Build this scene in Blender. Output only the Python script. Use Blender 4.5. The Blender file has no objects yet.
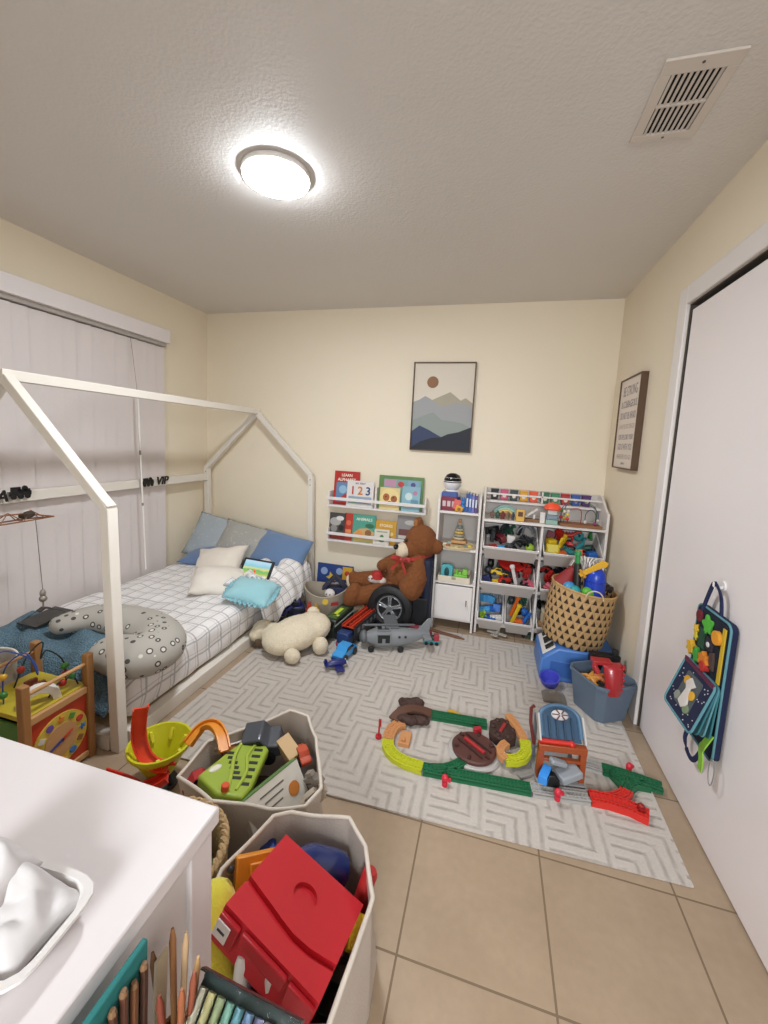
import bpy, bmesh, math, random
from math import pi, sin, cos, radians as rad
from mathutils import Vector, Matrix, Euler, noise

scene = bpy.context.scene
COL = scene.collection
R = random.Random(7)

# ------------------------------------------------------------------ camera
cd = bpy.data.cameras.new('camera')
cam = bpy.data.objects.new('camera', cd)
COL.objects.link(cam)
def cam_rot(a, b, c):
    return (Matrix.Rotation(a, 3, 'Z') @ Matrix.Rotation(b, 3, 'X') @ Matrix.Rotation(c, 3, 'Y'))
_m = cam_rot(0.259571, -0.110396, -0.049813)
_r, _f, _u = _m.col[0], _m.col[1], _m.col[2]
cam.matrix_world = Matrix(((_r[0], _u[0], -_f[0], 0), (_r[1], _u[1], -_f[1], 0), (_r[2], _u[2], -_f[2], 1.3565), (0, 0, 0, 1)))
cd.sensor_fit = 'HORIZONTAL'
cd.sensor_width = 36
cd.lens = 36 * 406.65 / 768
cd.shift_x = 2.0 / 768
cd.shift_y = -26.2 / 768
cd.clip_start = 0.02
scene.camera = cam

# ------------------------------------------------------------------ light and exposure
LAMP_STRENGTH = 30.0
WORLD_STRENGTH = 0.02
scene.view_settings.view_transform = 'Standard'
scene.view_settings.look = 'None'
scene.view_settings.gamma = 1
scene.view_settings.exposure = 2.62
scene.view_settings.use_curve_mapping = False
scene.cycles.use_denoising = True
scene.cycles.max_bounces = 10
scene.cycles.diffuse_bounces = 6
w = bpy.data.worlds.new('world')
scene.world = w
w.use_nodes = True
w.node_tree.nodes['Background'].inputs[0].default_value = (1, 0.93, 0.85, 1)
w.node_tree.nodes['Background'].inputs[1].default_value = WORLD_STRENGTH
# added fill lamp behind the camera, brightens the near side of the room
hl = bpy.data.lights.new('fill_light', 'AREA')
hl.shape = 'RECTANGLE'; hl.size = 1.2; hl.size_y = 1.2
hl.energy = 28.0
hl.color = (.93, 0.985, 1.03)
hlo = bpy.data.objects.new('fill_light', hl)
COL.objects.link(hlo)
hlo.location = (0.1, -2.3, 2.0)
hlo.rotation_euler = (rad(60), 0, 0)

# ------------------------------------------------------------------ helpers
def lin(c):
    if isinstance(c, str):
        c = c.lstrip('#'); c = [int(c[i:i + 2], 16) / 255 for i in (0, 2, 4)]
    return tuple(x / 12.92 if x <= 0.04045 else ((x + 0.055) / 1.055) ** 2.4 for x in c) + (1,)

MATS = {}
def mat(col, rough=0.5, metal=0.0, bump=0.0, bscale=60.0, var=0.0, vscale=8.0, emit=0.0, sheen=0.0, coat=0.0):
    key = (col, rough, metal, bump, bscale, var, vscale, emit, sheen, coat)
    if key in MATS: return MATS[key]
    m = bpy.data.materials.new('paint_' + str(col).strip('#'))
    m.use_nodes = True
    nt = m.node_tree; b = nt.nodes['Principled BSDF']
    b.inputs['Base Color'].default_value = lin(col)
    b.inputs['Roughness'].default_value = rough
    b.inputs['Metallic'].default_value = metal
    b.inputs['Coat Weight'].default_value = coat
    if sheen:
        b.inputs['Sheen Weight'].default_value = sheen
        b.inputs['Sheen Roughness'].default_value = 0.6
    if emit:
        b.inputs['Emission Color'].default_value = lin(col)
        b.inputs['Emission Strength'].default_value = emit
    tc = nt.nodes.new('ShaderNodeTexCoord')
    if bump:
        n = nt.nodes.new('ShaderNodeTexNoise'); n.inputs['Scale'].default_value = bscale; n.inputs['Detail'].default_value = 4
        bp = nt.nodes.new('ShaderNodeBump'); bp.inputs['Strength'].default_value = bump; bp.inputs['Distance'].default_value = 0.01
        nt.links.new(tc.outputs['Object'], n.inputs['Vector'])
        nt.links.new(n.outputs['Fac'], bp.inputs['Height'])
        nt.links.new(bp.outputs['Normal'], b.inputs['Normal'])
    if var:
        n2 = nt.nodes.new('ShaderNodeTexNoise'); n2.inputs['Scale'].default_value = vscale; n2.inputs['Detail'].default_value = 5
        nt.links.new(tc.outputs['Object'], n2.inputs['Vector'])
        mx = nt.nodes.new('ShaderNodeMix'); mx.data_type = 'RGBA'
        c = lin(col)
        mx.inputs[6].default_value = tuple(max(0, x * (1 - var)) for x in c[:3]) + (1,)
        mx.inputs[7].default_value = tuple(min(1, x * (1 + var)) for x in c[:3]) + (1,)
        nt.links.new(n2.outputs['Fac'], mx.inputs[0])
        nt.links.new(mx.outputs[2], b.inputs['Base Color'])
    MATS[key] = m
    return m

class NT:
    """small node-tree writer"""
    def __init__(s, name, rough=0.6):
        s.m = bpy.data.materials.new(name); s.m.use_nodes = True
        s.nt = s.m.node_tree; s.b = s.nt.nodes['Principled BSDF']; s.b.inputs['Roughness'].default_value = rough
    def n(s, t, **k):
        x = s.nt.nodes.new(t)
        for a, v in k.items(): setattr(x, a, v)
        return x
    def l(s, a, b): s.nt.links.new(a, b)
    def coord(s, which='Object'): return s.n('ShaderNodeTexCoord').outputs[which]
    def math(s, op, a, b=None, c=None):
        x = s.n('ShaderNodeMath', operation=op)
        for i, v in enumerate((a, b, c)):
            if v is None: continue
            if isinstance(v, (int, float)): x.inputs[i].default_value = v
            else: s.l(v, x.inputs[i])
        return x.outputs[0]
    def xyz(s, v):
        x = s.n('ShaderNodeSeparateXYZ'); s.l(v, x.inputs[0]); return x.outputs
    def mix(s, fac, a, b):
        x = s.n('ShaderNodeMix', data_type='RGBA')
        if isinstance(fac, (int, float)): x.inputs[0].default_value = fac
        else: s.l(fac, x.inputs[0])
        for i, v in ((6, a), (7, b)):
            if isinstance(v, (str, tuple)): x.inputs[i].default_value = lin(v) if isinstance(v, str) else v
            else: s.l(v, x.inputs[i])
        return x.outputs[2]
    def noise(s, v, scale, detail=4, out='Fac'):
        x = s.n('ShaderNodeTexNoise'); x.inputs['Scale'].default_value = scale; x.inputs['Detail'].default_value = detail
        s.l(v, x.inputs['Vector']); return x.outputs[out]
    def bump(s, h, strength, dist=0.01):
        x = s.n('ShaderNodeBump'); x.inputs['Strength'].default_value = strength; x.inputs['Distance'].default_value = dist
        s.l(h, x.inputs['Height']); s.l(x.outputs['Normal'], s.b.inputs['Normal'])
    def color(s, c): s.l(c, s.b.inputs['Base Color'])

def RM(rot):
    if rot is None: return Matrix.Identity(4)
    if isinstance(rot, Matrix): return rot.to_4x4()
    return Euler(rot).to_matrix().to_4x4()

class MB:
    def __init__(s): s.bm = bmesh.new()
    def _fin(s, vs, M, m):
        for v in vs: v.co = M @ v.co
        fs = set(f for v in vs for f in v.link_faces)
        for f in fs: f.material_index = m
        return s
    def box(s, c, d, rot=None, m=0, taper=None):
        vs = bmesh.ops.create_cube(s.bm, size=1)['verts']
        if taper:
            for v in vs:
                if v.co.z < 0: v.co.x *= taper; v.co.y *= taper
        return s._fin(vs, Matrix.Translation(c) @ RM(rot) @ Matrix.Diagonal((*d, 1)), m)
    def bb(s, x0, x1, y0, y1, z0, z1, m=0):
        return s.box(((x0 + x1) / 2, (y0 + y1) / 2, (z0 + z1) / 2), (x1 - x0, y1 - y0, z1 - z0), m=m)
    def cyl(s, p0, p1, r0, r1=None, n=16, m=0, cap=True):
        p0, p1 = Vector(p0), Vector(p1); r1 = r0 if r1 is None else r1
        d = p1 - p0
        q = Vector((0, 0, 1)).rotation_difference(d).to_matrix().to_4x4()
        vs = bmesh.ops.create_cone(s.bm, cap_ends=cap, segments=n, radius1=r0, radius2=r1, depth=d.length)['verts']
        return s._fin(vs, Matrix.Translation((p0 + p1) / 2) @ q, m)
    def ell(s, c, r, rot=None, u=20, v=14, m=0):
        if isinstance(r, (int, float)): r = (r, r, r)
        vs = bmesh.ops.create_uvsphere(s.bm, u_segments=u, v_segments=v, radius=1)['verts']
        return s._fin(vs, Matrix.Translation(c) @ RM(rot) @ Matrix.Diagonal((*r, 1)), m)
    def lathe(s, prof, c=(0, 0, 0), rot=None, n=24, m=0, a0=0, a1=2 * pi):
        M = Matrix.Translation(c) @ RM(rot); full = abs(a1 - a0 - 2 * pi) < 1e-6
        k = n if full else n + 1
        rings = []
        for (r, z) in prof:
            if r < 1e-6: rings.append([s.bm.verts.new(M @ Vector((0, 0, z)))] * k)
            else: rings.append([s.bm.verts.new(M @ Vector((r * cos(a0 + (a1 - a0) * i / n), r * sin(a0 + (a1 - a0) * i / n), z))) for i in range(k)])
        for A, B in zip(rings, rings[1:]):
            for i in range(n):
                j = (i + 1) % k
                q = []
                for v in (A[i], A[j], B[j], B[i]):
                    if v not in q: q.append(v)
                if len(q) > 2:
                    f = s.bm.faces.new(q); f.material_index = m
        return s
    def tube(s, pts, r, n=8, closed=False, m=0, flat=None):
        pts = [Vector(p) for p in pts]; N = len(pts); rings = []
        up = Vector((0, 0, 1)); prev = None
        for i, p in enumerate(pts):
            if closed: d = pts[(i + 1) % N] - pts[i - 1]
            else: d = pts[min(i + 1, N - 1)] - pts[max(i - 1, 0)]
            d.normalize()
            if prev is None:
                x = d.cross(up)
                if x.length < 1e-3: x = d.cross(Vector((1, 0, 0)))
            else: x = prev - d * prev.dot(d)
            x.normalize(); prev = x; y = d.cross(x)
            rr = r[i] if isinstance(r, (list, tuple)) else r
            fl = flat or 1
            rings.append([s.bm.verts.new(p + x * rr * cos(2 * pi * k / n) + y * rr * fl * sin(2 * pi * k / n)) for k in range(n)])
        for i in range(N if closed else N - 1):
            A, B = rings[i], rings[(i + 1) % N]
            for k in range(n):
                f = s.bm.faces.new((A[k], A[(k + 1) % n], B[(k + 1) % n], B[k])); f.material_index = m
        if not closed:
            for A in (rings[0][::-1], rings[-1]):
                f = s.bm.faces.new(A); f.material_index = m
        return s
    def prism(s, poly, h, M=None, m=0, z0=0):
        """polygon in XY extruded from z0 to z0+h, then transformed"""
        M = Matrix.Identity(4) if M is None else M
        a = [s.bm.verts.new(M @ Vector((x, y, z0))) for x, y in poly]
        b = [s.bm.verts.new(M @ Vector((x, y, z0 + h))) for x, y in poly]
        n = len(poly)
        fs = [s.bm.faces.new(a[::-1]), s.bm.faces.new(b)]
        for i in range(n): fs.append(s.bm.faces.new((a[i], a[(i + 1) % n], b[(i + 1) % n], b[i])))
        for f in fs: f.material_index = m
        return s
    def ribbon(s, pts, wdt, th, side=None, m=0, closed=False):
        """flat band of rectangular section along pts; side = direction(s) of its width"""
        pts = [Vector(p) for p in pts]; N = len(pts); rings = []
        for i, p in enumerate(pts):
            if closed: d = pts[(i + 1) % N] - pts[i - 1]
            else: d = pts[min(i + 1, N - 1)] - pts[max(i - 1, 0)]
            d.normalize()
            sd = side[i] if isinstance(side, list) else side
            x = Vector(sd) if sd is not None else d.cross(Vector((0, 0, 1)))
            x = x - d * x.dot(d); x.normalize(); y = x.cross(d)
            wd = wdt[i] if isinstance(wdt, list) else wdt
            rings.append([s.bm.verts.new(p + x * a * wd / 2 + y * b * th / 2) for a, b in ((-1, -1), (1, -1), (1, 1), (-1, 1))])
        for i in range(N if closed else N - 1):
            A, B = rings[i], rings[(i + 1) % N]
            for k in range(4):
                f = s.bm.faces.new((A[k], A[(k + 1) % 4], B[(k + 1) % 4], B[k])); f.material_index = m
        if not closed:
            for A in (rings[0][::-1], rings[-1]):
                f = s.bm.faces.new(A); f.material_index = m
        return s
    def grid(s, fn, nu, nv, m=0, wrap=False):
        V = [[s.bm.verts.new(fn(i / nu, j / nv)) for j in range(nv + 1)] for i in range(nu + (0 if wrap else 1))]
        k = len(V)
        for i in range(nu):
            for j in range(nv):
                f = s.bm.faces.new((V[i][j], V[(i + 1) % k][j], V[(i + 1) % k][j + 1], V[i][j + 1])); f.material_index = m
        return s
    def text(s, body, size, M, depth=0.001, m=0, sx=1.0, align='CENTER', bold=0):
        cu = bpy.data.curves.new('t', 'FONT'); cu.body = body; cu.size = size; cu.extrude = depth; cu.offset = bold
        cu.align_x = align; cu.align_y = 'CENTER'; cu.resolution_u = 3
        o = bpy.data.objects.new('t', cu); COL.objects.link(o)
        dg = bpy.context.evaluated_depsgraph_get()
        me = bpy.data.meshes.new_from_object(o.evaluated_get(dg))
        me.transform(M @ Matrix.Diagonal((sx, 1, 1, 1)))
        n0 = len(s.bm.faces)
        s.bm.from_mesh(me)
        s.bm.faces.ensure_lookup_table()
        for f in s.bm.faces[n0:]: f.material_index = m
        bpy.data.objects.remove(o); bpy.data.curves.remove(cu); bpy.data.meshes.remove(me)
        return s

def obj(name, mb, mats, parent=None, bevel=0, sub=0, smooth=True, ang=40, loc=None, rot=None, seg=2, weld=False):
    bm = mb.bm
    if weld: bmesh.ops.remove_doubles(bm, verts=bm.verts[:], dist=1e-5)
    bmesh.ops.recalc_face_normals(bm, faces=bm.faces[:])
    me = bpy.data.meshes.new(name); bm.to_mesh(me); bm.free()
    for m in (mats if isinstance(mats, (list, tuple)) else [mats]): me.materials.append(m)
    if smooth:
        for p in me.polygons: p.use_smooth = True
        me.set_sharp_from_angle(angle=rad(ang))
    o = bpy.data.objects.new(name, me); COL.objects.link(o)
    if parent is not None: o.parent = parent
    if loc is not None: o.location = loc
    if rot is not None: o.rotation_euler = rot
    if bevel:
        b = o.modifiers.new('bevel', 'BEVEL'); b.width = bevel; b.segments = seg; b.limit_method = 'ANGLE'; b.angle_limit = rad(50)
        b.harden_normals = False
    if sub:
        q = o.modifiers.new('sub', 'SUBSURF'); q.levels = sub; q.render_levels = sub
    return o

def tag(o, label, cat, group=None, kind=None):
    o['label'] = label; o['category'] = cat
    if group: o['group'] = group
    if kind: o['kind'] = kind
    return o
def thing(name, label, cat, loc=(0, 0, 0), rot=0, group=None):
    o = bpy.data.objects.new(name, None); COL.objects.link(o)
    o.empty_display_size = 0.05
    o.location = loc; o.rotation_euler = rot if isinstance(rot, tuple) else (0, 0, rot)
    return tag(o, label, cat, group)
def struct(name, mb, m, **k):
    o = obj(name, mb, m, **k); o['kind'] = 'structure'; return o
def kids(o): return [c for c in COL.objects if c.parent == o]
def copy_tree(o, parent=None):
    c = o.copy(); COL.objects.link(c)
    if parent is not None: c.parent = parent
    for ch in list(o.children): copy_tree(ch, c)
    return c
def part_label(o, s): o['label'] = s; return o
def T(*a): return Matrix.Translation(a)
def arc(c, r, a0, a1, n, z=0):
    return [(c[0] + r * cos(rad(a0 + (a1 - a0) * i / n)), c[1] + r * sin(rad(a0 + (a1 - a0) * i / n)), z) for i in range(n + 1)]
def fnoise(p, s, seed=0): return noise.noise(Vector(p) * s + Vector((seed * 7.3, seed * 3.1, seed * 1.7)))

# ------------------------------------------------------------------ the room
XL, XR, YB, YF, H = -2.575, 0.805, 3.259, -1.5, 2.415
def wall_mat():
    t = NT('wall_paint', 0.75); t.color(t.mix(t.noise(t.coord(), 2.0), '#e6dac4', '#e9ddc7'))
    t.bump(t.noise(t.coord(), 90, 3), 0.12, 0.004); return t.m
WALL = wall_mat()
def ceil_mat():
    t = NT('ceiling_texture', 0.55); t.color(t.mix(t.noise(t.coord(), 3.0), '#d8d4d0', '#dcd8d4'))
    v = t.n('ShaderNodeTexVoronoi'); v.inputs['Scale'].default_value = 75; t.l(t.coord(), v.inputs['Vector'])
    h = t.math('ADD', t.math('MULTIPLY', v.outputs['Distance'], 0.6), t.noise(t.coord(), 110, 3))
    t.bump(h, 0.22, 0.006); return t.m
def tile_mat():
    t = NT('floor_tile', 0.32)
    c = t.xyz(t.coord())
    T_ = 0.3984
    u = t.math('FRACT', t.math('DIVIDE', t.math('SUBTRACT', c[0], -0.1437 - 20 * T_), T_))
    v = t.math('FRACT', t.math('DIVIDE', t.math('SUBTRACT', c[1], 1.3313 - 20 * T_), T_))
    def edge(a): return t.math('ABSOLUTE', t.math('SUBTRACT', a, 0.5))
    g = t.math('GREATER_THAN', t.math('MAXIMUM', edge(u), edge(v)), 0.5 - 0.0075)
    base = t.mix(t.noise(t.coord(), 5.5, 8), '#97826b', '#b29c84')
    base = t.mix(t.math('MULTIPLY', t.noise(t.coord(), 40, 6), 0.35), base, '#7a6650')
    t.color(t.mix(g, base, '#75624d'))
    rg = t.math('ADD', t.math('MULTIPLY', g, 0.5), t.math('ADD', 0.22, t.math('MULTIPLY', t.noise(t.coord(), 9), 0.25)))
    t.l(rg, t.b.inputs['Roughness'])
    t.bump(t.math('SUBTRACT', t.math('MULTIPLY', t.noise(t.coord(), 20, 5), 0.15), g), 0.5, 0.003)
    return t.m
struct('floor', MB().bb(XL - .1, XR + .9, YF - .1, YB + .1, -.1, 0), tile_mat(), smooth=False)
struct('ceiling', MB().bb(XL - .1, XR + .9, YF - .1, YB + .1, H, H + .1), ceil_mat(), smooth=False)
struct('wall_back', MB().bb(XL - .1, XR + .9, YB, YB + .1, 0, H), WALL, smooth=False)
struct('wall_left', MB().bb(XL - .1, XL, YF, YB, 0, H), WALL, smooth=False)
struct('wall_front', MB().bb(XL - .1, -.4, YF - .1, YF, 0, H).bb(.6, XR + .9, YF - .1, YF, 0, H).bb(-.4, .6, YF - .1, YF, 2.05, H), WALL, smooth=False)  # opening in this unseen wall is added to let the fill lamp in
DY1, DY0, DZ = 2.186, -0.6, 2.03            # closet opening
wr = MB().bb(XR, XR + .1, DY1, YB, 0, H).bb(XR, XR + .1, DY0, DY1, DZ, H).bb(XR, XR + .1, YF, DY0, 0, H)
struct('wall_right', wr, WALL, smooth=False)
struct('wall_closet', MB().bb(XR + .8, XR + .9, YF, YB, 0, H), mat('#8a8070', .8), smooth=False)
WHITE = mat('#e4dedb', 0.42)
DOORW = mat('#ebe4e4', 0.38)
tr = MB()
for (y0, y1, z0, z1) in ((DY1, DY1 + .085, 0, DZ + .085), (DY0 - .085, DY1, DZ, DZ + .085), (DY0 - .085, DY0, 0, DZ)):
    tr.bb(XR - .016, XR + .0005, y0, y1, z0, z1)
struct('trim_1', tr, WHITE, bevel=.004)
jb = MB().bb(XR, XR + .1, DY1 - .004, DY1, 0, DZ).bb(XR, XR + .1, DY0, DY1, DZ - .004, DZ)
struct('trim_2', jb, mat('#4a443e', .6), smooth=False)
struct('door_1', MB().bb(XR + .004, XR + .034, .55, DY1 - .02, .006, DZ - .028), DOORW, bevel=.003)
struct('door_2', MB().bb(XR + .045, XR + .075, DY0 + .01, .66, .006, DZ - .028), DOORW, bevel=.003)
# window behind the blinds
wf = MB()
for (y0, y1, z0, z1) in ((1.0, 2.55, .12, .17), (1.0, 2.55, 1.9, 1.95), (1.0, 1.05, .17, 1.9), (2.5, 2.55, .17, 1.9), (1.75, 1.8, .17, 1.9)):
    wf.bb(XL, XL + .02, y0, y1, z0, z1)
wo = struct('window_1', wf, WHITE, bevel=.003)
gp = struct('window_pane', MB().bb(XL, XL + .008, 1.05, 2.5, .17, 1.9), mat('#20242c', .1), parent=wo, smooth=False)

# ------------------------------------------------------------------ rug
def rug_mat():
    t = NT('rug_pile', 0.95)
    t.b.inputs['Sheen Weight'].default_value = 0.3
    c = t.xyz(t.coord())
    wob = t.math('MULTIPLY', t.math('SUBTRACT', t.noise(t.coord(), 14, 3), 0.5), 0.012)
    S = 0.21
    X = t.math('DIVIDE', t.math('ADD', t.math('ADD', c[0], 10.0), wob), S)
    Y = t.math('DIVIDE', t.math('ADD', t.math('ADD', c[1], 10.0), wob), S)
    fx, fy = t.math('FRACT', X), t.math('FRACT', Y)
    ix, iy = t.math('FLOOR', X), t.math('FLOOR', Y)
    par = t.math('FLOORED_MODULO', t.math('ADD', ix, iy), 2.0)
    par2 = t.math('FLOORED_MODULO', ix, 2.0)
    gx = t.math('ADD', t.math('MULTIPLY', par2, t.math('SUBTRACT', 1.0, t.math('MULTIPLY', fx, 2.0))), fx)   # mirrored on odd columns
    Lm = t.math('MAXIMUM', gx, fy)
    Ln = t.math('MINIMUM', gx, fy)
    d = t.math('ADD', t.math('MULTIPLY', par, t.math('SUBTRACT', Ln, Lm)), Lm)
    st = t.math('ABSOLUTE', t.math('SUBTRACT', t.math('FRACT', t.math('MULTIPLY', d, 5.0)), 0.5))
    k = t.n('ShaderNodeMapRange'); k.inputs['From Min'].default_value = 0.05; k.inputs['From Max'].default_value = 0.24
    t.l(st, k.inputs['Value'])
    wear = t.n('ShaderNodeMapRange'); wear.inputs['From Min'].default_value = 0.25; wear.inputs['From Max'].default_value = 0.6
    t.l(t.noise(t.coord(), 26, 6), wear.inputs['Value'])
    groove = t.math('MULTIPLY', t.math('SUBTRACT', 1.0, k.outputs[0]), t.math('ADD', 0.15, t.math('MULTIPLY', wear.outputs[0], 0.85)))
    base = t.mix(t.noise(t.coord(), 160, 4), '#aea59c', '#c6bdb4')
    t.color(t.mix(groove, base, '#a0978e'))
    t.bump(t.math('ADD', t.math('MULTIPLY', t.noise(t.coord(), 260, 3), 0.5), t.math('MULTIPLY', groove, -1.0)), 0.6, 0.006)
    return t.m
q = ((-1.365, 1.29), (.718, 1.372), (.745, 2.86), (-1.34, 2.84))
rm = MB()
RUGT = 0.009
def rugf(u, v):
    a = Vector(q[0]).lerp(Vector(q[1]), u); b = Vector(q[3]).lerp(Vector(q[2]), u); p = a.lerp(b, v)
    return p
n = 24
rm.grid(lambda u, v: Vector((*rugf(u, v), RUGT)), n, n).grid(lambda u, v: Vector((*rugf(u, v), 0.0015)), n, n)
edge = [rugf(i / n, 0) for i in range(n)] + [rugf(1, i / n) for i in range(n)] + [rugf(1 - i / n, 1) for i in range(n)] + [rugf(0, 1 - i / n) for i in range(n)]
for i in range(len(edge)):
    a, b = edge[i], edge[(i + 1) % len(edge)]
    rm.bm.faces.new([rm.bm.verts.new((*a, .0015)), rm.bm.verts.new((*b, .0015)), rm.bm.verts.new((*b, RUGT)), rm.bm.verts.new((*a, RUGT))])
tag(obj('rug', rm, [rug_mat()], weld=True, smooth=False), 'large grey beige rug with a carved maze pattern lying on the tile floor', 'rug')

# ------------------------------------------------------------------ ceiling light, vent
t = thing('ceiling_light', 'round flush white lamp glowing on the textured ceiling', 'ceiling light', (-.932, 1.594, H))
obj('lamp_base', MB().lathe([(0, 0), (.131, 0), (.137, -.003), (.137, -.02), (.132, -.024), (0, -.024)], n=48), mat('#dcd8d3', .4), t)
dm = bpy.data.materials.new('lamp_glow'); dm.use_nodes = True
db = dm.node_tree.nodes['Principled BSDF']
db.inputs['Base Color'].default_value = (.9, .9, .9, 1); db.inputs['Emission Color'].default_value = (.93, .985, 1.04, 1); db.inputs['Emission Strength'].default_value = LAMP_STRENGTH
obj('diffuser', MB().lathe([(.1315, -.023), (.1295, -.028), (.118, -.033), (.09, -.036), (0, -.038)], n=48), dm, t)
t = thing('ceiling_vent', 'white metal air vent with two rows of dark slots on the ceiling', 'vent', (.467, 1.513, H))
VM = mat('#d5cdc4', .5)
fr = MB()
hx, hy, z0, z1 = .096, .155, -.008, 0
for (x0, x1, y0, y1) in ((-hx, hx, -hy, -.105), (-hx, hx, .125, hy), (-hx, -.066, -.105, .125), (.066, hx, -.105, .125), (-.066, .066, .004, .014)):
    fr.bb(x0, x1, y0, y1, z0, z1)
obj('vent_frame', fr, VM, t, bevel=.002)
obj('duct_opening', MB().bb(-.07, .07, -.11, .13, -.0015, -.0005), mat('#0c0a09', .9), t, smooth=False)
sl = MB()
for i in range(9):
    x = -.06 + i * .015
    for y0, y1 in ((-.105, .004), (.014, .125)):
        sl.box((x, (y0 + y1) / 2, -.006), (.0078, y1 - y0, .0012), rot=(0, rad(40), 0))
obj('louver', sl, VM, t, smooth=False)
obj('screw', MB().cyl((0, -.135, -.0095), (0, -.135, -.007), .004, n=10).cyl((0, .143, -.0095), (0, .143, -.007), .004, n=10), mat('#6b645c', .4, .6), t)

# ------------------------------------------------------------------ pictures on the walls
FR = mat('#52381f', .45, bump=.1, bscale=30)
def frame(t, w_, h_, d, b, M, fm=FR):
    f = MB()
    for (x0, x1, y0, y1) in ((-w_ / 2, w_ / 2, -h_ / 2, -h_ / 2 + b), (-w_ / 2, w_ / 2, h_ / 2 - b, h_ / 2), (-w_ / 2, -w_ / 2 + b, -h_ / 2 + b, h_ / 2 - b), (w_ / 2 - b, w_ / 2, -h_ / 2 + b, h_ / 2 - b)):
        f.bb(x0, x1, y0, y1, 0, d)
    f.bm.transform(M)
    return obj('frame', f, fm, t, bevel=.0015)
# local: x to the right, y up, z out of the wall
t = thing('mountain_picture', 'framed print of layered blue grey mountains under a brown sun on the back wall', 'picture', (-.405, YB, 1.64))
MBK = Matrix(((1, 0, 0, 0), (0, 0, -1, 0), (0, 1, 0, 0), (0, 0, 0, 1)))
W_, H_ = .482, .69
frame(t, W_, H_, .028, .009, MBK)
iw, ih = W_ - .018, H_ - .018
pc = MB().bb(-iw / 2, iw / 2, -ih / 2, ih / 2, .001, .014)
obj('print', MB().bb(-iw / 2, iw / 2, -ih / 2, ih / 2, .001, .014), mat('#d6cbbb', .6), t, smooth=False).data.transform(MBK)
def layer(pts, k, name, c):
    poly = [((x - .5) * iw, (.5 - y) * ih) for x, y in pts]
    poly = [(-iw / 2, -ih / 2)] + poly + [(iw / 2, -ih / 2)]
    m = MB().prism(poly, .0006, MBK @ T(0, 0, .014 + k * .0006))
    obj('mountain_layer', m, mat(c, .6), t, smooth=False)
layer([(0, .52), (.32, .42), (.62, .325), (.8, .42), (.88, .39), (1, .45)], 0, 'a', '#a49c88')
layer([(0, .445), (.1, .42), (.2, .375), (.3, .41), (.4, .46), (.52, .49), (.68, .455), (.78, .44), (1, .49)], 1, 'b', '#9a9b9c')
layer([(0, .66), (.2, .6), (.35, .56), (.5, .645), (.7, .66), (.85, .68), (1, .73)], 2, 'c', '#8b938d')
layer([(0, .79), (.13, .72), (.3, .77), (.45, .825), (.56, .86), (.7, .9), (1, 1)], 3, 'd', '#313c5c')
layer([(0, .985), (.15, .91), (.35, .86), (.5, .85), (.62, .81), (.8, .78), (1, .72)], 4, 'e', '#181c29')
obj('sun', MB().cyl((0, 0, 0), (0, 0, .0008), .045, n=32), mat('#8a5f3c', .6), t, smooth=False).data.transform(MBK @ T((.315 - .5) * iw, (.5 - .215) * ih, .0142))
t = thing('text_sign', 'tall brown framed sign with rows of grey lettering on the right wall', 'sign', (XR, 2.80, 1.535))
# faces -x ; x to the right as seen = -y
MRW = Matrix(((0, 0, -1, 0), (-1, 0, 0, 0), (0, 1, 0, 0), (0, 0, 0, 1)))
W_, H_ = .385, .555
frame(t, W_, H_, .038, .008, MRW)
obj('sign_board', MB().bb(-W_ / 2 + .008, W_ / 2 - .008, -H_ / 2 + .008, H_ / 2 - .008, .001, .03), mat('#dfd3c8', .6), t, smooth=False).data.transform(MRW)
def fit(mb, s, y, size, wid, mm=0):
    import_w = len(s) * size * .62
    mb.text(s, size, MRW @ T(0, y, .0302), depth=.0004, sx=wid / import_w)
for s_, y_, sz_, wd_, c_ in (('BE STRONG', .195, .085, .27, '#857d83'), ('& COURAGEOUS', .115, .062, .28, '#857d83'), ('DO NOT BE AFRAID', .045, .06, .31, '#857d83'), ('DO NOT BE DISCOURAGED', -.02, .04, .30, '#b5a79f'),
                            ('FOR THE LORD YOUR', -.085, .045, .29, '#857d83'), ('GOD IS WITH YOU', -.145, .055, .29, '#857d83'), ('WHEREVER YOU GO', -.205, .042, .27, '#a89a94'), ('JOSHUA 1:9', -.245, .018, .08, '#857d83')):
    tx = MB(); fit(tx, s_, y_, sz_, wd_); obj('lettering', tx, mat(c_, .7), t, smooth=False)
# ------------------------------------------------------------------ house bed
BEDW = mat('#ddd6cb', .42)
bed = thing('house_bed', 'white wooden house frame bed with open gabled roof by the blinds', 'bed', (-1.955, 2.21, 0))
bx, by0, by1 = .515, -.945, .945
def beam(p0, p1, a, b, name, side=None, bev=.004):
    m = MB(); p0, p1 = Vector(p0), Vector(p1); d = (p1 - p0).normalized()
    m.ribbon([p0, p1], a, b, side=side)
    return obj(name, m, BEDW, bed, bevel=bev)
for sx in (-1, 1):
    for y in (by0, by1):
        m = MB()
        # post whose top is cut to the slope of the roof
        x0, x1 = bx - .022, bx + .022
        m.prism([(x0 * sx, 0), (x1 * sx, 0), (x1 * sx, 1.03), (x0 * sx, 1.085)], .046, Matrix(((1, 0, 0, 0), (0, 0, 1, y - .023), (0, 1, 0, 0), (0, 0, 0, 1))))
        obj('post', m, BEDW, bed, bevel=.003)
        m = MB()
        # rafter, cut flush at ridge and post
        m.prism([(.0, 1.575), ((bx - .022) * sx, 1.085), ((bx + .022) * sx, 1.045), ((bx - .022) * sx, 1.03), (0, 1.515)], .043, Matrix(((1, 0, 0, 0), (0, 0, 1, y - .0215), (0, 1, 0, 0), (0, 0, 0, 1))))
        obj('rafter', m, BEDW, bed, bevel=.003)
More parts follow.
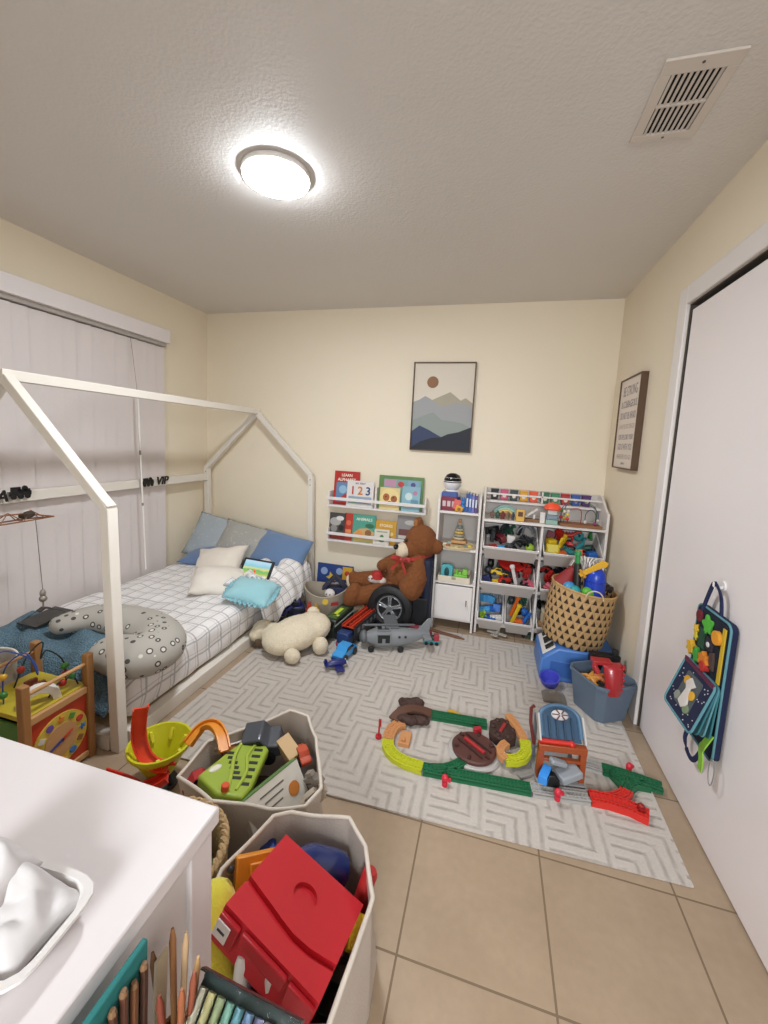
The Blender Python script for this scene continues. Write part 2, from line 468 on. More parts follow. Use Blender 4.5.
obj('ridge_beam', MB().bb(-.021, .021, by0 - .023, by1 + .023, 1.53, 1.575), BEDW, bed, bevel=.003)
obj('upper_side_rail', MB().bb(-bx - .018, -bx + .018, by0 + .023, by1 - .023, .925, .985), BEDW, bed, bevel=.003)
for sx in (-1, 1):
    obj('base_rail', MB().bb(sx * bx - .028, sx * bx + .028, by0 + .03, by1 - .03, 0, .065), BEDW, bed, bevel=.003)
for y in (by0, by1):
    obj('base_rail', MB().bb(-bx + .03, bx - .03, y - .025, y + .025, 0, .065), BEDW, bed, bevel=.003)
obj('slat_deck', MB().bb(-bx + .03, bx - .03, by0 + .03, by1 - .03, .01, .06), mat('#bda883', .6), bed)
sc_ = MB()
for sx in (-1, 1):
    for y in (by1 - .0235,):
        for z in (1.0, .955): sc_.cyl((sx * bx, y - .002, z), (sx * bx, y + .002, z), .005, n=10)
for x, z in ((-.018, 1.535), (.018, 1.535)): sc_.cyl((x, by1 - .034, z), (x, by1 - .028, z), .005, n=10)
obj('screw', sc_, mat('#8d867c', .35, .5), bed)
for c_ in bed.children:                                   # the whole frame leans a little towards the window
    c_.data.transform(Matrix(((1, 0, -.027, .008), (0, 1, 0, 0), (0, 0, 1, 0), (0, 0, 0, 1))))

# ------------------------------------------------------------------ mattress and bedding
def plaid_mat(name, base='#e6e2e0', line='#8d8c8f', s=.088, wide='#bdbcbe'):
    t = NT(name, .85)
    t.b.inputs['Sheen Weight'].default_value = .2
    v = t.coord()
    c = t.xyz(v)
    w1 = t.math('MULTIPLY', t.math('SUBTRACT', t.noise(v, 6, 2), .5), .035)
    w2 = t.math('MULTIPLY', t.math('SUBTRACT', t.noise(v, 7.3, 2), .5), .035)
    z2 = t.math('MULTIPLY', c[2], -.9)
    def lines(a, wd, off):
        f = t.math('FRACT', t.math('ADD', t.math('DIVIDE', a, s), off))
        return t.math('LESS_THAN', t.math('ABSOLUTE', t.math('SUBTRACT', f, .5)), wd)
    a = t.math('ADD', t.math('ADD', c[0], w1), t.math('ADD', z2, 10.0)); b = t.math('ADD', t.math('ADD', c[1], w2), 10.0)
    th = t.math('MAXIMUM', lines(a, .055, 0), lines(b, .055, 0))
    th2 = t.math('MAXIMUM', lines(a, .022, .24), lines(b, .022, .24))
    col = t.mix(t.math('MULTIPLY', th, .62), base, line)
    col = t.mix(t.math('MULTIPLY', th2, .5), col, line)
    t.color(col)
    t.bump(t.math('ADD', t.noise(v, 9, 5), t.math('MULTIPLY', t.noise(v, 300, 2), .05)), .35, .02)
    return t.m
PLAID = plaid_mat('plaid_cotton')
def softbox(x0, x1, y0, y1, z0, z1, r, nx, ny, nz, seed, amp, fq):
    bm = bmesh.new()
    hx, hy, hz = (x1 - x0) / 2, (y1 - y0) / 2, (z1 - z0) / 2
    mb = MB(); mb.bm.free(); mb.bm = bm
    def face(fn, a, b): mb.grid(fn, a, b)
    face(lambda u, v: Vector((2 * u - 1, 2 * v - 1, 1)), nx, ny)
    face(lambda u, v: Vector((2 * u - 1, 2 * v - 1, -1)), nx, ny)
    for s in (-1, 1):
        face(lambda u, v: Vector((2 * u - 1, s, 2 * v - 1)), nx, nz)
        face(lambda u, v: Vector((s, 2 * u - 1, 2 * v - 1)), ny, nz)
    bmesh.ops.remove_doubles(bm, verts=bm.verts[:], dist=1e-4)
    for v in bm.verts:
        p = Vector((v.co.x * hx, v.co.y * hy, v.co.z * hz))
        q = Vector((max(-hx + r, min(hx - r, p.x)), max(-hy + r, min(hy - r, p.y)), max(-hz + r, min(hz - r, p.z))))
        d = p - q
        if d.length > 1e-6: p = q + d.normalized() * r
        nrm = d.normalized() if d.length > 1e-6 else Vector((0, 0, 0))
        if v.co.z > -.9: p += nrm * amp * fnoise(p, fq, seed)
        v.co = p + Vector(((x0 + x1) / 2, (y0 + y1) / 2, (z0 + z1) / 2))
    return mb
mt = thing('mattress', 'low mattress in a white and grey plaid fitted sheet inside the house bed', 'mattress', (-1.955, 2.21, .066))
obj('sheet', softbox(-.5, .517, -.885, .885, 0, .215, .055, 40, 60, 12, 3, .02, 7), PLAID, mt, ang=80)

def drape(fn, nu, nv, th):
    """cloth surface fn(u,v) with thickness th below it"""
    return MB().grid(fn, nu, nv)
def cloth(name, mb, m, th=.006, sub=1, parent=None):
    o = obj(name, mb, m, parent, ang=180, weld=True)
    s = o.modifiers.new('solid', 'SOLIDIFY'); s.thickness = th; s.offset = 0
    if sub:
        q_ = o.modifiers.new('sub', 'SUBSURF'); q_.levels = sub; q_.render_levels = sub
    return o
def duvet(u, v):
    x = -1.72 + .40 * u; y = 2.28 + .76 * v
    e = max(0, (u - .72) / .28)
    z = .335 + .035 * fnoise((x, y, 0), 11, 2) + .028 * sin(34 * (x * .6 + y) + 6 * fnoise((x, y, 0), 5, 4))
    z += .02 * sin(pi * v)
    x += .04 * fnoise((u, v, 1), 4, 8) * u
    if e > 0: z -= .22 * e ** 1.6; x -= .02 * e
    ed = min(u, v * 1.5, (1 - v) * 1.5) * 6
    z -= .03 * max(0, 1 - ed)
    return Vector((x, y, max(z, .075)))
d = cloth('plaid_duvet', MB().grid(duvet, 44, 60), plaid_mat('plaid_duvet_cotton', s=.07), th=.014)
tag(d, 'crumpled white plaid duvet bunched at the open edge of the bed beside the tablet', 'duvet')

def pillow(w_, d_, h_, seed, nr=26, corner=.12, wr=.012, fq=7, power=.5):
    m = MB()
    def f(sg):
        def g(u, v):
            a, b = 2 * u - 1, 2 * v - 1
            t_ = max(0, (1 - a * a)) ** power * max(0, (1 - b * b)) ** power
            x = a * w_ / 2 * (1 - corner * (1 - b * b)); y = b * d_ / 2 * (1 - corner * (1 - a * a))
            z = sg * h_ / 2 * t_
            z += wr * fnoise((x, y, sg), fq, seed) * min(1, 4 * t_) + wr * .6 * sin(9 * a * b + seed) * min(1, 3 * t_) * (1 - t_)
            return Vector((x, y, z))
        return g
    m.grid(f(1), nr, nr).grid(f(-1), nr, nr)
    return m
def fabric(c, bump=.25, bs=220, var=.06, vs=20): return mat(c, .9, bump=bump, bscale=bs, var=var, vscale=vs, sheen=.25)
def speck_mat(name, a, b, sc=60, th=.62):
    t = NT(name, .9); k = t.n('ShaderNodeMapRange'); k.inputs['From Min'].default_value = th - .03; k.inputs['From Max'].default_value = th + .03
    t.l(t.noise(t.coord(), sc, 2), k.inputs['Value']); t.color(t.mix(k.outputs[0], a, b)); return t.m
def mk_pillow(label, c, size, loc, rot, seed, m=None, **k):
    o = obj('pillow', pillow(*size, seed, **k), m or fabric(c), ang=180, weld=True, loc=loc, rot=rot)
    return tag(o, label, 'pillow')
mk_pillow('pale grey speckled pillow leaning in the far corner of the bed', 0, (.46, .40, .12), (-2.27, 2.985, .44), (rad(58), rad(10), rad(6)), 2, m=speck_mat('grey_speckled_cotton', '#a3acb3', '#bcc2c5', 38, .66), corner=.05)
mk_pillow('taupe grey speckled pillow leaning between the pale grey pillow and the blue pillow', 0, (.48, .38, .12), (-1.985, 2.96, .42), (rad(56), rad(8), rad(0)), 4, m=speck_mat('taupe_speckled_cotton', '#a2a19b', '#bab7ae', 44, .66), corner=.05)
mk_pillow('large slate blue pillow propped against the headboard end beside the tablet', '#5f7a9f', (.47, .44, .15), (-1.62, 2.90, .365), (rad(50), rad(7), rad(-4)), 5, corner=.02)
mk_pillow('slate blue pillow half hidden beneath the grey pillows', '#5c77a0', (.50, .34, .13), (-2.17, 2.86, .325), (rad(8), rad(0), rad(8)), 6, corner=.05)
# white puffy pillow with a rounded lobe lying over a second one
mk_pillow('cream white pillow leaning on the grey pillows behind the tablet', '#ded5c8', (.40, .36, .16), (-1.95, 2.60, .355), (rad(34), rad(-8), rad(14)), 9, corner=.14)
mk_pillow('cream white cushion lying in front of the cream pillow', '#e0d8cc', (.34, .30, .14), (-1.77, 2.36, .335), (rad(16), rad(4), rad(30)), 12, corner=.02)
# teal frilled cushion
tq = thing('frilled_cushion', 'small aqua cushion with a ruffled edge at the side of the bed', 'cushion', (-1.43, 2.25, .345), (rad(14), rad(8), rad(8)))
obj('cushion_body', pillow(.29, .24, .12, 15, corner=.06), fabric('#8dbdc4'), tq, ang=180, weld=True)
fp = []
for i in range(120):
    a = 2 * pi * i / 120
    ca, sa = cos(a), sin(a); s_ = 1 / max(abs(ca), abs(sa)) ** .75
    fp.append((.134 * ca * s_, .108 * sa * s_, .008 * sin(i * 1.7)))
fr_ = MB()
def frill(u, v):
    i = int(round(u * 120)) % 120; p = Vector(fp[i]); o = Vector((p.x, p.y, 0)).normalized()
    return p + o * .032 * v + Vector((0, 0, .012 * v * sin(i * 1.9)))
fr_.grid(frill, 120, 2, wrap=False)
cloth('ruffle', fr_, fabric('#7fb0ba'), th=.003, sub=0, parent=tq)

# tablet
t = thing('tablet', 'tablet in a thick black case showing a bright cartoon landscape on the bed', 'tablet', (-1.60, 2.56, .365), (rad(50), rad(4), rad(6)))
obj('case', MB().box((0, 0, 0), (.235, .175, .022)), mat('#12131a', .6), t, bevel=.008, seg=3)
def screen_mat():
    s = NT('tablet_screen', .2)
    c = s.xyz(s.coord())
    k = s.n('ShaderNodeValToRGB'); s.l(s.math('ADD', s.math('DIVIDE', c[1], .13), s.math('ADD', .5, s.math('MULTIPLY', s.math('SUBTRACT', s.noise(s.coord(), 26, 3), .5), .22))), k.inputs[0])
    e = k.color_ramp.elements; e[0].position = .0; e[0].color = lin('#f1efe6'); e[1].position = .95; e[1].color = lin('#bfe3f5')
    for p_, cc in ((.2, '#f2ecd0'), (.32, '#b9cf55'), (.48, '#6fc07a'), (.6, '#e9e58a'), (.72, '#8fd3e6')):
        x = e.new(p_); x.color = lin(cc)
    s.l(k.outputs[0], s.b.inputs['Emission Color']); s.b.inputs['Emission Strength'].default_value = .15
    s.b.inputs['Base Color'].default_value = (0, 0, 0, 1)
    return s.m
obj('screen', MB().box((0, 0, .0112), (.2, .142, .0012)), screen_mat(), t, smooth=False)
sp = MB().cyl((-.005, -.03, .0118), (-.005, -.03, .0124), .013, n=16).cyl((-.005, -.008, .0118), (-.005, -.008, .0124), .009, n=16).box((-.03, -.04, .012), (.025, .012, .0008))
obj('screen_figure', sp, mat('#d8442c', .4, emit=.1), t, smooth=False)

# nursing pillow (C shape) with dark printed motifs
t_ = NT('penguin_print', .9)
v_ = t_.n('ShaderNodeTexVoronoi'); v_.inputs['Scale'].default_value = 23; v_.inputs['Randomness'].default_value = .4
t_.l(t_.coord(), v_.inputs['Vector'])
d_ = v_.outputs['Distance']
ring = t_.math('MULTIPLY', t_.math('GREATER_THAN', d_, .2), t_.math('LESS_THAN', d_, .33))
inner = t_.math('LESS_THAN', d_, .2)
sel = t_.math('GREATER_THAN', t_.xyz(v_.outputs['Color'])[0], .22)
c1 = t_.mix(t_.math('MULTIPLY', ring, sel), '#a8a39a', '#4a4746')
c1 = t_.mix(inner, c1, '#d5d0c6')
t_.color(c1); t_.bump(t_.noise(t_.coord(), 12, 4), .3, .01)
pts = [(-2.04, 1.43, 0), (-2.0, 1.53, 0), (-1.93, 1.60, 0), (-1.79, 1.63, 0), (-1.64, 1.62, 0), (-1.52, 1.565, 0), (-1.46, 1.485, 0), (-1.49, 1.415, 0), (-1.58, 1.395, 0), (-1.68, 1.40, 0)]
NP = 44
cp = []
for i in range(NP + 1):
    u = i / NP * (len(pts) - 1); k = min(int(u), len(pts) - 2); f = u - k
    p0, p1, p2, p3 = [Vector(pts[max(0, min(len(pts) - 1, k + d_))]) for d_ in (-1, 0, 1, 2)]
    cp.append(.5 * ((2 * p1) + (p2 - p0) * f + (2 * p0 - 5 * p1 + 4 * p2 - p3) * f * f + (3 * p1 - p0 - 3 * p2 + p3) * f ** 3) + Vector((1.76, -1.52, 0)))
rr = [.012 + (.066 + .054 * min(1, i / NP * 1.6)) * (max(0, sin(pi * i / NP)) ** .2) for i in range(NP + 1)]
m = MB().tube(cp, rr, n=20, flat=.72)
o = obj('nursing_pillow', m, t_.m, ang=180, sub=1, loc=(-1.76, 1.52, .345), rot=(rad(2), rad(3), 0))
tag(o, 'C-shaped grey nursing pillow with dark bird motifs lying at the foot of the bed', 'nursing pillow')

# blue rumpled blanket
def bl(u, v):
    x = -2.36 + .86 * u; y = 1.255 + .32 * v
    z = .315 + .03 * fnoise((x, y, 0), 6, 5) + .018 * sin(26 * (x + .5 * y) + 5 * fnoise((x, y, 1), 4, 1))
    if v < .35: z -= .14 * ((.35 - v) / .35) ** 1.5
    if u > .85: z -= .05 * (u - .85) / .15
    return Vector((x, y, z))
tb = NT('blue_knit', .95); wv = tb.n('ShaderNodeTexVoronoi'); wv.inputs['Scale'].default_value = 150; tb.l(tb.coord(), wv.inputs['Vector'])
tb.color(tb.mix(tb.math('MULTIPLY', wv.outputs['Distance'], 1.6), '#35505f', '#64808f')); tb.bump(wv.outputs['Distance'], .6, .01)
o = cloth('blanket', MB().grid(bl, 60, 24), tb.m, th=.02)
tag(o, 'rumpled denim blue knit blanket at the foot of the bed under the nursing pillow', 'blanket')

# ------------------------------------------------------------------ vertical blinds
BLD = mat('#d6cdca', .55, bump=.05, bscale=40)
t = thing('vertical_blinds', 'closed white vertical blinds covering the window behind the bed', 'blinds', (XL, 1.8, 0))
obj('valance', MB().bb(0, .105, -.95, .905, 2.02, 2.118), mat('#e0d9d8', .5), t, bevel=.002)
obj('head_rail', MB().bb(.02, .075, -.93, .895, 1.995, 2.02), mat('#a9a29c', .5), t)
y = -.9
i = 0
while y < .9:
    m = MB()
    a = rad(6.5 + R.uniform(-1.5, 1.5))
    m.box((.046, y, 1.04), (.0014, .0945, 1.9), rot=(0, 0, -a))
    o = obj('vane', m, BLD, t, smooth=False)
    gap = .083 if i not in (2, 5, 9, 12, 15) else .1005
    y += gap; i += 1
obj('wand', MB().cyl((.125, .572, 1.60), (.155, .59, .32), .0055, n=10), mat('#eeeae4', .3), t)
obj('wand_joint', MB().cyl((.134, .577, 1.17), (.1335, .577, 1.2), .0075, n=10).cyl((.1435, .583, .8), (.143, .583, .82), .0075, n=10).cyl((.125, .572, 1.6), (.07, .572, 1.995), .002, n=6), mat('#8f8a86', .4), t)

# ------------------------------------------------------------------ black name letters on the bed rail
INK = mat('#0f0f10', .5)
MLW = Matrix(((0, 0, 1, 0), (1, 0, 0, 0), (0, 1, 0, 0), (0, 0, 0, 1)))   # x right -> +y ... seen from inside the room
SHR = Matrix(((1, .22, 0, 0), (0, 1, 0, 0), (0, 0, 1, 0), (0, 0, 0, 1)))
def truck_shape(mb, k):
    w_ = .105
    for (a, b, c, d) in ((-.05, .05, -.012, .012), (-.045, .0, .012, .034), (-.015, .045, .008, .022)): mb.bb(a, b, c, d, 0, .006)
    for x in (-.033, .0, .033): mb.cyl((x, -.017, 0), (x, -.017, .007), .013, n=14)
    mb.cyl((.02, .025, 0), (.02, .025, .006), .014, n=12)
t = thing('name_garland', 'black letters VIP and a dark truck cutout fixed on the bed rail', 'letters', (-2.448, 2.52, .952))
m = MB(); truck_shape(m, 0); m.bm.transform(MLW @ T(-.07, .01, 0)); obj('truck_cutout', m, INK, t, bevel=.001)
m = MB().text('VIP', .085, MLW @ T(.065, .012, .003) @ SHR, depth=.003, bold=.0018); obj('letter', m, INK, t, smooth=False)
t = thing('name_garland', 'black letters VA beside a dark loader cutout fixed on the bed rail near the blanket', 'letters', (-2.448, 1.55, .955))
m = MB(); truck_shape(m, 1); m.bm.transform(MLW @ T(.05, .022, 0) @ Matrix.Scale(1.05, 4)); obj('truck_cutout', m, INK, t, bevel=.001)
m = MB().text('VA', .085, MLW @ T(-.06, .012, .003) @ SHR, depth=.003, bold=.0018); obj('letter', m, INK, t, smooth=False)

# ------------------------------------------------------------------ toy crane
STL = mat('#8a5a38', .5, .3); IRON = mat('#4a4845', .5, .4)
t = thing('toy_crane', 'copper lattice toy tower crane whose boom dangles a hook over the bed', 'toy crane', (-2.2, 1.03, 0))
m = MB().bb(-.1, .1, -.1, .1, 0, .02)
for sx in (-1, 1):
    for sy in (-1, 1): m.cyl((sx * .025, sy * .025, .02), (sx * .025, sy * .025, .97), .004, n=6)
for k in range(12):
    z = .05 + k * .075
    for (a, b) in (((-1, -1), (1, -1)), ((1, -1), (1, 1)), ((1, 1), (-1, 1)), ((-1, 1), (-1, -1))):
        m.cyl((a[0] * .025, a[1] * .025, z), (b[0] * .025, b[1] * .025, z + .075), .0025, n=5)
obj('tower', m, STL, t)
m = MB(); zt, zb = .925, .88
tipy = .56
for sx in (-1, 1):
    m.tube([(sx * .028, -.2, zb), (sx * .028, .44, zb), (0, tipy, .876)], .0038, n=6)
m.tube([(0, -.2, zt + .01), (0, .1, zt), (0, .42, zt - .012), (0, tipy, .876)], .0038, n=6)
k = -.2
f = 1
while k < .44:
    for sx in (-1, 1): m.cyl((sx * .028, k, zb), (0, k + .05, zt), .0024, n=5).cyl((0, k + .05, zt), (sx * .028, k + .1, zb), .0024, n=5)
    m.cyl((-.028, k, zb), (.028, k, zb), .0024, n=5)
    k += .1
obj('boom', m, STL, t)
obj('winch', MB().ell((0, .44, .905), (.018, .03, .018)).cyl((-.02, .42, .9), (.02, .42, .9), .014), mat('#3a2c22', .6), t)
m = MB().cyl((0, .47, .89), (0, .49, .5), .0018, n=6)
obj('hoist_string', m, mat('#6f6a66', .7), t)
obj('hook_block', MB().ell((0, .49, .48), (.014, .014, .022)).ell((0, .49, .452), (.018, .018, .018)).cyl((0, .49, .44), (0, .49, .395), .004, n=8), mat('#9a9288', .4, .5), t)
m = MB().ribbon([(0, .465, .392), (0, .49, .402), (0, .515, .392)], .03, .008, side=(1, 0, 0))
for sx in (-1, 1):
    for sy in (-1, 1): m.cyl((sx * .01, .49 + sy * .025, .392), (sx * .05, .5 + sy * .075, .352), .002, n=6)
m.box((0, .50, .348), (.13, .19, .008), rot=(rad(4), 0, 0))
obj('platform', m, IRON, t)
# ------------------------------------------------------------------ white dresser in front
DW = mat('#d6cfce', .4)
t = thing('white_table', 'white table with a thick top and square legs in the near corner', 'table', (-.385, .52, 0))
TZ = .75
obj('table_top', MB().bb(-1.15, 0, -.85, 0, TZ - .028, TZ), DW, t, bevel=.003)
for (x, y) in ((-.075, -.055), (-.075, -.84), (-1.145, -.055), (-1.145, -.84)):
    obj('leg', MB().bb(x, x + .065 if x > -.5 else x + .065, y, y + .05, 0, TZ - .028), DW, t, bevel=.003)
obj('side_panel', MB().bb(-.03, -.018, -.79, -.055, .02, TZ - .028), mat('#cfc9c6', .45), t)
obj('back_panel', MB().bb(-1.08, -.075, -.03, -.018, .12, TZ - .028), mat('#cfc9c6', .45), t)
# white moulded plastic scoops full of white cloths on the table
PW = mat('#d6d1ce', .4)
def tray_mb(w_, d_, h_, th=.004, fl=.012):
    m = MB()
    N = 40
    def ringp(k, hx, hy, z):
        a = 2 * pi * k / N; ca, sa = cos(a), sin(a); s_ = (abs(ca) ** 5 + abs(sa) ** 5) ** (-1 / 5)
        return Vector((hx * ca * s_, hy * sa * s_, z))
    prof = [(0, 0, 0), (.82, 0, 0), (.9, 0, .004), (1, 0, h_), (1, fl, h_ + .002), (1, fl, h_ + .006), (1, 0, h_ + .006), (.87, 0, .01), (0, 0, .006)]
    V = [[m.bm.verts.new(ringp(k, max(.001, w_ / 2 * s_ + e), max(.001, d_ / 2 * s_ + e), z)) for k in range(N)] for s_, e, z in prof]
    for A, B in zip(V, V[1:]):
        for k in range(N): m.bm.faces.new((A[k], A[(k + 1) % N], B[(k + 1) % N], B[k]))
    return m
def cloth_mound(wd, dp, hh, seed):
    def f(u, v):
        a, b = 2 * u - 1, 2 * v - 1
        e = max(0, 1 - abs(a) ** 3) * max(0, 1 - abs(b) ** 3)
        x, y = a * wd / 2, b * dp / 2
        z = .014 + hh * e ** .6 * (.75 + .5 * fnoise((x, y, 0), 14, seed)) + .012 * e * sin(70 * (x * .8 + y) + 5 * fnoise((x, y, 1), 18, seed))
        z += .01 * e * abs(fnoise((x, y, 2), 45, seed))
        return Vector((x + .006 * fnoise((x, y, 4), 30, seed), y + .006 * fnoise((x, y, 5), 30, seed), z))
    return MB().grid(f, 44, 30)
LINEN = mat('#cbc7c6', .9)
for lab, loc, rz, sz, lumps in (('white plastic tray heaped with white cloths on the near table', (-.528, .295, TZ + .001), 4, (.18, .105, .024), (((-.004, .002, .0), (.16, .09, .062), 31), ((-.03, .014, .035), (.10, .06, .04), 33))),
                                ('second white plastic tray nearer the frame corner on the near table', (-.54, .172, TZ + .001), 8, (.17, .10, .024), (((0, 0, .0), (.15, .085, .05), 35),))):
    t = thing('plastic_tray', lab, 'tray', loc, rad(rz))
    obj('tray_shell', tray_mb(*sz, fl=.008), PW, t, weld=True)
    for c_, r_, sd in lumps:
        m = cloth_mound(*r_, sd); m.bm.transform(T(*c_)); cloth('folded_cloth', m, LINEN, th=.003, sub=0, parent=t)

# ------------------------------------------------------------------ fabric storage bins
BIN = mat('#c3b9ae', .9, bump=.2, bscale=180, var=.04, vscale=6)
def bin_mb(base, rim, h_, wob, seed, n=96, th=.006):
    """base, rim: polygons (same count of corners)"""
    m = MB()
    def rs(poly, n_):
        L = []; P = [Vector(p) for p in poly]
        per = [(P[(i + 1) % len(P)] - P[i]).length for i in range(len(P))]
        k = n_ // len(P)
        for i in range(len(P)):
            for j in range(k): L.append(P[i].lerp(P[(i + 1) % len(P)], j / k))
        return L
    A, B = rs(base, n), rs(rim, n); n = len(A)
    c = sum(A, Vector((0, 0))) / n
    lev = 10
    def at(i, t_, off):
        p = A[i].lerp(B[i], t_); d = (p - c).normalized()
        p = p + d * (-off) + d * .006 * fnoise((p.x, p.y, t_), 9, seed) * t_
        z = h_ * t_ + (wob * fnoise((p.x, p.y, 3), 7, seed) * t_ if t_ > .6 else 0)
        return Vector((p.x, p.y, z))
    rows = [[m.bm.verts.new(at(i, k / lev, 0)) for i in range(n)] for k in range(lev + 1)]
    rows += [[m.bm.verts.new(at(i, k / lev, th)) for i in range(n)] for k in range(lev, -1, -1)]
    for a, b in zip(rows, rows[1:]):
        for i in range(n): m.bm.faces.new((a[i], a[(i + 1) % n], b[(i + 1) % n], b[i]))
    m.bm.faces.new(rows[0][::-1]); f = [m.bm.verts.new(v.co + Vector((0, 0, .006))) for v in rows[-1]]
    m.bm.faces.new(f)
    rimpts = [at(i, 1, th / 2) for i in range(n)]
    return m, rimpts
TRIM = mat('#8d8377', .9)
def fabric_bin(label, loc, base, rim, h_, wob, seed, handle=None):
    t = thing('fabric_bin', label, 'storage bin', loc)
    m, rp = bin_mb(base, rim, h_, wob, seed)
    obj('bin_body', m, BIN, t, ang=60, weld=True)
    obj('rim_binding', MB().tube(rp, .0055, n=8, closed=True), mat('#cfc5b8', .9), t, ang=180)
    if handle:
        p, rz = handle
        M = T(*p) @ RM((0, 0, rz))
        m = MB().box((0, 0, 0), (.052, .006, .034)); m.bm.transform(M); obj('handle_slot', m, mat('#15120f', .8), t)
        m = MB()
        for (a, b, c_, d_) in ((0, .021, .066, .008), (0, -.021, .066, .008)): m.box((a, -.001, b), (c_, .008, d_))
        for sx in (-1, 1): m.box((sx * .03, -.001, 0), (.008, .008, .05))
        m.bm.transform(M); obj('handle_trim', m, mat('#b0a697', .9), t, bevel=.001)
    return t
# world outline points -> local
def rel(pts, c): return [(x - c[0], y - c[1]) for x, y in pts]
c1_ = (-.63, 1.08)
rim1 = [(-.864, 1.10), (-.676, 1.335), (-.60, 1.335), (-.525, 1.25), (-.42, 1.05), (-.44, .985), (-.535, .945), (-.62, .925), (-.70, .905), (-.86, .955)]
base1 = [(-.81, 1.09), (-.68, 1.28), (-.60, 1.29), (-.50, 1.262), (-.45, 1.09), (-.46, 1.0), (-.54, .96), (-.62, .94), (-.69, .93), (-.80, .97)]
fabric_bin('beige fabric bin holding the lime green board and a picture box', (*c1_, 0), rel(base1, c1_), rel(rim1, c1_), .30, .018, 3, handle=((0.1606, 0.0797, .2), -1.1434))
c2_ = (-.375, .735)
rim2 = [(-.545, .74), (-.50, .90), (-.46, .93), (-.30, .965), (-.235, .90), (-.185, .80), (-.19, .70), (-.20, .57), (-.32, .53), (-.50, .55)]
base2 = [(-.53, .76), (-.50, .86), (-.45, .90), (-.30, .94), (-.19, .905), (-.18, .80), (-.19, .70), (-.20, .60), (-.32, .57), (-.50, .58)]
fabric_bin('beige fabric bin nearest the camera holding a large red case', (*c2_, 0), rel(base2, c2_), rel(rim2, c2_), .325, .016, 8)

# contents of the near bin: the red case
RED = mat('#c3202c', .4)
t = thing('red_case', 'large flat red plastic case with a wavy groove and a round dimple', 'case', (-.325, .711, .356))
CW = .1175
def wave(x):
    P_ = [(-.12, -.042), (-.085, -.049), (-.05, -.055), (-.015, -.062), (.02, -.067), (.06, -.064), (.09, -.056), (.12, -.047)]
    for (a, b), (c_, d_) in zip(P_, P_[1:]):
        if x <= c_: return b + (d_ - b) * (x - a) / (c_ - a)
    return P_[-1][1]
lw = [(-CW + 2 * CW * i / 24) for i in range(25)]
obj('case_body', MB().bb(-CW, CW, -CW - .002, CW + .002, -.07, -.011), RED, t, bevel=.004)
NC = 48
cx_, cy_, cr_ = .0, .027, .029
circ = [(cx_ + cr_ * cos(2 * pi * i / NC), cy_ + cr_ * sin(2 * pi * i / NC)) for i in range(NC)]
def lid(poly, hole):
    m = MB(); bm = m.bm
    top = [bm.verts.new((x, y, 0)) for x, y in poly]; bot = [bm.verts.new((x, y, -.011)) for x, y in poly]
    n_ = len(poly)
    for i in range(n_): bm.faces.new((top[i], top[(i + 1) % n_], bot[(i + 1) % n_], bot[i]))
    bm.faces.new(bot[::-1])
    if not hole: bm.faces.new(top); return m
    ed = [bm.edges.get((top[i], top[(i + 1) % n_])) for i in range(n_)]
    h0 = [bm.verts.new((x, y, 0)) for x, y in circ]; h1 = [bm.verts.new((x, y, -.009)) for x, y in circ]
    for i in range(NC):
        j = (i + 1) % NC
        ed.append(bm.edges.new((h0[i], h0[j]))); bm.faces.new((h0[i], h0[j], h1[j], h1[i]))
    bm.faces.new(h1)
    bmesh.ops.triangle_fill(bm, use_beauty=True, use_dissolve=False, edges=ed)
    return m
GW = .0085
obj('lid', lid([(x, wave(x) + GW) for x in lw] + [(CW, CW), (-CW, CW)], True), RED, t, ang=30)
obj('lid', lid([(-CW, -CW), (CW, -CW)] + [(x, wave(x) - GW) for x in lw[::-1]], False), RED, t, ang=30)
RED2 = mat('#b01a25', .4)
m = MB().bb(-.06, .05, -CW - .012, -CW, -.03, -.006).bb(-CW + .002, -.066, -CW - .012, -CW, -.05, -.008).bb(.056, CW - .002, -CW - .012, -CW, -.05, -.008)
obj('latch', m, RED2, t, bevel=.003)
obj('white_label', MB().box((-.098, -CW - .0135, -.03), (.032, .003, .03)), mat('#e2dedb', .5), t, bevel=.001)
obj('label_mark', MB().box((-.098, -CW - .0155, -.03), (.018, .001, .004)), mat('#3a3634', .5), t)
t.rotation_euler = (-.319, .316, -.164)
# ------------------------------------------------------------------ wooden activity cube beside the bed foot
WOOD = mat('#9f7142', .5, var=.12, vscale=14)
WOODL = mat('#bd9160', .55, var=.1, vscale=14)
t = thing('activity_cube', 'wooden activity cube with a clock face side and bead wires beside the bed foot', 'activity cube', (-1.655, 1.085, 0))
for sx in (-1, 1):
    for sy in (-1, 1):
        obj('post', MB().bb(sx * .14 - .016, sx * .14 + .016, sy * .118 - .014, sy * .118 + .014, 0, .445), WOOD, t, bevel=.004)
for sx in (-1, 1):
    obj('dowel', MB().cyl((sx * .14, -.115, .405), (sx * .14, .115, .405), .0075, n=12), WOODL, t)
obj('red_panel', MB().bb(.132, .142, -.105, .105, .035, .285), mat('#b63a1c', .5), t)
obj('side_panel', MB().bb(-.13, .13, .108, .116, .035, .285), mat('#c8872e', .5), t)
obj('side_panel', MB().bb(-.13, .13, -.116, -.108, .035, .285), mat('#4f7d3a', .5), t)
obj('back_panel', MB().bb(-.142, -.134, -.105, .105, .035, .285), mat('#3d6aa0', .5), t)
for a_ in ((.128, .15, -.105, .105, .285, .312), (.128, .15, -.105, .105, .012, .034), (-.15, -.128, -.105, .105, .285, .312)): obj('edge_rail', MB().bb(*a_), WOODL, t, bevel=.002)
obj('top_tray', MB().bb(-.135, .135, -.115, .115, .300, .318), mat('#b9a62a', .45), t, bevel=.002)
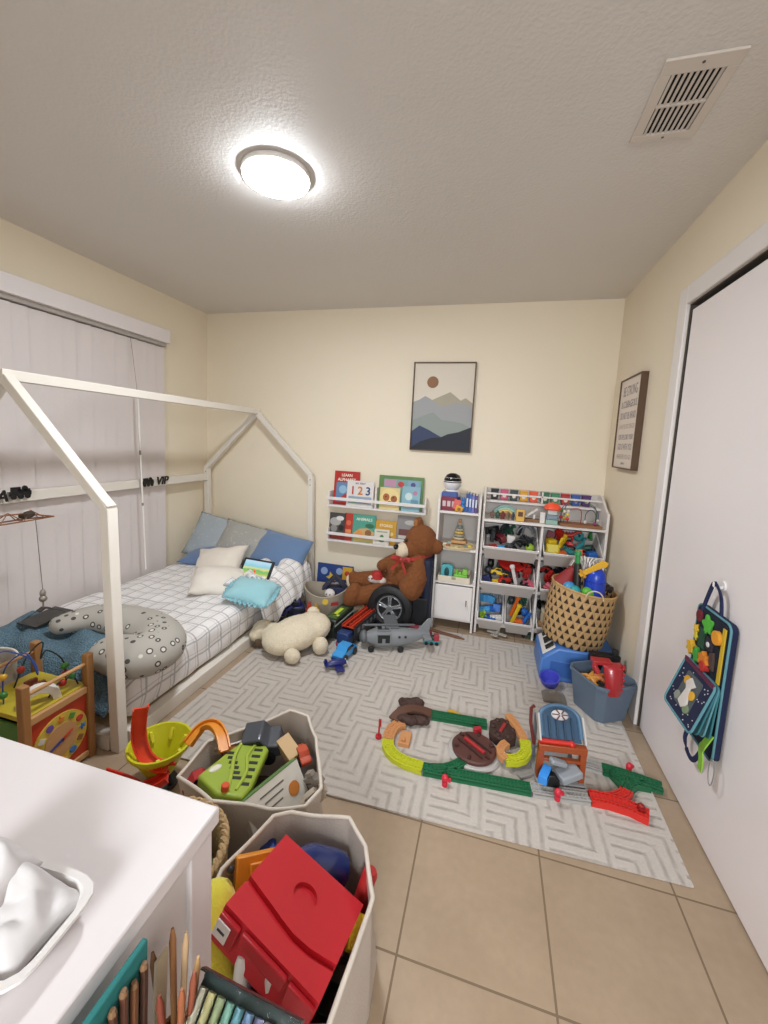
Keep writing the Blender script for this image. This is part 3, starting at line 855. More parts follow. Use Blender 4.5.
# clock
MX = Matrix(((0, 0, 1, 0), (1, 0, 0, 0), (0, 1, 0, 0), (0, 0, 0, 1)))     # x -> +y, y -> z, z -> +x
ck = obj('clock_dial', MB().cyl((0, 0, 0), (0, 0, .006), .102, n=48), mat('#c9b045', .5), t)
ck.data.transform(T(.142, 0, .16) @ MX)
o = obj('clock_centre', MB().cyl((0, 0, .006), (0, 0, .009), .062, n=40), WOODL, ck); o.data.transform(T(.142, 0, .16) @ MX)
cols = ['#3c6fb0', '#b8392a', '#4f8a3a', '#d57a2a', '#6a4a9a', '#c9c4b8', '#2f7f86', '#b8392a', '#4f8a3a', '#d57a2a', '#3c6fb0', '#8a5a30']
for i in range(12):
    a = 2 * pi * i / 12
    m = MB()
    p = (.082 * cos(a), .082 * sin(a))
    if i % 3 == 0: m.prism([(p[0] + (.015 if k % 2 else .007) * cos(k * pi / 5), p[1] + (.015 if k % 2 else .007) * sin(k * pi / 5)) for k in range(10)], .004, z0=.006)
    elif i % 3 == 1: m.cyl((*p, .006), (*p, .01), .0135, n=14)
    else: m.box((*p, .008), (.021, .021, .004), rot=(0, 0, a))
    o = obj('hour_chip', m, mat(cols[i], .5), ck, bevel=.001); o.data.transform(T(.142, 0, .16) @ MX)
for a, l, c in ((200, .05, '#3a3f8f'), (25, .038, '#c03a2a')):
    m = MB().prism([(-.004, -.005), (l, -.003), (l + .008, 0), (l, .003), (-.004, .005)], .003, Matrix.Rotation(rad(a), 4, 'Z'), z0=.0105)
    o = obj('clock_hand', m, mat(c, .5), ck); o.data.transform(T(.142, 0, .16) @ MX)
# bead wires
def wire(pts, n=40):
    P = [Vector(p) for p in pts]; out = []
    for i in range(n + 1):
        u = i / n * (len(P) - 1); k = min(int(u), len(P) - 2); f = u - k
        p0, p1, p2, p3 = P[max(k - 1, 0)], P[k], P[k + 1], P[min(k + 2, len(P) - 1)]
        out.append(.5 * ((2 * p1) + (p2 - p0) * f + (2 * p0 - 5 * p1 + 4 * p2 - p3) * f * f + (3 * p1 - p0 - 3 * p2 + p3) * f ** 3))
    return out
WR = mat('#20262c', .4, .3)
w1 = wire([(.06, .09, .318), (.06, .08, .42), (.02, .05, .47), (-.03, .06, .42), (-.06, .09, .47), (-.09, .05, .42), (-.09, 0, .318)])
w2 = wire([(-.02, -.08, .318), (-.02, -.07, .45), (.03, -.03, .5), (.04, .0, .4), (-.02, .02, .44), (-.1, -.04, .48), (-.11, -.06, .318)])
w3 = wire([(.09, .0, .318), (.1, .03, .36), (.08, .06, .34), (.1, .085, .36), (.11, .1, .318)])
for k, wv_ in enumerate((w1, w2, w3)):
    obj('bead_wire', MB().tube(wv_, .0028, n=6), [WR, mat('#2f4f9a', .4), WR][k], t)
for wv_, idx, c, r in ((w1, 3, '#a32a22', .015), (w1, 5, '#3c7d35', .014), (w1, 36, '#b8392a', .014), (w2, 2, '#3c7d35', .014), (w2, 38, '#2f6fae', .014), (w3, 20, '#b02a26', .014), (w3, 30, '#2f7a3c', .013), (w2, 5, '#d2a22c', .013)):
    obj('bead', MB().ell(wv_[idx], r, u=14, v=10), mat(c, .35), t)
m = MB().lathe([(.04, -.016), (.066, -.016), (.066, .016), (.04, .016), (.04, -.016)], c=(.085, -.03, .318), rot=(rad(90), 0, rad(60)), n=20, a0=0, a1=pi)
obj('white_arch', m, mat('#e2ddd4', .5), t, ang=35)
m = MB()
for k in range(5): m.bb(-.07 + k * .022, -.056 + k * .022, .02, .05, .318, .335 + .01 * (k % 2))
obj('peg_block', m, mat('#8a4a3a', .5), t, bevel=.002)

# pale round tub behind the cube
t = thing('fabric_tub', 'pale grey round tub at the left edge beside the activity cube', 'tub', (-1.93, 1.07, 0))
obj('tub_wall', MB().lathe([(.0, .002), (.11, .002), (.125, .36), (.131, .385), (.124, .39), (.115, .36), (.1, .02), (0, .02)], n=36), mat('#b9b3ab', .8, bump=.15, bscale=90), t)
obj('rim', MB().tube(arc((0, 0), .1265, 0, 360, 40, .388)[:-1], .005, closed=True), mat('#d9d4cb', .7), t)

# ------------------------------------------------------------------ yellow race track toy
LIME = mat('#c6c51e', .4); ORG = mat('#e0431c', .4); RDT = mat('#cf2d1c', .4)
t = thing('race_track_toy', 'lime yellow race bowl with an orange ramp and red base behind the table', 'race track toy', (-1.135, 1.175, 0))
obj('bowl', MB().lathe([(.05, .06), (.085, .13), (.112, .165), (.112, .178), (.104, .178), (.098, .166), (.075, .13), (.042, .065), (.05, .06)], n=48), LIME, t)
m = MB().cyl((0, 0, 0), (0, 0, .012), .06, n=24)
for k in range(4): m.box((.045 * cos(k * pi / 2), .045 * sin(k * pi / 2), .036), (.012, .012, .06), rot=(0, 0, k * pi / 2))
obj('stand', m, mat('#2a2c30', .5), t)
for k in range(7):
    a = k * 2 * pi / 7; m = MB().box((.08 * cos(a), .08 * sin(a), .15), (.012, .012, .04), rot=(0, .5, a)); obj('bowl_tab', m, mat('#d8d23a', .4), t, bevel=.002)
def rail_track(pts, wdt, h_, m=None):
    mb = m or MB()
    P = [Vector(p) for p in pts]
    mb.ribbon(P, wdt, h_ * .4, side=None)
    for s in (-1, 1):
        off = []
        for i, p in enumerate(P):
            d = P[min(i + 1, len(P) - 1)] - P[max(i - 1, 0)]; x = d.cross(Vector((0, 0, 1)))
            if x.length < 1e-6: x = Vector((1, 0, 0))
            x.normalize(); off.append(p + x * s * wdt / 2 + Vector((0, 0, h_ * .25)))
        mb.ribbon(off, h_ * .3, h_, side=None)
    return mb
ramp = wire([(-.035, -.05, .34), (-.045, -.05, .28), (-.04, -.055, .22), (-.005, -.065, .17), (.045, -.065, .145), (.085, -.05, .14)], 24)
rm_ = MB().ribbon(ramp, .046, .006, side=(.72, .7, .1))
for s_ in (-1, 1): rm_.ribbon([p + Vector((.72, .7, .1)).normalized() * s_ * .023 + Vector((.004, -.004, .004)) for p in ramp], .005, .018, side=(.72, .7, .1))
obj('ramp', rm_, ORG, t)
obj('base_track', rail_track(wire([(-.21, -.07, .03), (-.1, -.075, .035), (.0, -.09, .04), (.06, -.09, .06)], 20), .05, .022), RDT, t)
obj('base_track', rail_track(wire([(-.16, -.13, .03), (-.05, -.12, .05), (.05, -.1, .09), (.1, -.07, .12)], 20), .045, .022), RDT, t)
m = MB().bb(-.235, -.03, -.15, -.06, 0, .022)
obj('base', m, mat('#7a1f18', .5), t, bevel=.004)
m = MB().bb(-.06, -.02, -.14, -.1, .02, .07).bb(.07, .1, -.13, -.1, 0, .09)
obj('gate', m, mat('#2e3560', .5), t, bevel=.003)

# ------------------------------------------------------------------ rope basket between table and bins
t = thing('rope_basket', 'woven rope basket with a coiled rim between the table and the bins', 'basket', (-.72, .755, 0))
m = MB()
prof = []
for k in range(17): prof.append((.118 + .022 * min(1, k / 10), .012 + k * .0175))
for r, z in prof: m.tube(arc((0, 0), r, 0, 360, 40, z)[:-1], .0095, n=6, closed=True)
m.cyl((0, 0, 0), (0, 0, .012), .12, n=32)
obj('coiled_wall', m, mat('#a98b62', .9, bump=.5, bscale=160, var=.15, vscale=60), t)
m = MB()
rp = [(.143 * cos(2 * pi * k / 160) + 0.006 * cos(k * .9) * cos(2 * pi * k / 160), .143 * sin(2 * pi * k / 160) + 0.006 * cos(k * .9) * sin(2 * pi * k / 160), .302 + .006 * sin(k * .9)) for k in range(160)]
rp2 = [(.143 * cos(2 * pi * k / 160) - 0.006 * cos(k * .9) * cos(2 * pi * k / 160), .143 * sin(2 * pi * k / 160) - 0.006 * cos(k * .9) * sin(2 * pi * k / 160), .302 - .006 * sin(k * .9)) for k in range(160)]
m.tube(rp, .007, n=6, closed=True).tube(rp2, .007, n=6, closed=True)
obj('braided_rim', m, mat('#b89a70', .9, bump=.5, bscale=160, var=.2, vscale=80), t)

# ------------------------------------------------------------------ small toy builders
BLK = mat('#17181a', .5); GREYD = mat('#3f4248', .5); SILV = mat('#a7a9ac', .35, .6)
def toy_car(name, label, c, loc, rot=0, s=1.0, kind='sedan', group=None, glass='#1b2228', cat='toy car'):
    t = thing(name, label, cat, loc, rot, group)
    B = mat(c, .35, coat=.3)
    if kind == 'sedan':
        prof = [(-.04, .008), (-.042, .02), (-.034, .024), (-.022, .026), (-.012, .038), (.012, .039), (.024, .027), (.038, .023), (.042, .016), (.041, .008)]; wd = .034; cab = [(-.02, .0265), (-.0115, .0365), (.0115, .0375), (.022, .0275)]
    elif kind == 'truck':
        prof = [(-.045, .01), (-.045, .024), (-.008, .024), (-.008, .044), (.02, .044), (.028, .03), (.043, .028), (.045, .01)]; wd = .038; cab = [(-.005, .028), (-.005, .041), (.018, .041), (.025, .03)]
    else:
        prof = [(-.046, .009), (-.046, .044), (-.042, .047), (.036, .047), (.044, .03), (.046, .009)]; wd = .036; cab = [(-.04, .03), (-.04, .042), (.035, .042), (.04, .03)]
    MY = Matrix(((1, 0, 0, 0), (0, 0, 1, -wd / 2), (0, 1, 0, 0), (0, 0, 0, 1)))
    m = MB().prism([(x, z) for x, z in prof], wd, MY); m.bm.transform(Matrix.Scale(s, 4)); obj('body', m, B, t, bevel=.002 * s)
    MY2 = Matrix(((1, 0, 0, 0), (0, 0, 1, -wd / 2 - .0006), (0, 1, 0, 0), (0, 0, 0, 1)))
    m = MB().prism(cab, wd + .0012, MY2); m.bm.transform(Matrix.Scale(s, 4)); obj('window_band', m, mat(glass, .2), t)
    for x in (-.025, .026):
        for sy in (-1, 1):
            m = MB().cyl((x * s, sy * (wd / 2 - .004) * s, .0105 * s), (x * s, sy * (wd / 2 + .003) * s, .0105 * s), .0105 * s, n=14); obj('wheel', m, BLK, t, bevel=.001 * s)
    return t
def one(name, label, cat, mb, m, loc, rot=(0, 0, 0), group=None, **k):
    o = obj(name, mb, m, loc=loc, rot=rot if isinstance(rot, tuple) else (0, 0, rot), **k)
    return tag(o, label, cat, group)
def brick_mb(nx=4, ny=2, u=.016, h=.019):
    m = MB().bb(-nx * u / 2, nx * u / 2, -ny * u / 2, ny * u / 2, 0, h)
    for i in range(nx):
        for j in range(ny): m.cyl(((i + .5 - nx / 2) * u, (j + .5 - ny / 2) * u, h), ((i + .5 - nx / 2) * u, (j + .5 - ny / 2) * u, h + .0035), u * .3, n=10)
    return m
def animal_mb(s=1.0, neck=.03, tail=.05, spikes=False):
    """little standing dinosaur figure"""
    m = MB()
    m.tube([(-.045 - tail, 0, .02), (-.05, 0, .034), (-.02, 0, .042), (.015, 0, .042), (.035, 0, .05 + neck * .3), (.05, 0, .055 + neck), (.066, 0, .053 + neck), (.078, 0, .048 + neck)], [.003, .011, .02, .019, .012, .010, .012, .005], n=10)
    for x in (-.025, .018):
        for sy in (-1, 1): m.tube([(x, sy * .011, .035), (x + .004, sy * .016, .018), (x, sy * .016, 0)], [.010, .007, .008], n=8)
    if spikes:
        for k in range(6): m.cyl((-.06 + k * .02, 0, .05), (-.062 + k * .02, 0, .075), .008, .001, n=6)
    m.bm.transform(Matrix.Scale(s, 4)); return m
def robot_mb(s=1.0):
    m = MB().bb(-.018, .018, -.011, .011, .035, .07).bb(-.01, .01, -.01, .01, .072, .09)
    for sx in (-1, 1): m.bb(sx * .0265 - .007, sx * .0265 + .007, -.008, .008, .03, .068).bb(sx * .0105 - .008, sx * .0105 + .008, -.01, .012, 0, .034)
    m.bm.transform(Matrix.Scale(s, 4)); return m

# in the rope basket
one('toy_ball', 'green toy ball inside the rope basket', 'ball', MB().ell((0, 0, 0), .055), mat('#2f8a5a', .4), (-.66, .775, .235))
one('toy_ball', 'teal toy ball lower inside the rope basket', 'ball', MB().ell((0, 0, 0), .05), mat('#2a6f86', .4), (-.77, .72, .2))
toy_car('toy_truck', 'dark toy truck lying in the rope basket', '#23262b', (-.74, .82, .24), 1.0, 1.3, 'truck', cat='toy truck')

# ------------------------------------------------------------------ contents of the bin with the lime board
LB = mat('#93a832', .45)
t = thing('lime_board', 'lime green moulded toy board with black ladder slots in the farther bin', 'toy board', (-.715, 1.055, .262), (rad(-4), rad(5), 0))
m = MB().prism([(-.085, -.09), (.005, -.122), (.082, -.105), (.085, -.06), (.05, .10), (.0, .135), (-.035, .135), (-.06, .06)], .034)
obj('board_body', m, LB, t, bevel=.008, seg=3)
for a_, b_ in (((-.05, .03), (.025, -.05)), ((.022, .08), (.06, -.06))):
    for i in range(6):
        u = i / 5; m = MB().box((a_[0] + (b_[0] - a_[0]) * u, a_[1] + (b_[1] - a_[1]) * u, .0345), (.028, .011, .002), rot=(0, 0, .35)); obj('ladder_slot', m, mat('#1c1e12', .6), t, smooth=False)
obj('badge', MB().ell((-.055, -.045, .034), (.012, .022, .004), rot=(0, 0, -.4)), mat('#ddd8c8', .5), t)
m = MB().tube(wire([(-.045, .08, .034), (-.03, .02, .037), (.0, -.04, .037), (.03, -.1, .034)], 20), .006, n=8).tube(wire([(.0, .11, .034), (.005, .04, .037), (.04, -.02, .037), (.05, -.09, .034)], 20), .005, n=8)
obj('moulded_ridge', m, mat('#a6ba44', .45), t)
obj('red_button', MB().cyl((.02, -.1, .03), (.02, -.1, .05), .012, n=16), mat('#cf4a24', .4), t, bevel=.002)
t = thing('picture_box', 'white picture box with an orange disc wedged upright in the farther bin', 'box', (-.555, 1.03, .225), (rad(-35), rad(0), rad(70)))
obj('box_body', MB().box((0, 0, 0), (.21, .028, .15)), mat('#d8d3c8', .55), t, bevel=.002)
obj('green_edge', MB().box((0, 0, .0755), (.21, .029, .003)), mat('#5e7f48', .6), t)
obj('orange_disc', MB().cyl((.06, -.0143, .01), (.06, -.016, .01), .02, n=24), mat('#c77b34', .6), t, smooth=False)
m = MB()
for k in range(3): m.box((-.01, -.0146, .05 - k * .02), (.09 - .02 * k, .001, .004))
m.box((-.07, -.0146, -.03), (.04, .001, .05))
obj('printing', m, mat('#6a645c', .7), t, smooth=False)
toy_car('toy_truck', 'dark grey chunky toy truck against the back of the farther bin', '#42464e', (-.745, 1.2, .205), (rad(8), rad(-10), rad(20)), 2.4, 'truck', cat='toy truck')
one('wooden_block', 'plain wooden block in the farther bin beside the lime board', 'block', MB().box((0, 0, 0), (.085, .05, .035)), mat('#c9a777', .6, var=.1), (-.61, 1.2, .265), (.2, .35, -.45), bevel=.002)
toy_car('toy_car', 'orange red toy car at the far right of the farther bin', '#b8482a', (-.56, 1.205, .235), 2.4, 1.1)
toy_car('toy_car', 'crimson toy car lying left of the lime board', '#a8262a', (-.82, 1.0, .235), 0.9, 1.2)
toy_car('toy_car', 'rust brown toy car left of the lime board under the orange curved track', '#8d4626', (-.80, 1.13, .225), 2.0, 1.2)
for k, (x, y, z, c, n_) in enumerate(((-.50, 1.13, .23, '#8d8378', 'brown grey'), (-.49, 1.07, .2, '#b5a898', 'pale tan'))):
    one('toy_figure', n_ + ' toy figure between the picture box and the bin wall', 'toy figure', robot_mb(1.0), mat(c, .5), (x, y, z), (.4, .8, k))
crv = wire([(-.945, 1.10, .27), (-.93, 1.15, .30), (-.885, 1.155, .318), (-.83, 1.125, .318), (-.785, 1.085, .30)], 24)
o = tag(obj('curved_track', rail_track(crv, .032, .018), mat('#e0902a', .45)), 'orange yellow curved track piece hooked over the rim of the farther bin', 'track piece')
one('paper_folder', 'white folded paper standing at the left wall of the farther bin', 'paper', MB().box((0, 0, 0), (.14, .006, .1)), mat('#d2ccc4', .7), (-.80, 1.165, .23), (.3, 0, .75))
one('toy_crate', 'dark crate low in the farther bin under the lime board', 'crate', MB().bb(-.14, .14, -.09, .09, 0, .16).bb(-.12, .12, -.07, .07, .16, .168), mat('#4c443e', .7), (-.63, 1.09, .01), rad(15), bevel=.004)

# ------------------------------------------------------------------ contents of the near bin
t = thing('plush_toy', 'bright yellow plush toy with a black eye beside the red case', 'plush toy', (-.48, .63, .21), (0, 0, 0))
YP = mat('#d9cd3c', .9, bump=.2, bscale=200, sheen=.3)
m = MB().tube([(0.06, -.06, .0), (.025, -.03, .07), (-.01, .01, .12), (-.025, .045, .155), (-.03, .06, .172)], [.06, .066, .052, .04, .018], n=16)
obj('plush_body', m, YP, t, sub=1)
obj('eye', MB().ell((-.008, .068, .186), .008), BLK, t)
one('toy_tray', 'orange toy tray with a moulded hole standing left of the red case', 'toy tray', MB().box((0, 0, 0), (.14, .03, .1)).box((0, -.018, .01), (.08, .01, .05)).cyl((.0, -.02, -.03), (.0, -.026, -.03), .015, n=16), mat('#d9881f', .45), (-.455, .785, .29), (rad(-35), rad(10), rad(40)), bevel=.006)
t = thing('navy_bottle', 'glossy navy blue bottle shaped toy behind the red case', 'toy bottle', (-.345, .86, .275), (rad(60), 0, rad(-55)))
obj('bottle_body', MB().lathe([(0, -.07), (.038, -.07), (.042, -.05), (.042, .03), (.03, .06), (.024, .075), (0, .075)], n=28), mat('#152a66', .2, coat=.5), t)
obj('white_collar', MB().lathe([(.0, .075), (.03, .075), (.034, .085), (.03, .1), (0, .1)], n=28), mat('#d8d6d2', .4), t)
toy_car('toy_car', 'shiny cobalt blue toy car left of the red case tip', '#17337a', (-.50, .855, .24), (0, rad(-25), rad(40)), 1.1)
one('toy_cylinder', 'red toy cylinder against the right wall of the near bin', 'toy', MB().lathe([(0, 0), (.019, 0), (.019, .1), (.014, .108), (0, .108)], n=20), mat('#b12b2a', .4), (-.235, .85, .2), (rad(-10), rad(14), 0))
one('toy_brick', 'small yellow brick low at the right wall of the near bin', 'toy brick', brick_mb(2, 4), mat('#d9b51f', .4), (-.215, .765, .255), (.3, .4, .2), bevel=.001)
toy_car('toy_truck', 'dark green toy truck below the right corner of the red case', '#26352a', (-.225, .69, .2), 1.5, 1.1, 'truck', cat='toy truck')
one('toy_crate', 'maroon crate low in the near bin under the red case', 'crate', MB().bb(-.12, .12, -.14, .14, 0, .15).bb(-.1, .1, -.12, .12, .15, .158), mat('#5a1f22', .6), (-.36, .74, .01), rad(8), bevel=.004)
for k, (x, n_) in enumerate(((-.388, 'left'), (-.325, 'right'))):
    one('white_peg', 'white rounded peg below the red case, the %s one of the pair' % n_, 'peg', MB().lathe([(0, 0), (.014, 0), (.015, .15), (.011, .165), (0, .17)], n=18), mat('#ddd9d4', .4), (x, .565, .2), (rad(-12), 0, 0))

# ------------------------------------------------------------------ art supply cart in the near corner
CW_ = mat('#dcd5cb', .45)
t = thing('art_cart', 'cream white cart tray of art supplies in front of the near bin', 'cart', (-.265, .25, 0))
m = tray_mb(.18, .40, .03, fl=.005); m.bm.transform(T(-.01, 0.01, .455)); obj('top_tray', m, CW_, t, weld=True)
m = tray_mb(.20, .40, .06, fl=.006); m.bm.transform(T(0, 0, .2)); obj('lower_tray', m, CW_, t, weld=True)
for sx in (-1, 1):
    for sy in (-1, 1): obj('leg', MB().cyl((sx * .078 - .01, sy * .18, 0.02), (sx * .078 - .01, sy * .18, .47), .008, n=12).ell((sx * .078 - .01, sy * .18, .015), .015), CW_, t)
# shiny pastel pack
t = thing('pastel_pack', 'shiny clear pack of coloured pastels standing in the art cart', 'art set', (-.258, .362, .572), (rad(38), rad(0), rad(-3)))
obj('pack_back', MB().box((0, 0, -.006), (.15, .13, .008)), mat('#20322f', .3), t, bevel=.001)
pc_ = ['#8f8a74', '#97905f', '#7f8a62', '#5f8a78', '#4f7f86', '#56708a', '#6a6a8a', '#80627a', '#8a5c60', '#8a6c54']
for k in range(10):
    for r in range(3):
        m = MB().cyl((-.066 + k * .0147, .052 - r * .042, .004), (-.066 + k * .0147, .014 - r * .042, .004), .006, n=10)
        o = obj('pastel', m, mat(pc_[(k + r * 3) % 10], .5), t)
gm = NT('clear_film', .08); gm.b.inputs['Transmission Weight'].default_value = 1.0; gm.b.inputs['IOR'].default_value = 1.2; gm.b.inputs['Base Color'].default_value = (1, 1, 1, 1)
gm.bump(gm.noise(gm.coord(), 45, 3), .5, .01)
obj('film_cover', MB().box((0, 0, .0125), (.154, .134, .0015)), gm.m, t)
m = MB().box((0, .066, .002), (.156, .003, .014)); obj('pack_edge', m, mat('#16211f', .3), t)
# teal pencil case standing along the table with a row of pencils
t = thing('pencil_roll', 'teal pencil roll standing along the table edge full of brown pencils', 'pencil case', (-.371, .255, .505), (0, rad(2), 0))
obj('case_back', MB().box((0, 0, .125), (.008, .19, .22)), mat('#1c6e6c', .7), t, bevel=.002)
obj('case_band', MB().box((.014, 0, .04), (.004, .18, .05)), mat('#175654', .8), t, bevel=.001)
pens = ['#5a3320', '#6e4226', '#45281a', '#7a4a2c', '#51301e']
for k in range(13):
    y = -.084 + k * .014
    z1 = .212 + .006 * sin(k * 2.1)
    m = MB().cyl((.009, y, .0), (.009, y, z1), .0048, n=6); o = obj('pencil', m, mat(pens[k % 5], .5), t, smooth=False)
    obj('pencil_tip', MB().cyl((.009, y, z1), (.009, y, z1 + .006), .0048, .003, n=8), mat('#7b5a3c', .6), o)
# brushes in a cup
t = thing('brush_cup', 'wooden cup holding paint brushes in the art cart', 'cup', (-.352, .385, .467))
obj('cup', MB().lathe([(0, 0), (.026, 0), (.028, .075), (.024, .075), (.022, .006), (0, .006)], n=24), mat('#9a6f46', .6, var=.15, vscale=20), t)
BR = [('#8a4a34', .155), ('#a07048', .17), ('#7d3b2a', .15), ('#b08a5c', .14), ('#6d4a30', .165), ('#9b5a3a', .15), ('#c0a07a', .16)]
for k, (c, l) in enumerate(BR):
    a = k * 2.4; lean = .10
    base_ = Vector((.012 * cos(a), .012 * sin(a), .01)); d_ = Vector((lean * cos(a), lean * sin(a), 1)).normalized()
    o = one('paint_brush', ['russet', 'tan', 'maroon', 'pale oak', 'dark walnut', 'copper brown', 'light beech'][k] + ' handled paint brush standing in the wooden cup of the art cart', 'paint brush',
            MB().cyl(base_, base_ + d_ * l, .004, .0045, n=10).cyl(base_ + d_ * l, base_ + d_ * (l + .01), .0045, .0048, n=10).cyl(base_ + d_ * (l + .01), base_ + d_ * (l + .028), .0048, .002, n=10), mat(c, .5), (-.352, .385, .467), group='brushes in the cup')
one('paper_strip', 'thin cream ruler leaning on the table side behind the brush cup', 'ruler', MB().box((0, 0, .1), (.004, .02, .2)), mat('#b7a98f', .6), (-.374, .375, .462), (rad(-3), 0, 0))
t = thing('wooden_peg_toy', 'wooden toy with four rounded pegs lying in the art cart behind the brush cup', 'wooden toy', (-.285, .215, .47))
for k in range(4):
    m = MB().tube([(-.02 + k * .018, -.03, .03), (-.02 + k * .018, .01, .075), (-.018 + k * .018, .03, .095)], [.009, .009, .007], n=10); obj('wooden_finger', m, WOOD, t)
obj('wooden_palm', MB().box((.008, -.04, .02), (.075, .05, .04)), WOOD, t, bevel=.01, seg=3)
# ------------------------------------------------------------------ wall book shelves
def wall_shelf(label, z, zt, div_h):
    t = thing('book_ledge', label, 'shelf', (-.888, YB, z))
    hw = .417
    obj('shelf_board', MB().bb(-hw, hw, -.1, 0, 0, .016), WHITE, t, bevel=.002)
    obj('back_rail', MB().bb(-hw, hw, -.012, 0, .016, .05), WHITE, t, bevel=.002)
    for s in (-1, 1): obj('end_panel', MB().bb(s * hw - (.014 if s > 0 else 0), s * hw + (.014 if s < 0 else 0), -.1, 0, .016, zt), WHITE, t, bevel=.003)
    obj('divider', MB().bb(-.007, .007, -.1, -.012, .016, div_h), WHITE, t, bevel=.003)
    obj('front_bar', MB().bb(-hw, hw, -.112, -.1, .06, .085), WHITE, t, bevel=.002)
    return t
wall_shelf('upper white book ledge on the back wall holding the 123 book', .785, .13, .19)
wall_shelf('lower white book ledge on the back wall just above the teddy bear', .487, .115, .08)

def book(label, c, w_, h_, d_, x, z, y, lean=8, art=None, text=None):
    """stands on z, bottom front at y; leans back"""
    t = thing('book', label, 'book', (x, y, z), (rad(-lean), 0, 0))
    C_ = mat(c, .4)
    obj('cover', MB().bb(-w_ / 2, w_ / 2, -.0015, 0, 0, h_).bb(-w_ / 2, w_ / 2, d_, d_ + .0015, 0, h_).bb(-w_ / 2 - .0015, -w_ / 2, -.0015, d_ + .0015, 0, h_), C_, t)
    obj('pages', MB().bb(-w_ / 2, w_ / 2 - .003, 0, d_, .003, h_ - .003), mat('#dcd3c0', .8), t)
    F = Matrix(((1, 0, 0, 0), (0, 0, -1, -.0016), (0, 1, 0, 0), (0, 0, 0, 1)))
    if art:
        for i, (k, p, cc) in enumerate(art):
            m = MB(); zz = .0004 * (i + 1)
            if k == 'c': m.cyl((p[0], p[1], zz - .0004), (p[0], p[1], zz), p[2], n=24)
            elif k == 'r': m.box((p[0], p[1], zz / 2), (p[2], p[3], zz))
            elif k == 'p': m.prism(p, zz)
            elif k == 'e': m.ell((p[0], p[1], 0), (p[2], p[3], zz), u=24, v=6)
            m.bm.transform(F); obj('cover_picture', m, mat(cc, .45), t, smooth=False)
    if text:
        for s_, tx_, ty_, sz, cc in text:
            m = MB().text(s_, sz, F @ T(tx_, ty_, .0022), depth=.0004, bold=sz * .018); obj('title', m, mat(cc, .5), t, smooth=False)
    return t
FY = 3.185
Z1 = .802
book('red alphabet book at the left end of the upper ledge', '#b02f2a', .22, .285, .012, -1.165, Z1, FY + .02, 6,
     art=[('r', (0, .11, .18, .16), '#5f83a8'), ('c', (-.03, .13, .035), '#8fb5cf'), ('c', (.05, .09, .03), '#37527e'), ('p', [(-.06, .05), (.0, .1), (.05, .05)], '#b03a3a')], text=[('LEARN', 0, .25, .032, '#f0e8da'), ('ALPHABET', 0, .212, .034, '#f0e8da')])
book('white 123 counting book with big red, orange and blue digits', '#d9d4d0', .23, .215, .012, -1.03, Z1, FY - .01, 6,
     art=[('r', (0, .055, .2, .06), '#8fa3b5'), ('c', (-.06, .05, .022), '#7fae6a'), ('c', (.05, .05, .02), '#b9795a')], text=[('1', -.065, .13, .095, '#b8332a'), ('2', 0, .13, .095, '#d07a2a'), ('3', .068, .13, .095, '#28406e'), ('MY FIRST', 0, .192, .022, '#8a6a8a')])
book('big green framed picture book standing on the right half of the upper ledge', '#5d8048', .37, .275, .014, -.695, Z1, FY + .02, 5,
     art=[('r', (.01, .135, .31, .225), '#6f9f9b'), ('r', (-.09, .215, .1, .06), '#b78aa0'), ('e', (.0, .21, .03, .025), '#b8383a'), ('r', (.1, .215, .09, .06), '#7f9fb8'), ('c', (.1, .21, .02), '#4b4a80')])
book('cream board book with a lion face on the upper ledge', '#d8c48a', .165, .18, .014, -.775, Z1, FY - .012, 6,
     art=[('c', (0, .095, .078), '#e3cd8f'), ('e', (-.03, .1, .032, .036), '#a55e2c'), ('e', (.035, .09, .03, .03), '#9a5a2e'), ('c', (-.032, .105, .006), '#20150f'), ('c', (.03, .1, .006), '#20150f'), ('e', (0, .06, .02, .012), '#5a3220')])
book('pale blue board book beside the lion face book on the upper ledge', '#86aebb', .145, .2, .012, -.6, Z1, FY - .01, 6,
     art=[('c', (-.02, .12, .03), '#c3d6d6'), ('r', (.03, .07, .06, .05), '#5d8aa0'), ('c', (.03, .15, .018), '#b57a9a'), ('r', (-.03, .05, .05, .03), '#d1c8a0')])
Z2 = .504
book('black and white truck book at the left end of the lower ledge', '#4a4646', .145, .225, .01, -1.225, Z2, FY, 7,
     art=[('e', (-.02, .15, .05, .035), '#a9a6a3'), ('c', (-.03, .09, .03), '#8a8785'), ('c', (.035, .1, .025), '#262424'), ('e', (.02, .18, .035, .02), '#d7d3cf'), ('r', (0, .02, .13, .03), '#8f2f2a')])
book('narrow red book between the truck book and the teal animal book', '#b5382a', .072, .23, .016, -1.125, Z2, FY, 7, art=[('c', (0, .15, .022), '#d06a4a'), ('r', (0, .08, .05, .03), '#d88a5a')])
book('teal book with orange animals and a pale title on the lower ledge', '#4f9a88', .195, .23, .012, -.988, Z2, FY, 7,
     art=[('p', [(-.09, .02), (.09, .02), (.09, .09), (.03, .12), (-.04, .11), (-.09, .07)], '#c9a46a'), ('c', (-.04, .07, .03), '#d98f4a'), ('c', (.04, .08, .028), '#8a5f3a'), ('e', (.05, .14, .04, .02), '#2f6a4a'), ('r', (0, .015, .18, .025), '#c2b26a')], text=[('ANIMALS', 0, .19, .034, '#e6ead8')])
book('mustard yellow book with a pale title on the lower ledge', '#c9982f', .175, .195, .01, -.80, Z2, FY + .01, 7,
     art=[('c', (-.05, .1, .015), '#e3c87a'), ('c', (.05, .09, .017), '#e3c87a'), ('c', (.04, .05, .015), '#a87a20')], text=[('STORIES', 0, .155, .03, '#f0e6c8')])
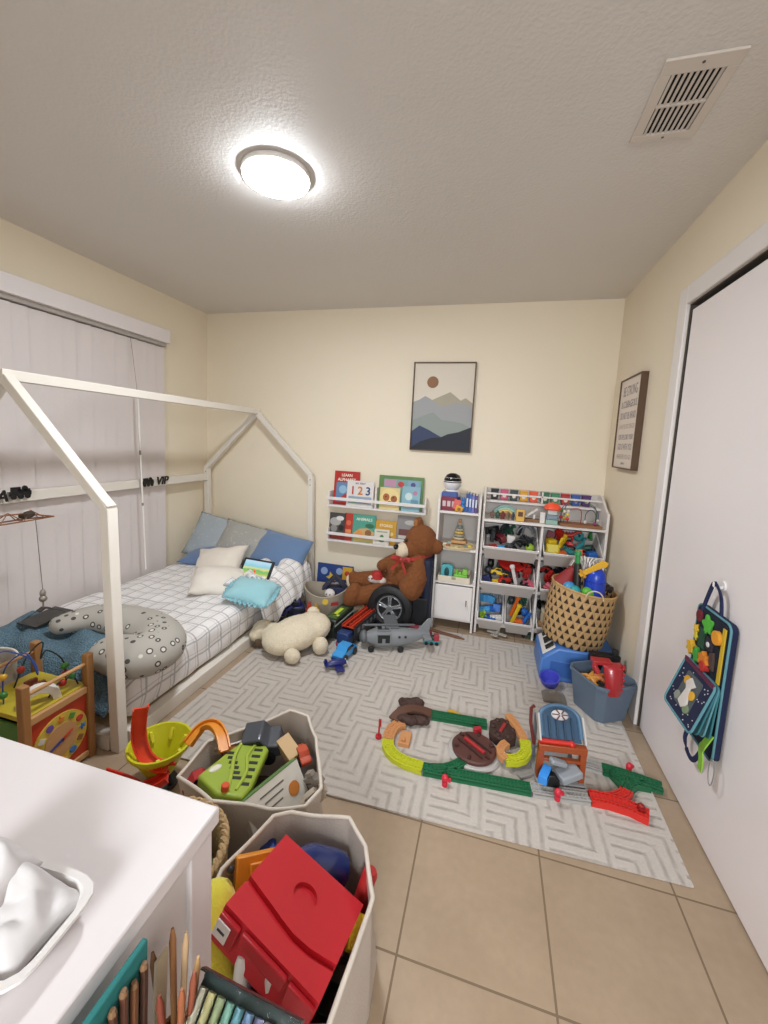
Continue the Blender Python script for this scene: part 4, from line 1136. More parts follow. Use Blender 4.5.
book('small white book with a green frog propped before the mustard book', '#d5d0c2', .125, .13, .01, -.822, Z2, FY - .025, 7,
     art=[('e', (0, .045, .026, .02), '#3f7a3f'), ('c', (0, .07, .016), '#3f7a3f'), ('r', (0, .11, .09, .01), '#9a9a80')])
book('grey and maroon book at the right end of the lower ledge', '#8b8785', .18, .255, .012, -.615, Z2, FY, 7,
     art=[('r', (0, .12, .15, .05), '#6a3a38'), ('r', (0, .08, .15, .025), '#c5bfb5'), ('e', (.02, .2, .05, .02), '#b5b0aa'), ('r', (-.03, .04, .08, .03), '#a8452f')])

# ------------------------------------------------------------------ car chair with the teddy bear
NAVY = mat('#121a33', .7, bump=.1, bscale=200)
t = thing('car_chair', 'navy toddler chair with a big black toy tyre on its side under the bear', 'chair', (-.6, 2.95, 0))
obj('seat', MB().bb(-.25, .215, -.12, .15, .03, .12), NAVY, t, bevel=.02, seg=3)
m = MB().bb(.185, .25, -.15, .17, .02, .53); obj('backrest', m, NAVY, t, bevel=.025, seg=3)
obj('side_panel', MB().bb(-.12, .24, -.155, -.12, .02, .25), mat('#0d0f14', .6), t, bevel=.012)
obj('side_panel', MB().bb(-.12, .24, .15, .185, .02, .25), mat('#0d0f14', .6), t, bevel=.012)
AY = T(-.025, -.195, .167) @ Matrix.Rotation(rad(90), 4, 'X')
m = MB().lathe([(.10, -.035), (.145, -.04), (.162, -.03), (.166, 0), (.162, .03), (.145, .04), (.118, .042), (.108, .034), (.10, .03), (.10, -.035)], n=48)
m.bm.transform(AY); wh = obj('tyre', m, mat('#141416', .55, bump=.2, bscale=40), t)
m = MB().lathe([(.0, -.02), (.1, -.02), (.1, .03), (.092, .034), (.086, .018), (0, .012)], n=40); m.bm.transform(AY); obj('rim', m, mat('#2a2b2e', .4, .4), wh)
m = MB()
for k in range(5):
    a = k * 2 * pi / 5 + pi / 2
    m.box((.05 * cos(a + .14), .05 * sin(a + .14), .024), (.072, .012, .014), rot=(0, 0, a + .05)); m.box((.05 * cos(a - .14), .05 * sin(a - .14), .024), (.072, .012, .014), rot=(0, 0, a - .05))
m.cyl((0, 0, .012), (0, 0, .034), .024, n=20)
m.lathe([(.084, .022), (.094, .034), (.09, .036), (.08, .026), (.084, .022)], n=40)
m.bm.transform(AY); obj('spokes', m, mat('#b9bbbd', .25, .8), wh, bevel=.002)

def blob(name, shapes, m, parent=None, vox=.008, seed=0, fuzz=.003, **k):
    mb = MB()
    for s_ in shapes:
        if s_[0] == 'e': mb.ell(s_[1], s_[2], rot=s_[3] if len(s_) > 3 else None, u=24, v=16)
        else: mb.tube(s_[1], s_[2], n=14); 
        if s_[0] == 't':
            for p, r in ((s_[1][0], s_[2][0]), (s_[1][-1], s_[2][-1])): mb.ell(p, r * .98, u=16, v=10)
    o = obj(name, mb, m, parent, ang=180, **k)
    r = o.modifiers.new('r', 'REMESH'); r.mode = 'VOXEL'; r.voxel_size = vox; r.use_smooth_shade = True
    q_ = o.modifiers.new('s', 'SMOOTH'); q_.factor = .5; q_.iterations = 5
    bpy.context.view_layer.update()
    dg = bpy.context.evaluated_depsgraph_get()
    me = bpy.data.meshes.new_from_object(o.evaluated_get(dg)); o.modifiers.clear(); o.data = me
    if fuzz:
        for v in me.vertices: v.co += v.normal * fuzz * fnoise(v.co, 60, seed)
    for p in me.polygons: p.use_smooth = True
    return o
def fur(c, sc=240, b=.9):
    t_ = NT('fur_' + c.strip('#'), 1.0); t_.b.inputs['Sheen Weight'].default_value = .35; t_.b.inputs['Sheen Tint'].default_value = lin(c)
    cc = lin(c); n_ = t_.noise(t_.coord(), sc, 4)
    t_.color(t_.mix(n_, tuple(x * .62 for x in cc[:3]) + (1,), tuple(min(1, x * 1.3) for x in cc[:3]) + (1,)))
    t_.bump(t_.math('ADD', n_, t_.noise(t_.coord(), 70, 3)), b, .006); return t_.m
BROWN = fur('#7d4a26')
t = thing('teddy_bear', 'large brown teddy bear with a red neck ribbon sitting in the car chair', 'teddy bear', (-.56, 2.95, .12))
def L(x, y, z): return (x + .56, y - 2.95, z - .12)
obj_b = blob('bear_body', [
    ('e', L(-.55, 2.95, .36), (.155, .135, .175)), ('e', L(-.535, 2.95, .26), (.165, .14, .13)),
    ('e', L(-.455, 2.92, .63), (.12, .118, .128)), ('e', L(-.51, 2.89, .59), (.08, .09, .085)),
    ('e', L(-.485, 2.93, .768), (.034, .05, .045)), ('e', L(-.338, 2.89, .61), (.05, .034, .055)),
    ('t', [L(-.455, 2.84, .49), L(-.455, 2.80, .40), L(-.49, 2.79, .315)], [.062, .078, .09]),
    ('t', [L(-.60, 3.0, .48), L(-.68, 2.97, .44), L(-.745, 2.93, .41)], [.05, .05, .045]),
    ('t', [L(-.62, 2.87, .225), L(-.78, 2.83, .215), L(-.90, 2.80, .185)], [.09, .075, .065]),
    ('e', L(-.925, 2.785, .195), (.062, .085, .105), (0, .3, 0)),
    ('t', [L(-.65, 3.02, .26), L(-.82, 2.99, .265), L(-.93, 2.97, .25)], [.085, .075, .07]),
    ('e', L(-.97, 2.96, .245), (.045, .065, .08), (0, -.3, 0)),
], BROWN, t, fuzz=.004)
CRM = fur('#d8c7ac', 260, .6)
blob('muzzle', [('e', L(-.57, 2.845, .575), (.06, .062, .054)), ('e', L(-.58, 2.835, .555), (.045, .05, .04))], CRM, t, fuzz=.001)
obj('nose', MB().ell(L(-.618, 2.81, .60), (.02, .026, .019)), mat('#0d0c0c', .25), t)
for p in ((-.55, 2.818, .655), (-.555, 2.965, .675)): obj('eye', MB().ell(L(*p), .013), mat('#0c0a09', .1), t)
blob('foot_pad', [('e', L(-1.008, 2.95, .235), (.018, .05, .06), (0, -.3, 0))], CRM, t, fuzz=0)
blob('inner_ear', [('e', L(-.497, 2.895, .77), (.02, .02, .03))], fur('#a06a3a'), t, fuzz=0, vox=.005)
RIB = mat('#a82a1e', .35, sheen=.2)
rb = wire([L(-.60, 2.84, .50), L(-.66, 2.93, .485), L(-.58, 3.04, .50), L(-.44, 3.04, .53), L(-.37, 2.95, .54), L(-.42, 2.83, .54), L(-.51, 2.79, .525), L(-.60, 2.84, .50)], 40)
obj('ribbon', MB().ribbon(rb, .024, .003, side=(0, 0, 1)), RIB, t)
m = MB()
m.ribbon(wire([L(-.57, 2.80, .515), L(-.60, 2.765, .54), L(-.64, 2.77, .53), L(-.585, 2.795, .51)], 16), .022, .003, side=(.3, 0, 1))
m.ribbon(wire([L(-.57, 2.80, .515), L(-.53, 2.755, .54), L(-.50, 2.76, .52), L(-.56, 2.795, .51)], 16), .022, .003, side=(-.3, 0, 1))
m.ribbon(wire([L(-.575, 2.80, .515), L(-.545, 2.785, .45), L(-.525, 2.785, .40)], 10), .02, .003, side=(1, -.3, 0)).ribbon(wire([L(-.575, 2.80, .515), L(-.62, 2.80, .46), L(-.64, 2.80, .43)], 10), .02, .003, side=(1, -.3, 0))
m.ell(L(-.573, 2.79, .515), (.013, .012, .013))
obj('ribbon_bow', m, RIB, t)
# little plush in the lap
t = thing('plush_doll', 'small white faced plush doll with a red cap lying in the lap of the bear', 'plush doll', (-.775, 2.885, .305))
blob('doll_body', [('e', (0, 0, .01), (.05, .042, .035)), ('e', (-.03, -.02, .012), (.03, .03, .028)), ('e', (.045, 0, 0), (.035, .03, .028))], fur('#cfc6bd', 300, .4), t, vox=.006, fuzz=0)
m = MB().lathe([(.0, .045), (.022, .04), (.038, .025), (.044, .006), (.05, .002), (.05, -.002), (0, -.002)], n=24, c=(.005, .0, .03), rot=(.2, .15, 0)); obj('red_cap', m, mat('#a3231f', .8), t)
obj('eye', MB().ell((-.045, -.042, .02), .006), BLK, t); obj('eye', MB().ell((-.022, -.047, .022), .006), BLK, t)

# ------------------------------------------------------------------ toys heaped on the rug before the bear
CREAM = fur('#dccfb6', 200, .5)
t = thing('plush_sheep', 'cream plush pillow animal lying flat on the rug by the bed', 'plush toy', (-1.17, 2.35, RUGT))
def pl(x, y, z): return (x + 1.17, y - 2.35, z)
ax = Matrix.Rotation(math.atan2(.30, .16), 4, 'Z') @ Matrix.Rotation(rad(-6), 4, 'Y')
blob('plush_body', [('e', pl(-1.12, 2.27, .10), (.185, .145, .092), ax), ('e', pl(-1.06, 2.36, .11), (.13, .13, .085), ax), ('e', pl(-1.17, 2.19, .09), (.13, .135, .082), ax),
                    ('e', pl(-1.27, 2.23, .09), (.07, .075, .06))], CREAM, t, vox=.01, fuzz=.004)
def nub(c, r, rot=None): return blob('plush_foot', [('e', c, r, rot)], CREAM, t, vox=.007, fuzz=.002)
nub(pl(-1.055, 2.09, .048), (.05, .042, .046)); nub(pl(-.945, 2.25, .055), (.05, .05, .055)); nub(pl(-1.10, 2.475, .15), (.045, .04, .045))
blob('plush_head', [('e', pl(-1.345, 2.245, .09), (.07, .07, .066)), ('e', pl(-1.37, 2.215, .07), (.05, .05, .045))], CREAM, t, vox=.008, fuzz=.003)
blob('plush_ear', [('e', pl(-1.335, 2.175, .035), (.03, .02, .03))], fur('#5c4a3a', 200, .5), t, vox=.006, fuzz=0)
obj('white_tag', MB().box(pl(-.955, 2.31, .12), (.03, .003, .03), rot=(.2, .3, .4)), mat('#e8e6e4', .6), t)

NB = mat('#1b2468', .35, coat=.3)
t = thing('toy_propeller_plane', 'tiny navy blue toy plane alone on the rug before the toy heap', 'toy plane', (-.79, 2.135, RUGT), rad(35))
m = MB().tube([(-.05, 0, .02), (-.02, 0, .024), (.02, 0, .026), (.042, 0, .024)], [.006, .016, .018, .008], n=12); obj('fuselage', m, NB, t)
m = MB().box((.005, 0, .018), (.035, .12, .005)).box((-.045, 0, .026), (.018, .05, .004)).prism([(-.055, .02), (-.035, .02), (-.045, .05), (-.055, .05)], .004, Matrix(((1, 0, 0, 0), (0, 0, 1, -.002), (0, 1, 0, 0), (0, 0, 0, 1)))); obj('wing', m, NB, t, bevel=.001)
t.scale = (1.35, 1.35, 1.35)
obj('propeller', MB().box((.045, 0, .024), (.004, .05, .006)).cyl((.04, 0, .024), (.05, 0, .024), .005, n=10), mat('#b8bac4', .4), t)
for sy in (-1, 1): obj('wheel', MB().cyl((.015, sy * .02, .009), (.015, sy * .026, .009), .009, n=12), BLK, t)

GRY = mat('#7d8083', .5); GR2 = mat('#5d6063', .5)
t = thing('toy_plane', 'big grey toy cargo plane with an open cockpit before the tyre', 'toy plane', (-.515, 2.50, RUGT), rad(21))
m = MB()
def fus(u, v):
    x = -.22 + .44 * u
    k = min(1, .35 + 3.2 * u) if u < .2 else (1 if u < .55 else 1 - .82 * ((u - .55) / .45) ** 1.3)
    a = 2 * pi * v; e = 3.2
    ca, sa = cos(a), sin(a); s_ = (abs(ca) ** e + abs(sa) ** e) ** (-1 / e)
    return Vector((x, .06 * k * ca * s_, .075 + (.02 * ((u - .55) / .45) if u > .55 else 0) + .055 * k * sa * s_))
m.grid(fus, 26, 24)
m.bm.faces.new([m.bm.verts.new(fus(0, i / 24)) for i in range(24)]); m.bm.faces.new([m.bm.verts.new(fus(1, i / 24)) for i in range(24)])
obj('fuselage', m, GRY, t, weld=True)
m = MB().bb(-.13, -.05, -.035, .035, .127, .133).bb(-.13, -.05, -.0635, -.0595, .06, .115); obj('cockpit_opening', m, mat('#16181a', .6), t)
m = MB()
for a, b in (((-.135, -.045), (.035, .041)), ((-.135, -.045), (-.041, -.035))): m.bb(a[0], a[1], b[0], b[1], .127, .139)
m.bb(-.135, -.129, -.035, .035, .127, .139).bb(-.051, -.045, -.035, .035, .127, .139).bb(-.1, -.08, -.012, .012, .13, .14)
obj('cockpit_frame', m, GRY, t, bevel=.001)
m = MB().bb(-.137, -.129, -.066, -.06, .05, .125).bb(-.051, -.043, -.066, -.06, .05, .125).bb(-.137, -.043, -.066, -.06, .115, .123).bb(-.137, -.043, -.066, -.06, .052, .06).bb(-.1, -.08, -.067, -.06, .06, .09); obj('door_frame', m, GRY, t, bevel=.001)
m = MB().prism([(.13, .11), (.215, .105), (.235, .2), (.205, .2)], .012, Matrix(((1, 0, 0, 0), (0, 0, 1, -.006), (0, 1, 0, 0), (0, 0, 0, 1)))); obj('tail_fin', m, GRY, t, bevel=.003)
m = MB().box((.19, 0, .1), (.05, .2, .008)); obj('tail_wing', m, GRY, t, bevel=.002)
m = MB().box((-.03, .09, .135), (.09, .2, .01)).box((-.05, .02, .145), (.34, .016, .012)); obj('wing', m, GR2, t, bevel=.003)
for x, y in ((-.17, -.062), (-.17, .062), (.02, -.066), (.02, .066)):
    obj('wheel', MB().cyl((x, y - .008, .02), (x, y + .008, .02), .02, n=18), BLK, t, bevel=.003)
for x in (.01, .05): obj('porthole', MB().cyl((x, -.0625, .1), (x, -.059, .1), .008, n=14), mat('#1c1e20', .4), t)
obj('nose_cap', MB().ell((-.215, 0, .075), (.03, .045, .042)), GR2, t)

def carrier():
    t = thing('toy_car_carrier', 'long black and red toy car carrier truck beside the tyre', 'toy truck', (-.80, 2.555, RUGT), rad(80))
    # local x along its length (front = -x, towards the camera)
    obj('trailer', MB().bb(-.14, .2, -.045, .045, .02, .075), mat('#1d1f22', .45), t, bevel=.004)
    obj('side_frame', MB().bb(-.14, .2, -.052, -.045, .06, .13).bb(-.14, .2, .045, .052, .06, .13), mat('#2b2d31', .45), t, bevel=.002)
    m = MB()
    for sy in (-.026, .026):
        m.bb(-.15, .2, sy - .014, sy - .009, .128, .142).bb(-.15, .2, sy + .009, sy + .014, .128, .142).bb(-.15, .2, sy - .014, sy + .014, .124, .13)
    for k in range(8): m.bb(-.14 + k * .045, -.132 + k * .045, -.045, .045, .12, .126)
    obj('top_track', m, mat('#b93a22', .45), t)
    m = MB()
    for k in range(5): m.bb(-.1 + k * .06, -.07 + k * .06, -.0535, -.052, .08, .11).bb(-.1 + k * .06, -.07 + k * .06, .052, .0535, .08, .11)
    obj('silver_vent', m, mat('#8b8e92', .4, .4), t)
    obj('cab', MB().bb(-.215, -.145, -.042, .042, .022, .11), mat('#1c3566', .4), t, bevel=.008)
    obj('bumper', MB().bb(-.222, -.212, -.04, .04, .02, .04), mat('#a6334a', .4), t, bevel=.002)
    for x in (-.18, -.06, .02, .14):
        for sy in (-1, 1): obj('wheel', MB().cyl((x, sy * .036, .02), (x, sy * .054, .02), .02, n=16), BLK, t, bevel=.002)
carrier()
toy_car('toy_car', 'bright sky blue toy car parked against the nose of the car carrier', '#2f8fd0', (-.79, 2.275, RUGT), rad(78), 2.2)
t = thing('toy_garbage_truck', 'dark green and black toy garbage truck with a lime stripe beside the car carrier', 'toy truck', (-.955, 2.585, RUGT), rad(84))
obj('hull', MB().prism([(-.16, .02), (-.16, .09), (-.13, .135), (.15, .135), (.15, .02)], .1, Matrix(((1, 0, 0, 0), (0, 0, 1, -.05), (0, 1, 0, 0), (0, 0, 0, 1)))), mat('#1e2620', .4), t, bevel=.006)
obj('roof_panel', MB().bb(-.11, .1, -.035, .035, .134, .139), mat('#3f5a2c', .4), t, bevel=.002)
obj('lime_stripe', MB().bb(-.07, .06, -.012, .016, .139, .142).bb(-.07, -.05, -.035, .016, .139, .142), mat('#b9cf3a', .4), t)
obj('side_rail', MB().bb(-.15, .15, -.056, -.05, .10, .108).bb(-.15, .15, .05, .056, .10, .108), mat('#9aa09a', .4), t)
obj('windscreen', MB().box((-.147, 0, .11), (.006, .08, .035), rot=(0, rad(33), 0)), mat('#0c0f12', .15), t)
for x in (-.11, .1):
    for sy in (-1, 1): obj('wheel', MB().cyl((x, sy * .04, .025), (x, sy * .056, .025), .025, n=16), BLK, t, bevel=.003)

# beige fabric basket with appliques
t = thing('toy_basket', 'beige felt toy basket with red and yellow patches near the head of the bed', 'basket', (-1.17, 2.86, 0))
m = MB()
def bas(off, sg):
    def g(u, v):
        a = 2 * pi * u; r = (.135 + .025 * v) * (1 + .03 * sin(3 * a)) - off
        return Vector((r * 1.1 * cos(a), r * sin(a), .006 + (.19 + .018 * sin(2 * a + 1)) * v if sg else .006 + .19 * v))
    return g
m.grid(bas(0, 1), 48, 8, wrap=True).grid(bas(.006, 1), 48, 8, wrap=True)
rimv = [bas(.003, 1)(i / 48, 1) for i in range(48)]
m.tube(rimv, .005, n=6, closed=True).cyl((0, 0, 0), (0, 0, .008), .138, n=40)
obj('basket_wall', m, mat('#a89c8b', .9, bump=.2, bscale=160), t)
def patch(a, z, poly, c, name='patch'):
    P = []
    r = .165
    m = MB().prism(poly, .004, Matrix.Translation((r * 1.1 * cos(a), r * sin(a), z)) @ Matrix.Rotation(a + pi / 2, 4, 'Z') @ Matrix.Rotation(rad(90 - 8), 4, 'X'))
    obj(name, m, mat(c, .8), t)
patch(rad(-105), .09, [(-.045, -.04), (-.01, -.05), (.0, .0), (-.012, .045), (-.035, .03)], '#b8402a')
patch(rad(-92), .085, [(-.03, -.05), (.02, -.05), (.035, -.01), (.02, .02), (-.005, .05), (-.02, 0)], '#cfa22c')
patch(rad(-70), .15, [(.022 * cos(k * pi / 6), .022 * sin(k * pi / 6)) for k in range(12)], '#d7b23a')
patch(rad(-48), .13, [(-.03, -.012), (.03, -.012), (.026, .012), (-.026, .012)], '#a02a2a')
t = thing('toy_tent', 'dark navy pointed toy house sticking out of the beige basket', 'toy house', (-1.10, 2.87, .1), rad(20))
obj('roof', MB().prism([(-.1, .1), (0, .21), (.1, .1), (.08, .1), (0, .185), (-.08, .1)], .1, Matrix(((1, 0, 0, 0), (0, 0, 1, -.05), (0, 1, 0, 0), (0, 0, 0, 1)))), mat('#1b1f3a', .6), t, bevel=.003)
obj('house_body', MB().bb(-.07, .07, -.045, .045, 0, .115), mat('#23284a', .6), t, bevel=.003)
t = thing('plush_doll', 'small white plush face peeking from the beige basket below the toy house', 'plush doll', (-1.1, 2.77, .19))
blob('doll_body', [('e', (0, 0, 0), (.04, .035, .038)), ('e', (0, .01, -.05), (.04, .035, .045))], fur('#d6cfca', 300, .4), t, vox=.006, fuzz=0)
for sx in (-1, 1): obj('eye', MB().ell((sx * .014, -.034, .006), .005), BLK, t)
# boxed puzzle against the wall
t = thing('puzzle_board', 'blue picture board with yellow stars and flowers leaning on the back wall', 'picture board', (-1.24, 3.215, 0.001), (rad(-6), 0, 0))
obj('board', MB().bb(-.165, .165, -.012, .0, 0, .265), mat('#27407f', .5), t, bevel=.002)
pz = MB(); py_ = MB(); pw_ = MB()
for (x, z, r) in ((-.03, .15, .05), (-.12, .06, .03)): 
    py_.prism([(x + r * (1 if k % 2 else .5) * cos(k * pi / 5), z + r * (1 if k % 2 else .5) * sin(k * pi / 5)) for k in range(10)], .003)
for (x, z, r) in ((-.1, .2, .032), (.04, .21, .03), (.03, .09, .03), (-.05, .06, .025)): pw_.cyl((x, z, 0), (x, z, .003), r, n=18)
FB = Matrix(((1, 0, 0, 0), (0, 0, -1, -.012), (0, 1, 0, 0), (0, 0, 0, 1)))
for m, c, n_ in ((py_, '#cfb23a', 'star_print'), (pw_, '#8fa6cf', 'disc_print')):
    m.bm.transform(FB); obj(n_, m, mat(c, .6), t, smooth=False)
m = MB().box((.115, .2, .003), (.09, .11, .006)); m.bm.transform(FB); o = obj('yellow_card', m, mat('#cf9f2a', .6), t)
m = MB().ell((.115, .2, .006), (.025, .022, .003)); m.bm.transform(FB); obj('heart_print', m, mat('#b03a2a', .6), o)
# dark blue toys by the mattress
t = thing('toy_robot', 'navy blue toy robot truck slumped between the bed and the beige basket', 'toy robot', (-1.335, 2.69, RUGT), rad(25))
m = MB().bb(-.06, .06, -.05, .05, .02, .09).bb(-.045, .03, -.04, .04, .09, .135); obj('torso', m, mat('#18205a', .35), t, bevel=.008)
m = MB().bb(-.05, .05, -.054, -.046, .05, .08).bb(-.03, .02, -.043, -.037, .1, .125); obj('dark_window', m, BLK, t, bevel=.002)
for x in (-.045, .045):
    for sy in (-1, 1): obj('wheel', MB().cyl((x, sy * .045, .025), (x, sy * .07, .025), .025, n=16), BLK, t, bevel=.003)
for sy in (-1, 1): obj('arm', MB().tube([(-.03, sy * .055, .1), (-.07, sy * .075, .08), (-.1, sy * .07, .04)], [.016, .014, .016], n=8), mat('#2a3070', .4), t)
toy_car('toy_car', 'black toy car on the rug behind the cream plush animal', '#191a1d', (-1.02, 2.69, RUGT), .5, 1.6)
toy_car('toy_car', 'dark blue toy car jammed beside the mattress behind the plush head', '#1e2a66', (-1.385, 2.52, RUGT), 1.2, 1.3)
# odds and ends between the plane and the cabinet
one('toy_fish', 'maroon and pink toy fish lying behind the tail of the grey plane', 'toy fish', MB().tube([(-.09, 0, .03), (-.04, 0, .034), (.03, 0, .03), (.08, 0, .026)], [.008, .03, .026, .006], n=12).box((.09, 0, .03), (.02, .006, .05)), mat('#8f3040', .45), (-.40, 2.73, RUGT), -.35)
t = thing('toy_train_engine', 'small teal and red toy train before the white cabinet', 'toy train', (-.30, 2.63, RUGT), .2)
obj('chassis', MB().bb(-.055, .055, -.022, .022, .012, .03), mat('#3f8f96', .4), t, bevel=.002)
obj('cab', MB().bb(.015, .05, -.022, .022, .03, .07), mat('#a0323a', .4), t, bevel=.003)
obj('boiler', MB().cyl((-.05, 0, .045), (.015, 0, .045), .018, n=16), mat('#3a3c40', .4), t)
for x in (-.035, 0, .035):
    for sy in (-1, 1): obj('wheel', MB().cyl((x, sy * .02, .012), (x, sy * .027, .012), .012, n=12), BLK, t)
one('toy_plank', 'long brown wooden toy plank lying on the floor in front of the cabinet', 'toy plank', MB().prism([(-.15, -.014), (.1, -.014), (.15, 0), (.1, .014), (-.15, .014)], .012), mat('#6e4a34', .6), (-.23, 2.80, RUGT), -.25, bevel=.002)
# ------------------------------------------------------------------ tall narrow white cabinet
CAB = mat('#dcd6d2', .45); CABD = mat('#cbc4be', .5)
t = thing('narrow_cabinet', 'tall narrow white cabinet with open shelves above a small door', 'cabinet', (-.195, 2.9, 0))
cw, cdp = .152, .33
for s in (-1, 1):
    obj('side_panel', MB().prism([(0, 0), (cdp, 0), (cdp, 1.0), (.06, 1.0), (0, .96)], .016, Matrix(((0, 0, 1, s * (cw - .008) - .008), (1, 0, 0, 0), (0, 1, 0, 0), (0, 0, 0, 1)))), CAB, t, bevel=.003)
obj('back_panel', MB().bb(-cw + .016, cw - .016, cdp - .008, cdp, .05, .98), CABD, t)
for z in (.862, .595, .345, .075): obj('shelf', MB().bb(-cw + .016, cw - .016, .004, cdp - .008, z, z + .016), CAB, t, bevel=.002)
dr = obj('door', MB().bb(-cw + .018, cw - .018, -.006, .008, .092, .338), CAB, t, bevel=.003)
obj('handle', MB().tube([(.095, -.006, .20), (.095, -.022, .205), (.095, -.022, .235), (.095, -.006, .24)], .004, n=8), mat('#9a938c', .3, .6), dr)
# on its shelves
t = thing('robot_speaker', 'white robot shaped speaker with a black face on top of the narrow cabinet', 'robot', (-.268, 3.06, .879))
obj('body', MB().lathe([(0, 0), (.055, 0), (.068, .03), (.07, .07), (.06, .11), (.045, .128), (0, .13)], n=32), mat('#dcd8d6', .35), t)
t.scale = (.95, .95, 1.1)
hd = obj('head', MB().lathe([(0, .125), (.045, .13), (.066, .155), (.07, .185), (.062, .21), (.045, .228), (.02, .237), (0, .238)], n=32), mat('#e2dedc', .3), t)
obj('face', MB().lathe([(.071, .178), (.066, .204), (.05, .227), (.022, .239), (0, .24)], n=32), mat('#0e0e10', .15), hd)
obj('blue_band', MB().lathe([(.0695, .04), (.0715, .055), (.0715, .07), (.069, .085)], n=32), mat('#4a5f9a', .4), t)
def stand_book(x, y, z, w_, d_, h_, c, label, group=None, rz=0):
    tt = thing('book', label, 'book', (x, y, z), rz, group)
    obj('cover', MB().bb(-w_ / 2, -w_ / 2 + .0015, 0, d_, 0, h_).bb(w_ / 2 - .0015, w_ / 2, 0, d_, 0, h_).bb(-w_ / 2, w_ / 2, -.0015, 0, 0, h_), mat(c, .4), tt)
    obj('pages', MB().bb(-w_ / 2 + .0015, w_ / 2 - .0015, 0, d_ - .004, .003, h_ - .004), mat('#d8cfbf', .8), tt)
    obj('spine_label', MB().bb(-w_ * .3, w_ * .3, -.0022, -.0015, h_ * .3, h_ * .75), mat('#cfd3dc', .6), tt)
for k, (c, n_) in enumerate((('#2a4a8a', 'deep blue'), ('#3a62a8', 'bright blue'), ('#6a6fae', 'lavender'), ('#5a3a78', 'purple'))):
    stand_book(-.145 + k * .021, 2.93, .879, .018, .15, .135 - .004 * k, c, n_ + ' spined book standing on top of the narrow cabinet')
t = thing('toy_box', 'maroon and blue boxed toy below the white robot on the narrow cabinet', 'toy box', (-.275, 2.955, .879))
obj('box_body', MB().bb(-.055, .055, -.02, .06, 0, .105), mat('#7a2236', .5), t, bevel=.003)
obj('box_top', MB().bb(-.056, .056, -.021, .061, .1, .13), mat('#3d5596', .5), t, bevel=.003)
m = MB()
for k in range(3): m.bb(-.045 + k * .034, -.022 + k * .034, -.0225, -.0205, .03, .07)
obj('box_pictures', m, mat('#c9b6b8', .6), t, smooth=False)
one('toy_phone', 'small red toy phone before the maroon boxed toy on the narrow cabinet', 'toy phone', MB().box((0, 0, .045), (.05, .018, .07)).box((0, -.0095, .055), (.03, .002, .03)), mat('#c23a2a', .4), (-.225, 2.927, .885), (rad(-8), rad(12), 0), bevel=.004)
t = thing('toy_camera', 'small yellow toy camera hanging over the front of the top cabinet shelf', 'toy camera', (-.205, 2.915, .879), (0, rad(20), 0))
obj('camera_body', MB().bb(-.026, .026, -.012, .012, .0, .045), mat('#d9a02c', .4), t, bevel=.005)
obj('lens', MB().cyl((0, -.02, .022), (0, -.012, .022), .012, n=16), mat('#8a5a1a', .4), t)
one('toy_rabbit', 'small blue toy rabbit between the robot and the blue books', 'toy rabbit', MB().ell((0, 0, .028), (.02, .018, .028)).ell((0, 0, .066), .017).ell((-.008, 0, .09), (.005, .004, .018)).ell((.008, 0, .09), (.005, .004, .018)), mat('#2f6fb0', .45), (-.172, 2.93, .879))
# ring stacker and wooden tray
t = thing('ring_stacker', 'wooden ring stacking tower on the second cabinet shelf', 'stacking toy', (-.19, 3.02, .632))
m = MB().bb(-.055, .055, -.045, .045, 0, .022); obj('base', m, WOODL, t, bevel=.004)
for k, (c, r) in enumerate((('#b9a88a', .048), ('#8f8f88', .043), ('#c9a84a', .038), ('#a3988a', .032), ('#7d8a8a', .027), ('#b9b0a0', .021))):
    m = MB().lathe([(.008, -.01), (r - .008, -.01), (r, 0), (r - .008, .01), (.008, .01), (.008, -.01)], c=(0, 0, .034 + k * .021), n=24); obj('ring', m, mat(c, .5), t)
obj('tip', MB().cyl((0, 0, .02), (0, 0, .165), .007, n=12).ell((0, 0, .168), .012), WOODL, t)
t = thing('puzzle_plate', 'round wooden shape puzzle with loose pieces on the second cabinet shelf', 'puzzle', (-.195, 2.985, .611))
obj('plate', MB().lathe([(0, 0), (.125, 0), (.128, .012), (.118, .018), (.115, .012), (0, .012)], n=40), mat('#cbb58c', .6), t)
for k in range(8):
    a = k * pi / 4
    m = MB().cyl((.088 * cos(a), .07 * sin(a) - .02, .012), (.088 * cos(a), .07 * sin(a) - .02, .024), .016, n=5 + k % 3)
    obj('puzzle_piece', m, mat(['#d9c24a', '#b9b4a8', '#c98a4a', '#9ab0b0', '#d6d0c4', '#a86a4a', '#c9c08a', '#8a9a8a'][k], .5), t)
# drawer tray with teal arch and green train
t = thing('shelf_bin', 'shallow cream tray sliding out above the cabinet door', 'tray', (-.2, 2.905, .3615))
obj('tray_wall', MB().bb(-.115, .115, -.004, .004, 0, .042).bb(-.115, -.109, .004, .2, 0, .042).bb(.109, .115, .004, .2, 0, .042).bb(-.115, .115, .2, .206, 0, .042).bb(-.109, .109, .004, .2, 0, .005), mat('#d8cdb8', .5), t, bevel=.002)
obj('tray_notch', MB().box((0, -.0045, .03), (.03, .002, .018)), mat('#a3947c', .6), t)
one('toy_arch', 'light teal toy arch with an oval opening standing in the cream tray', 'toy arch', MB().prism([(.045 * cos(a), .05 + .045 * sin(a)) if 0 else (.042 * (1 if abs(cos(a)) > .5 else abs(cos(a)) * 2) * (1 if cos(a) > 0 else -1), .055 + .055 * sin(a)) for a in [2 * pi * k / 32 for k in range(32)]], .05, Matrix(((1, 0, 0, 0), (0, 0, 1, -.025), (0, 1, 0, 0), (0, 0, 0, 1)))), mat('#4fa6ae', .45), (-.255, 2.95, .37), bevel=.004)
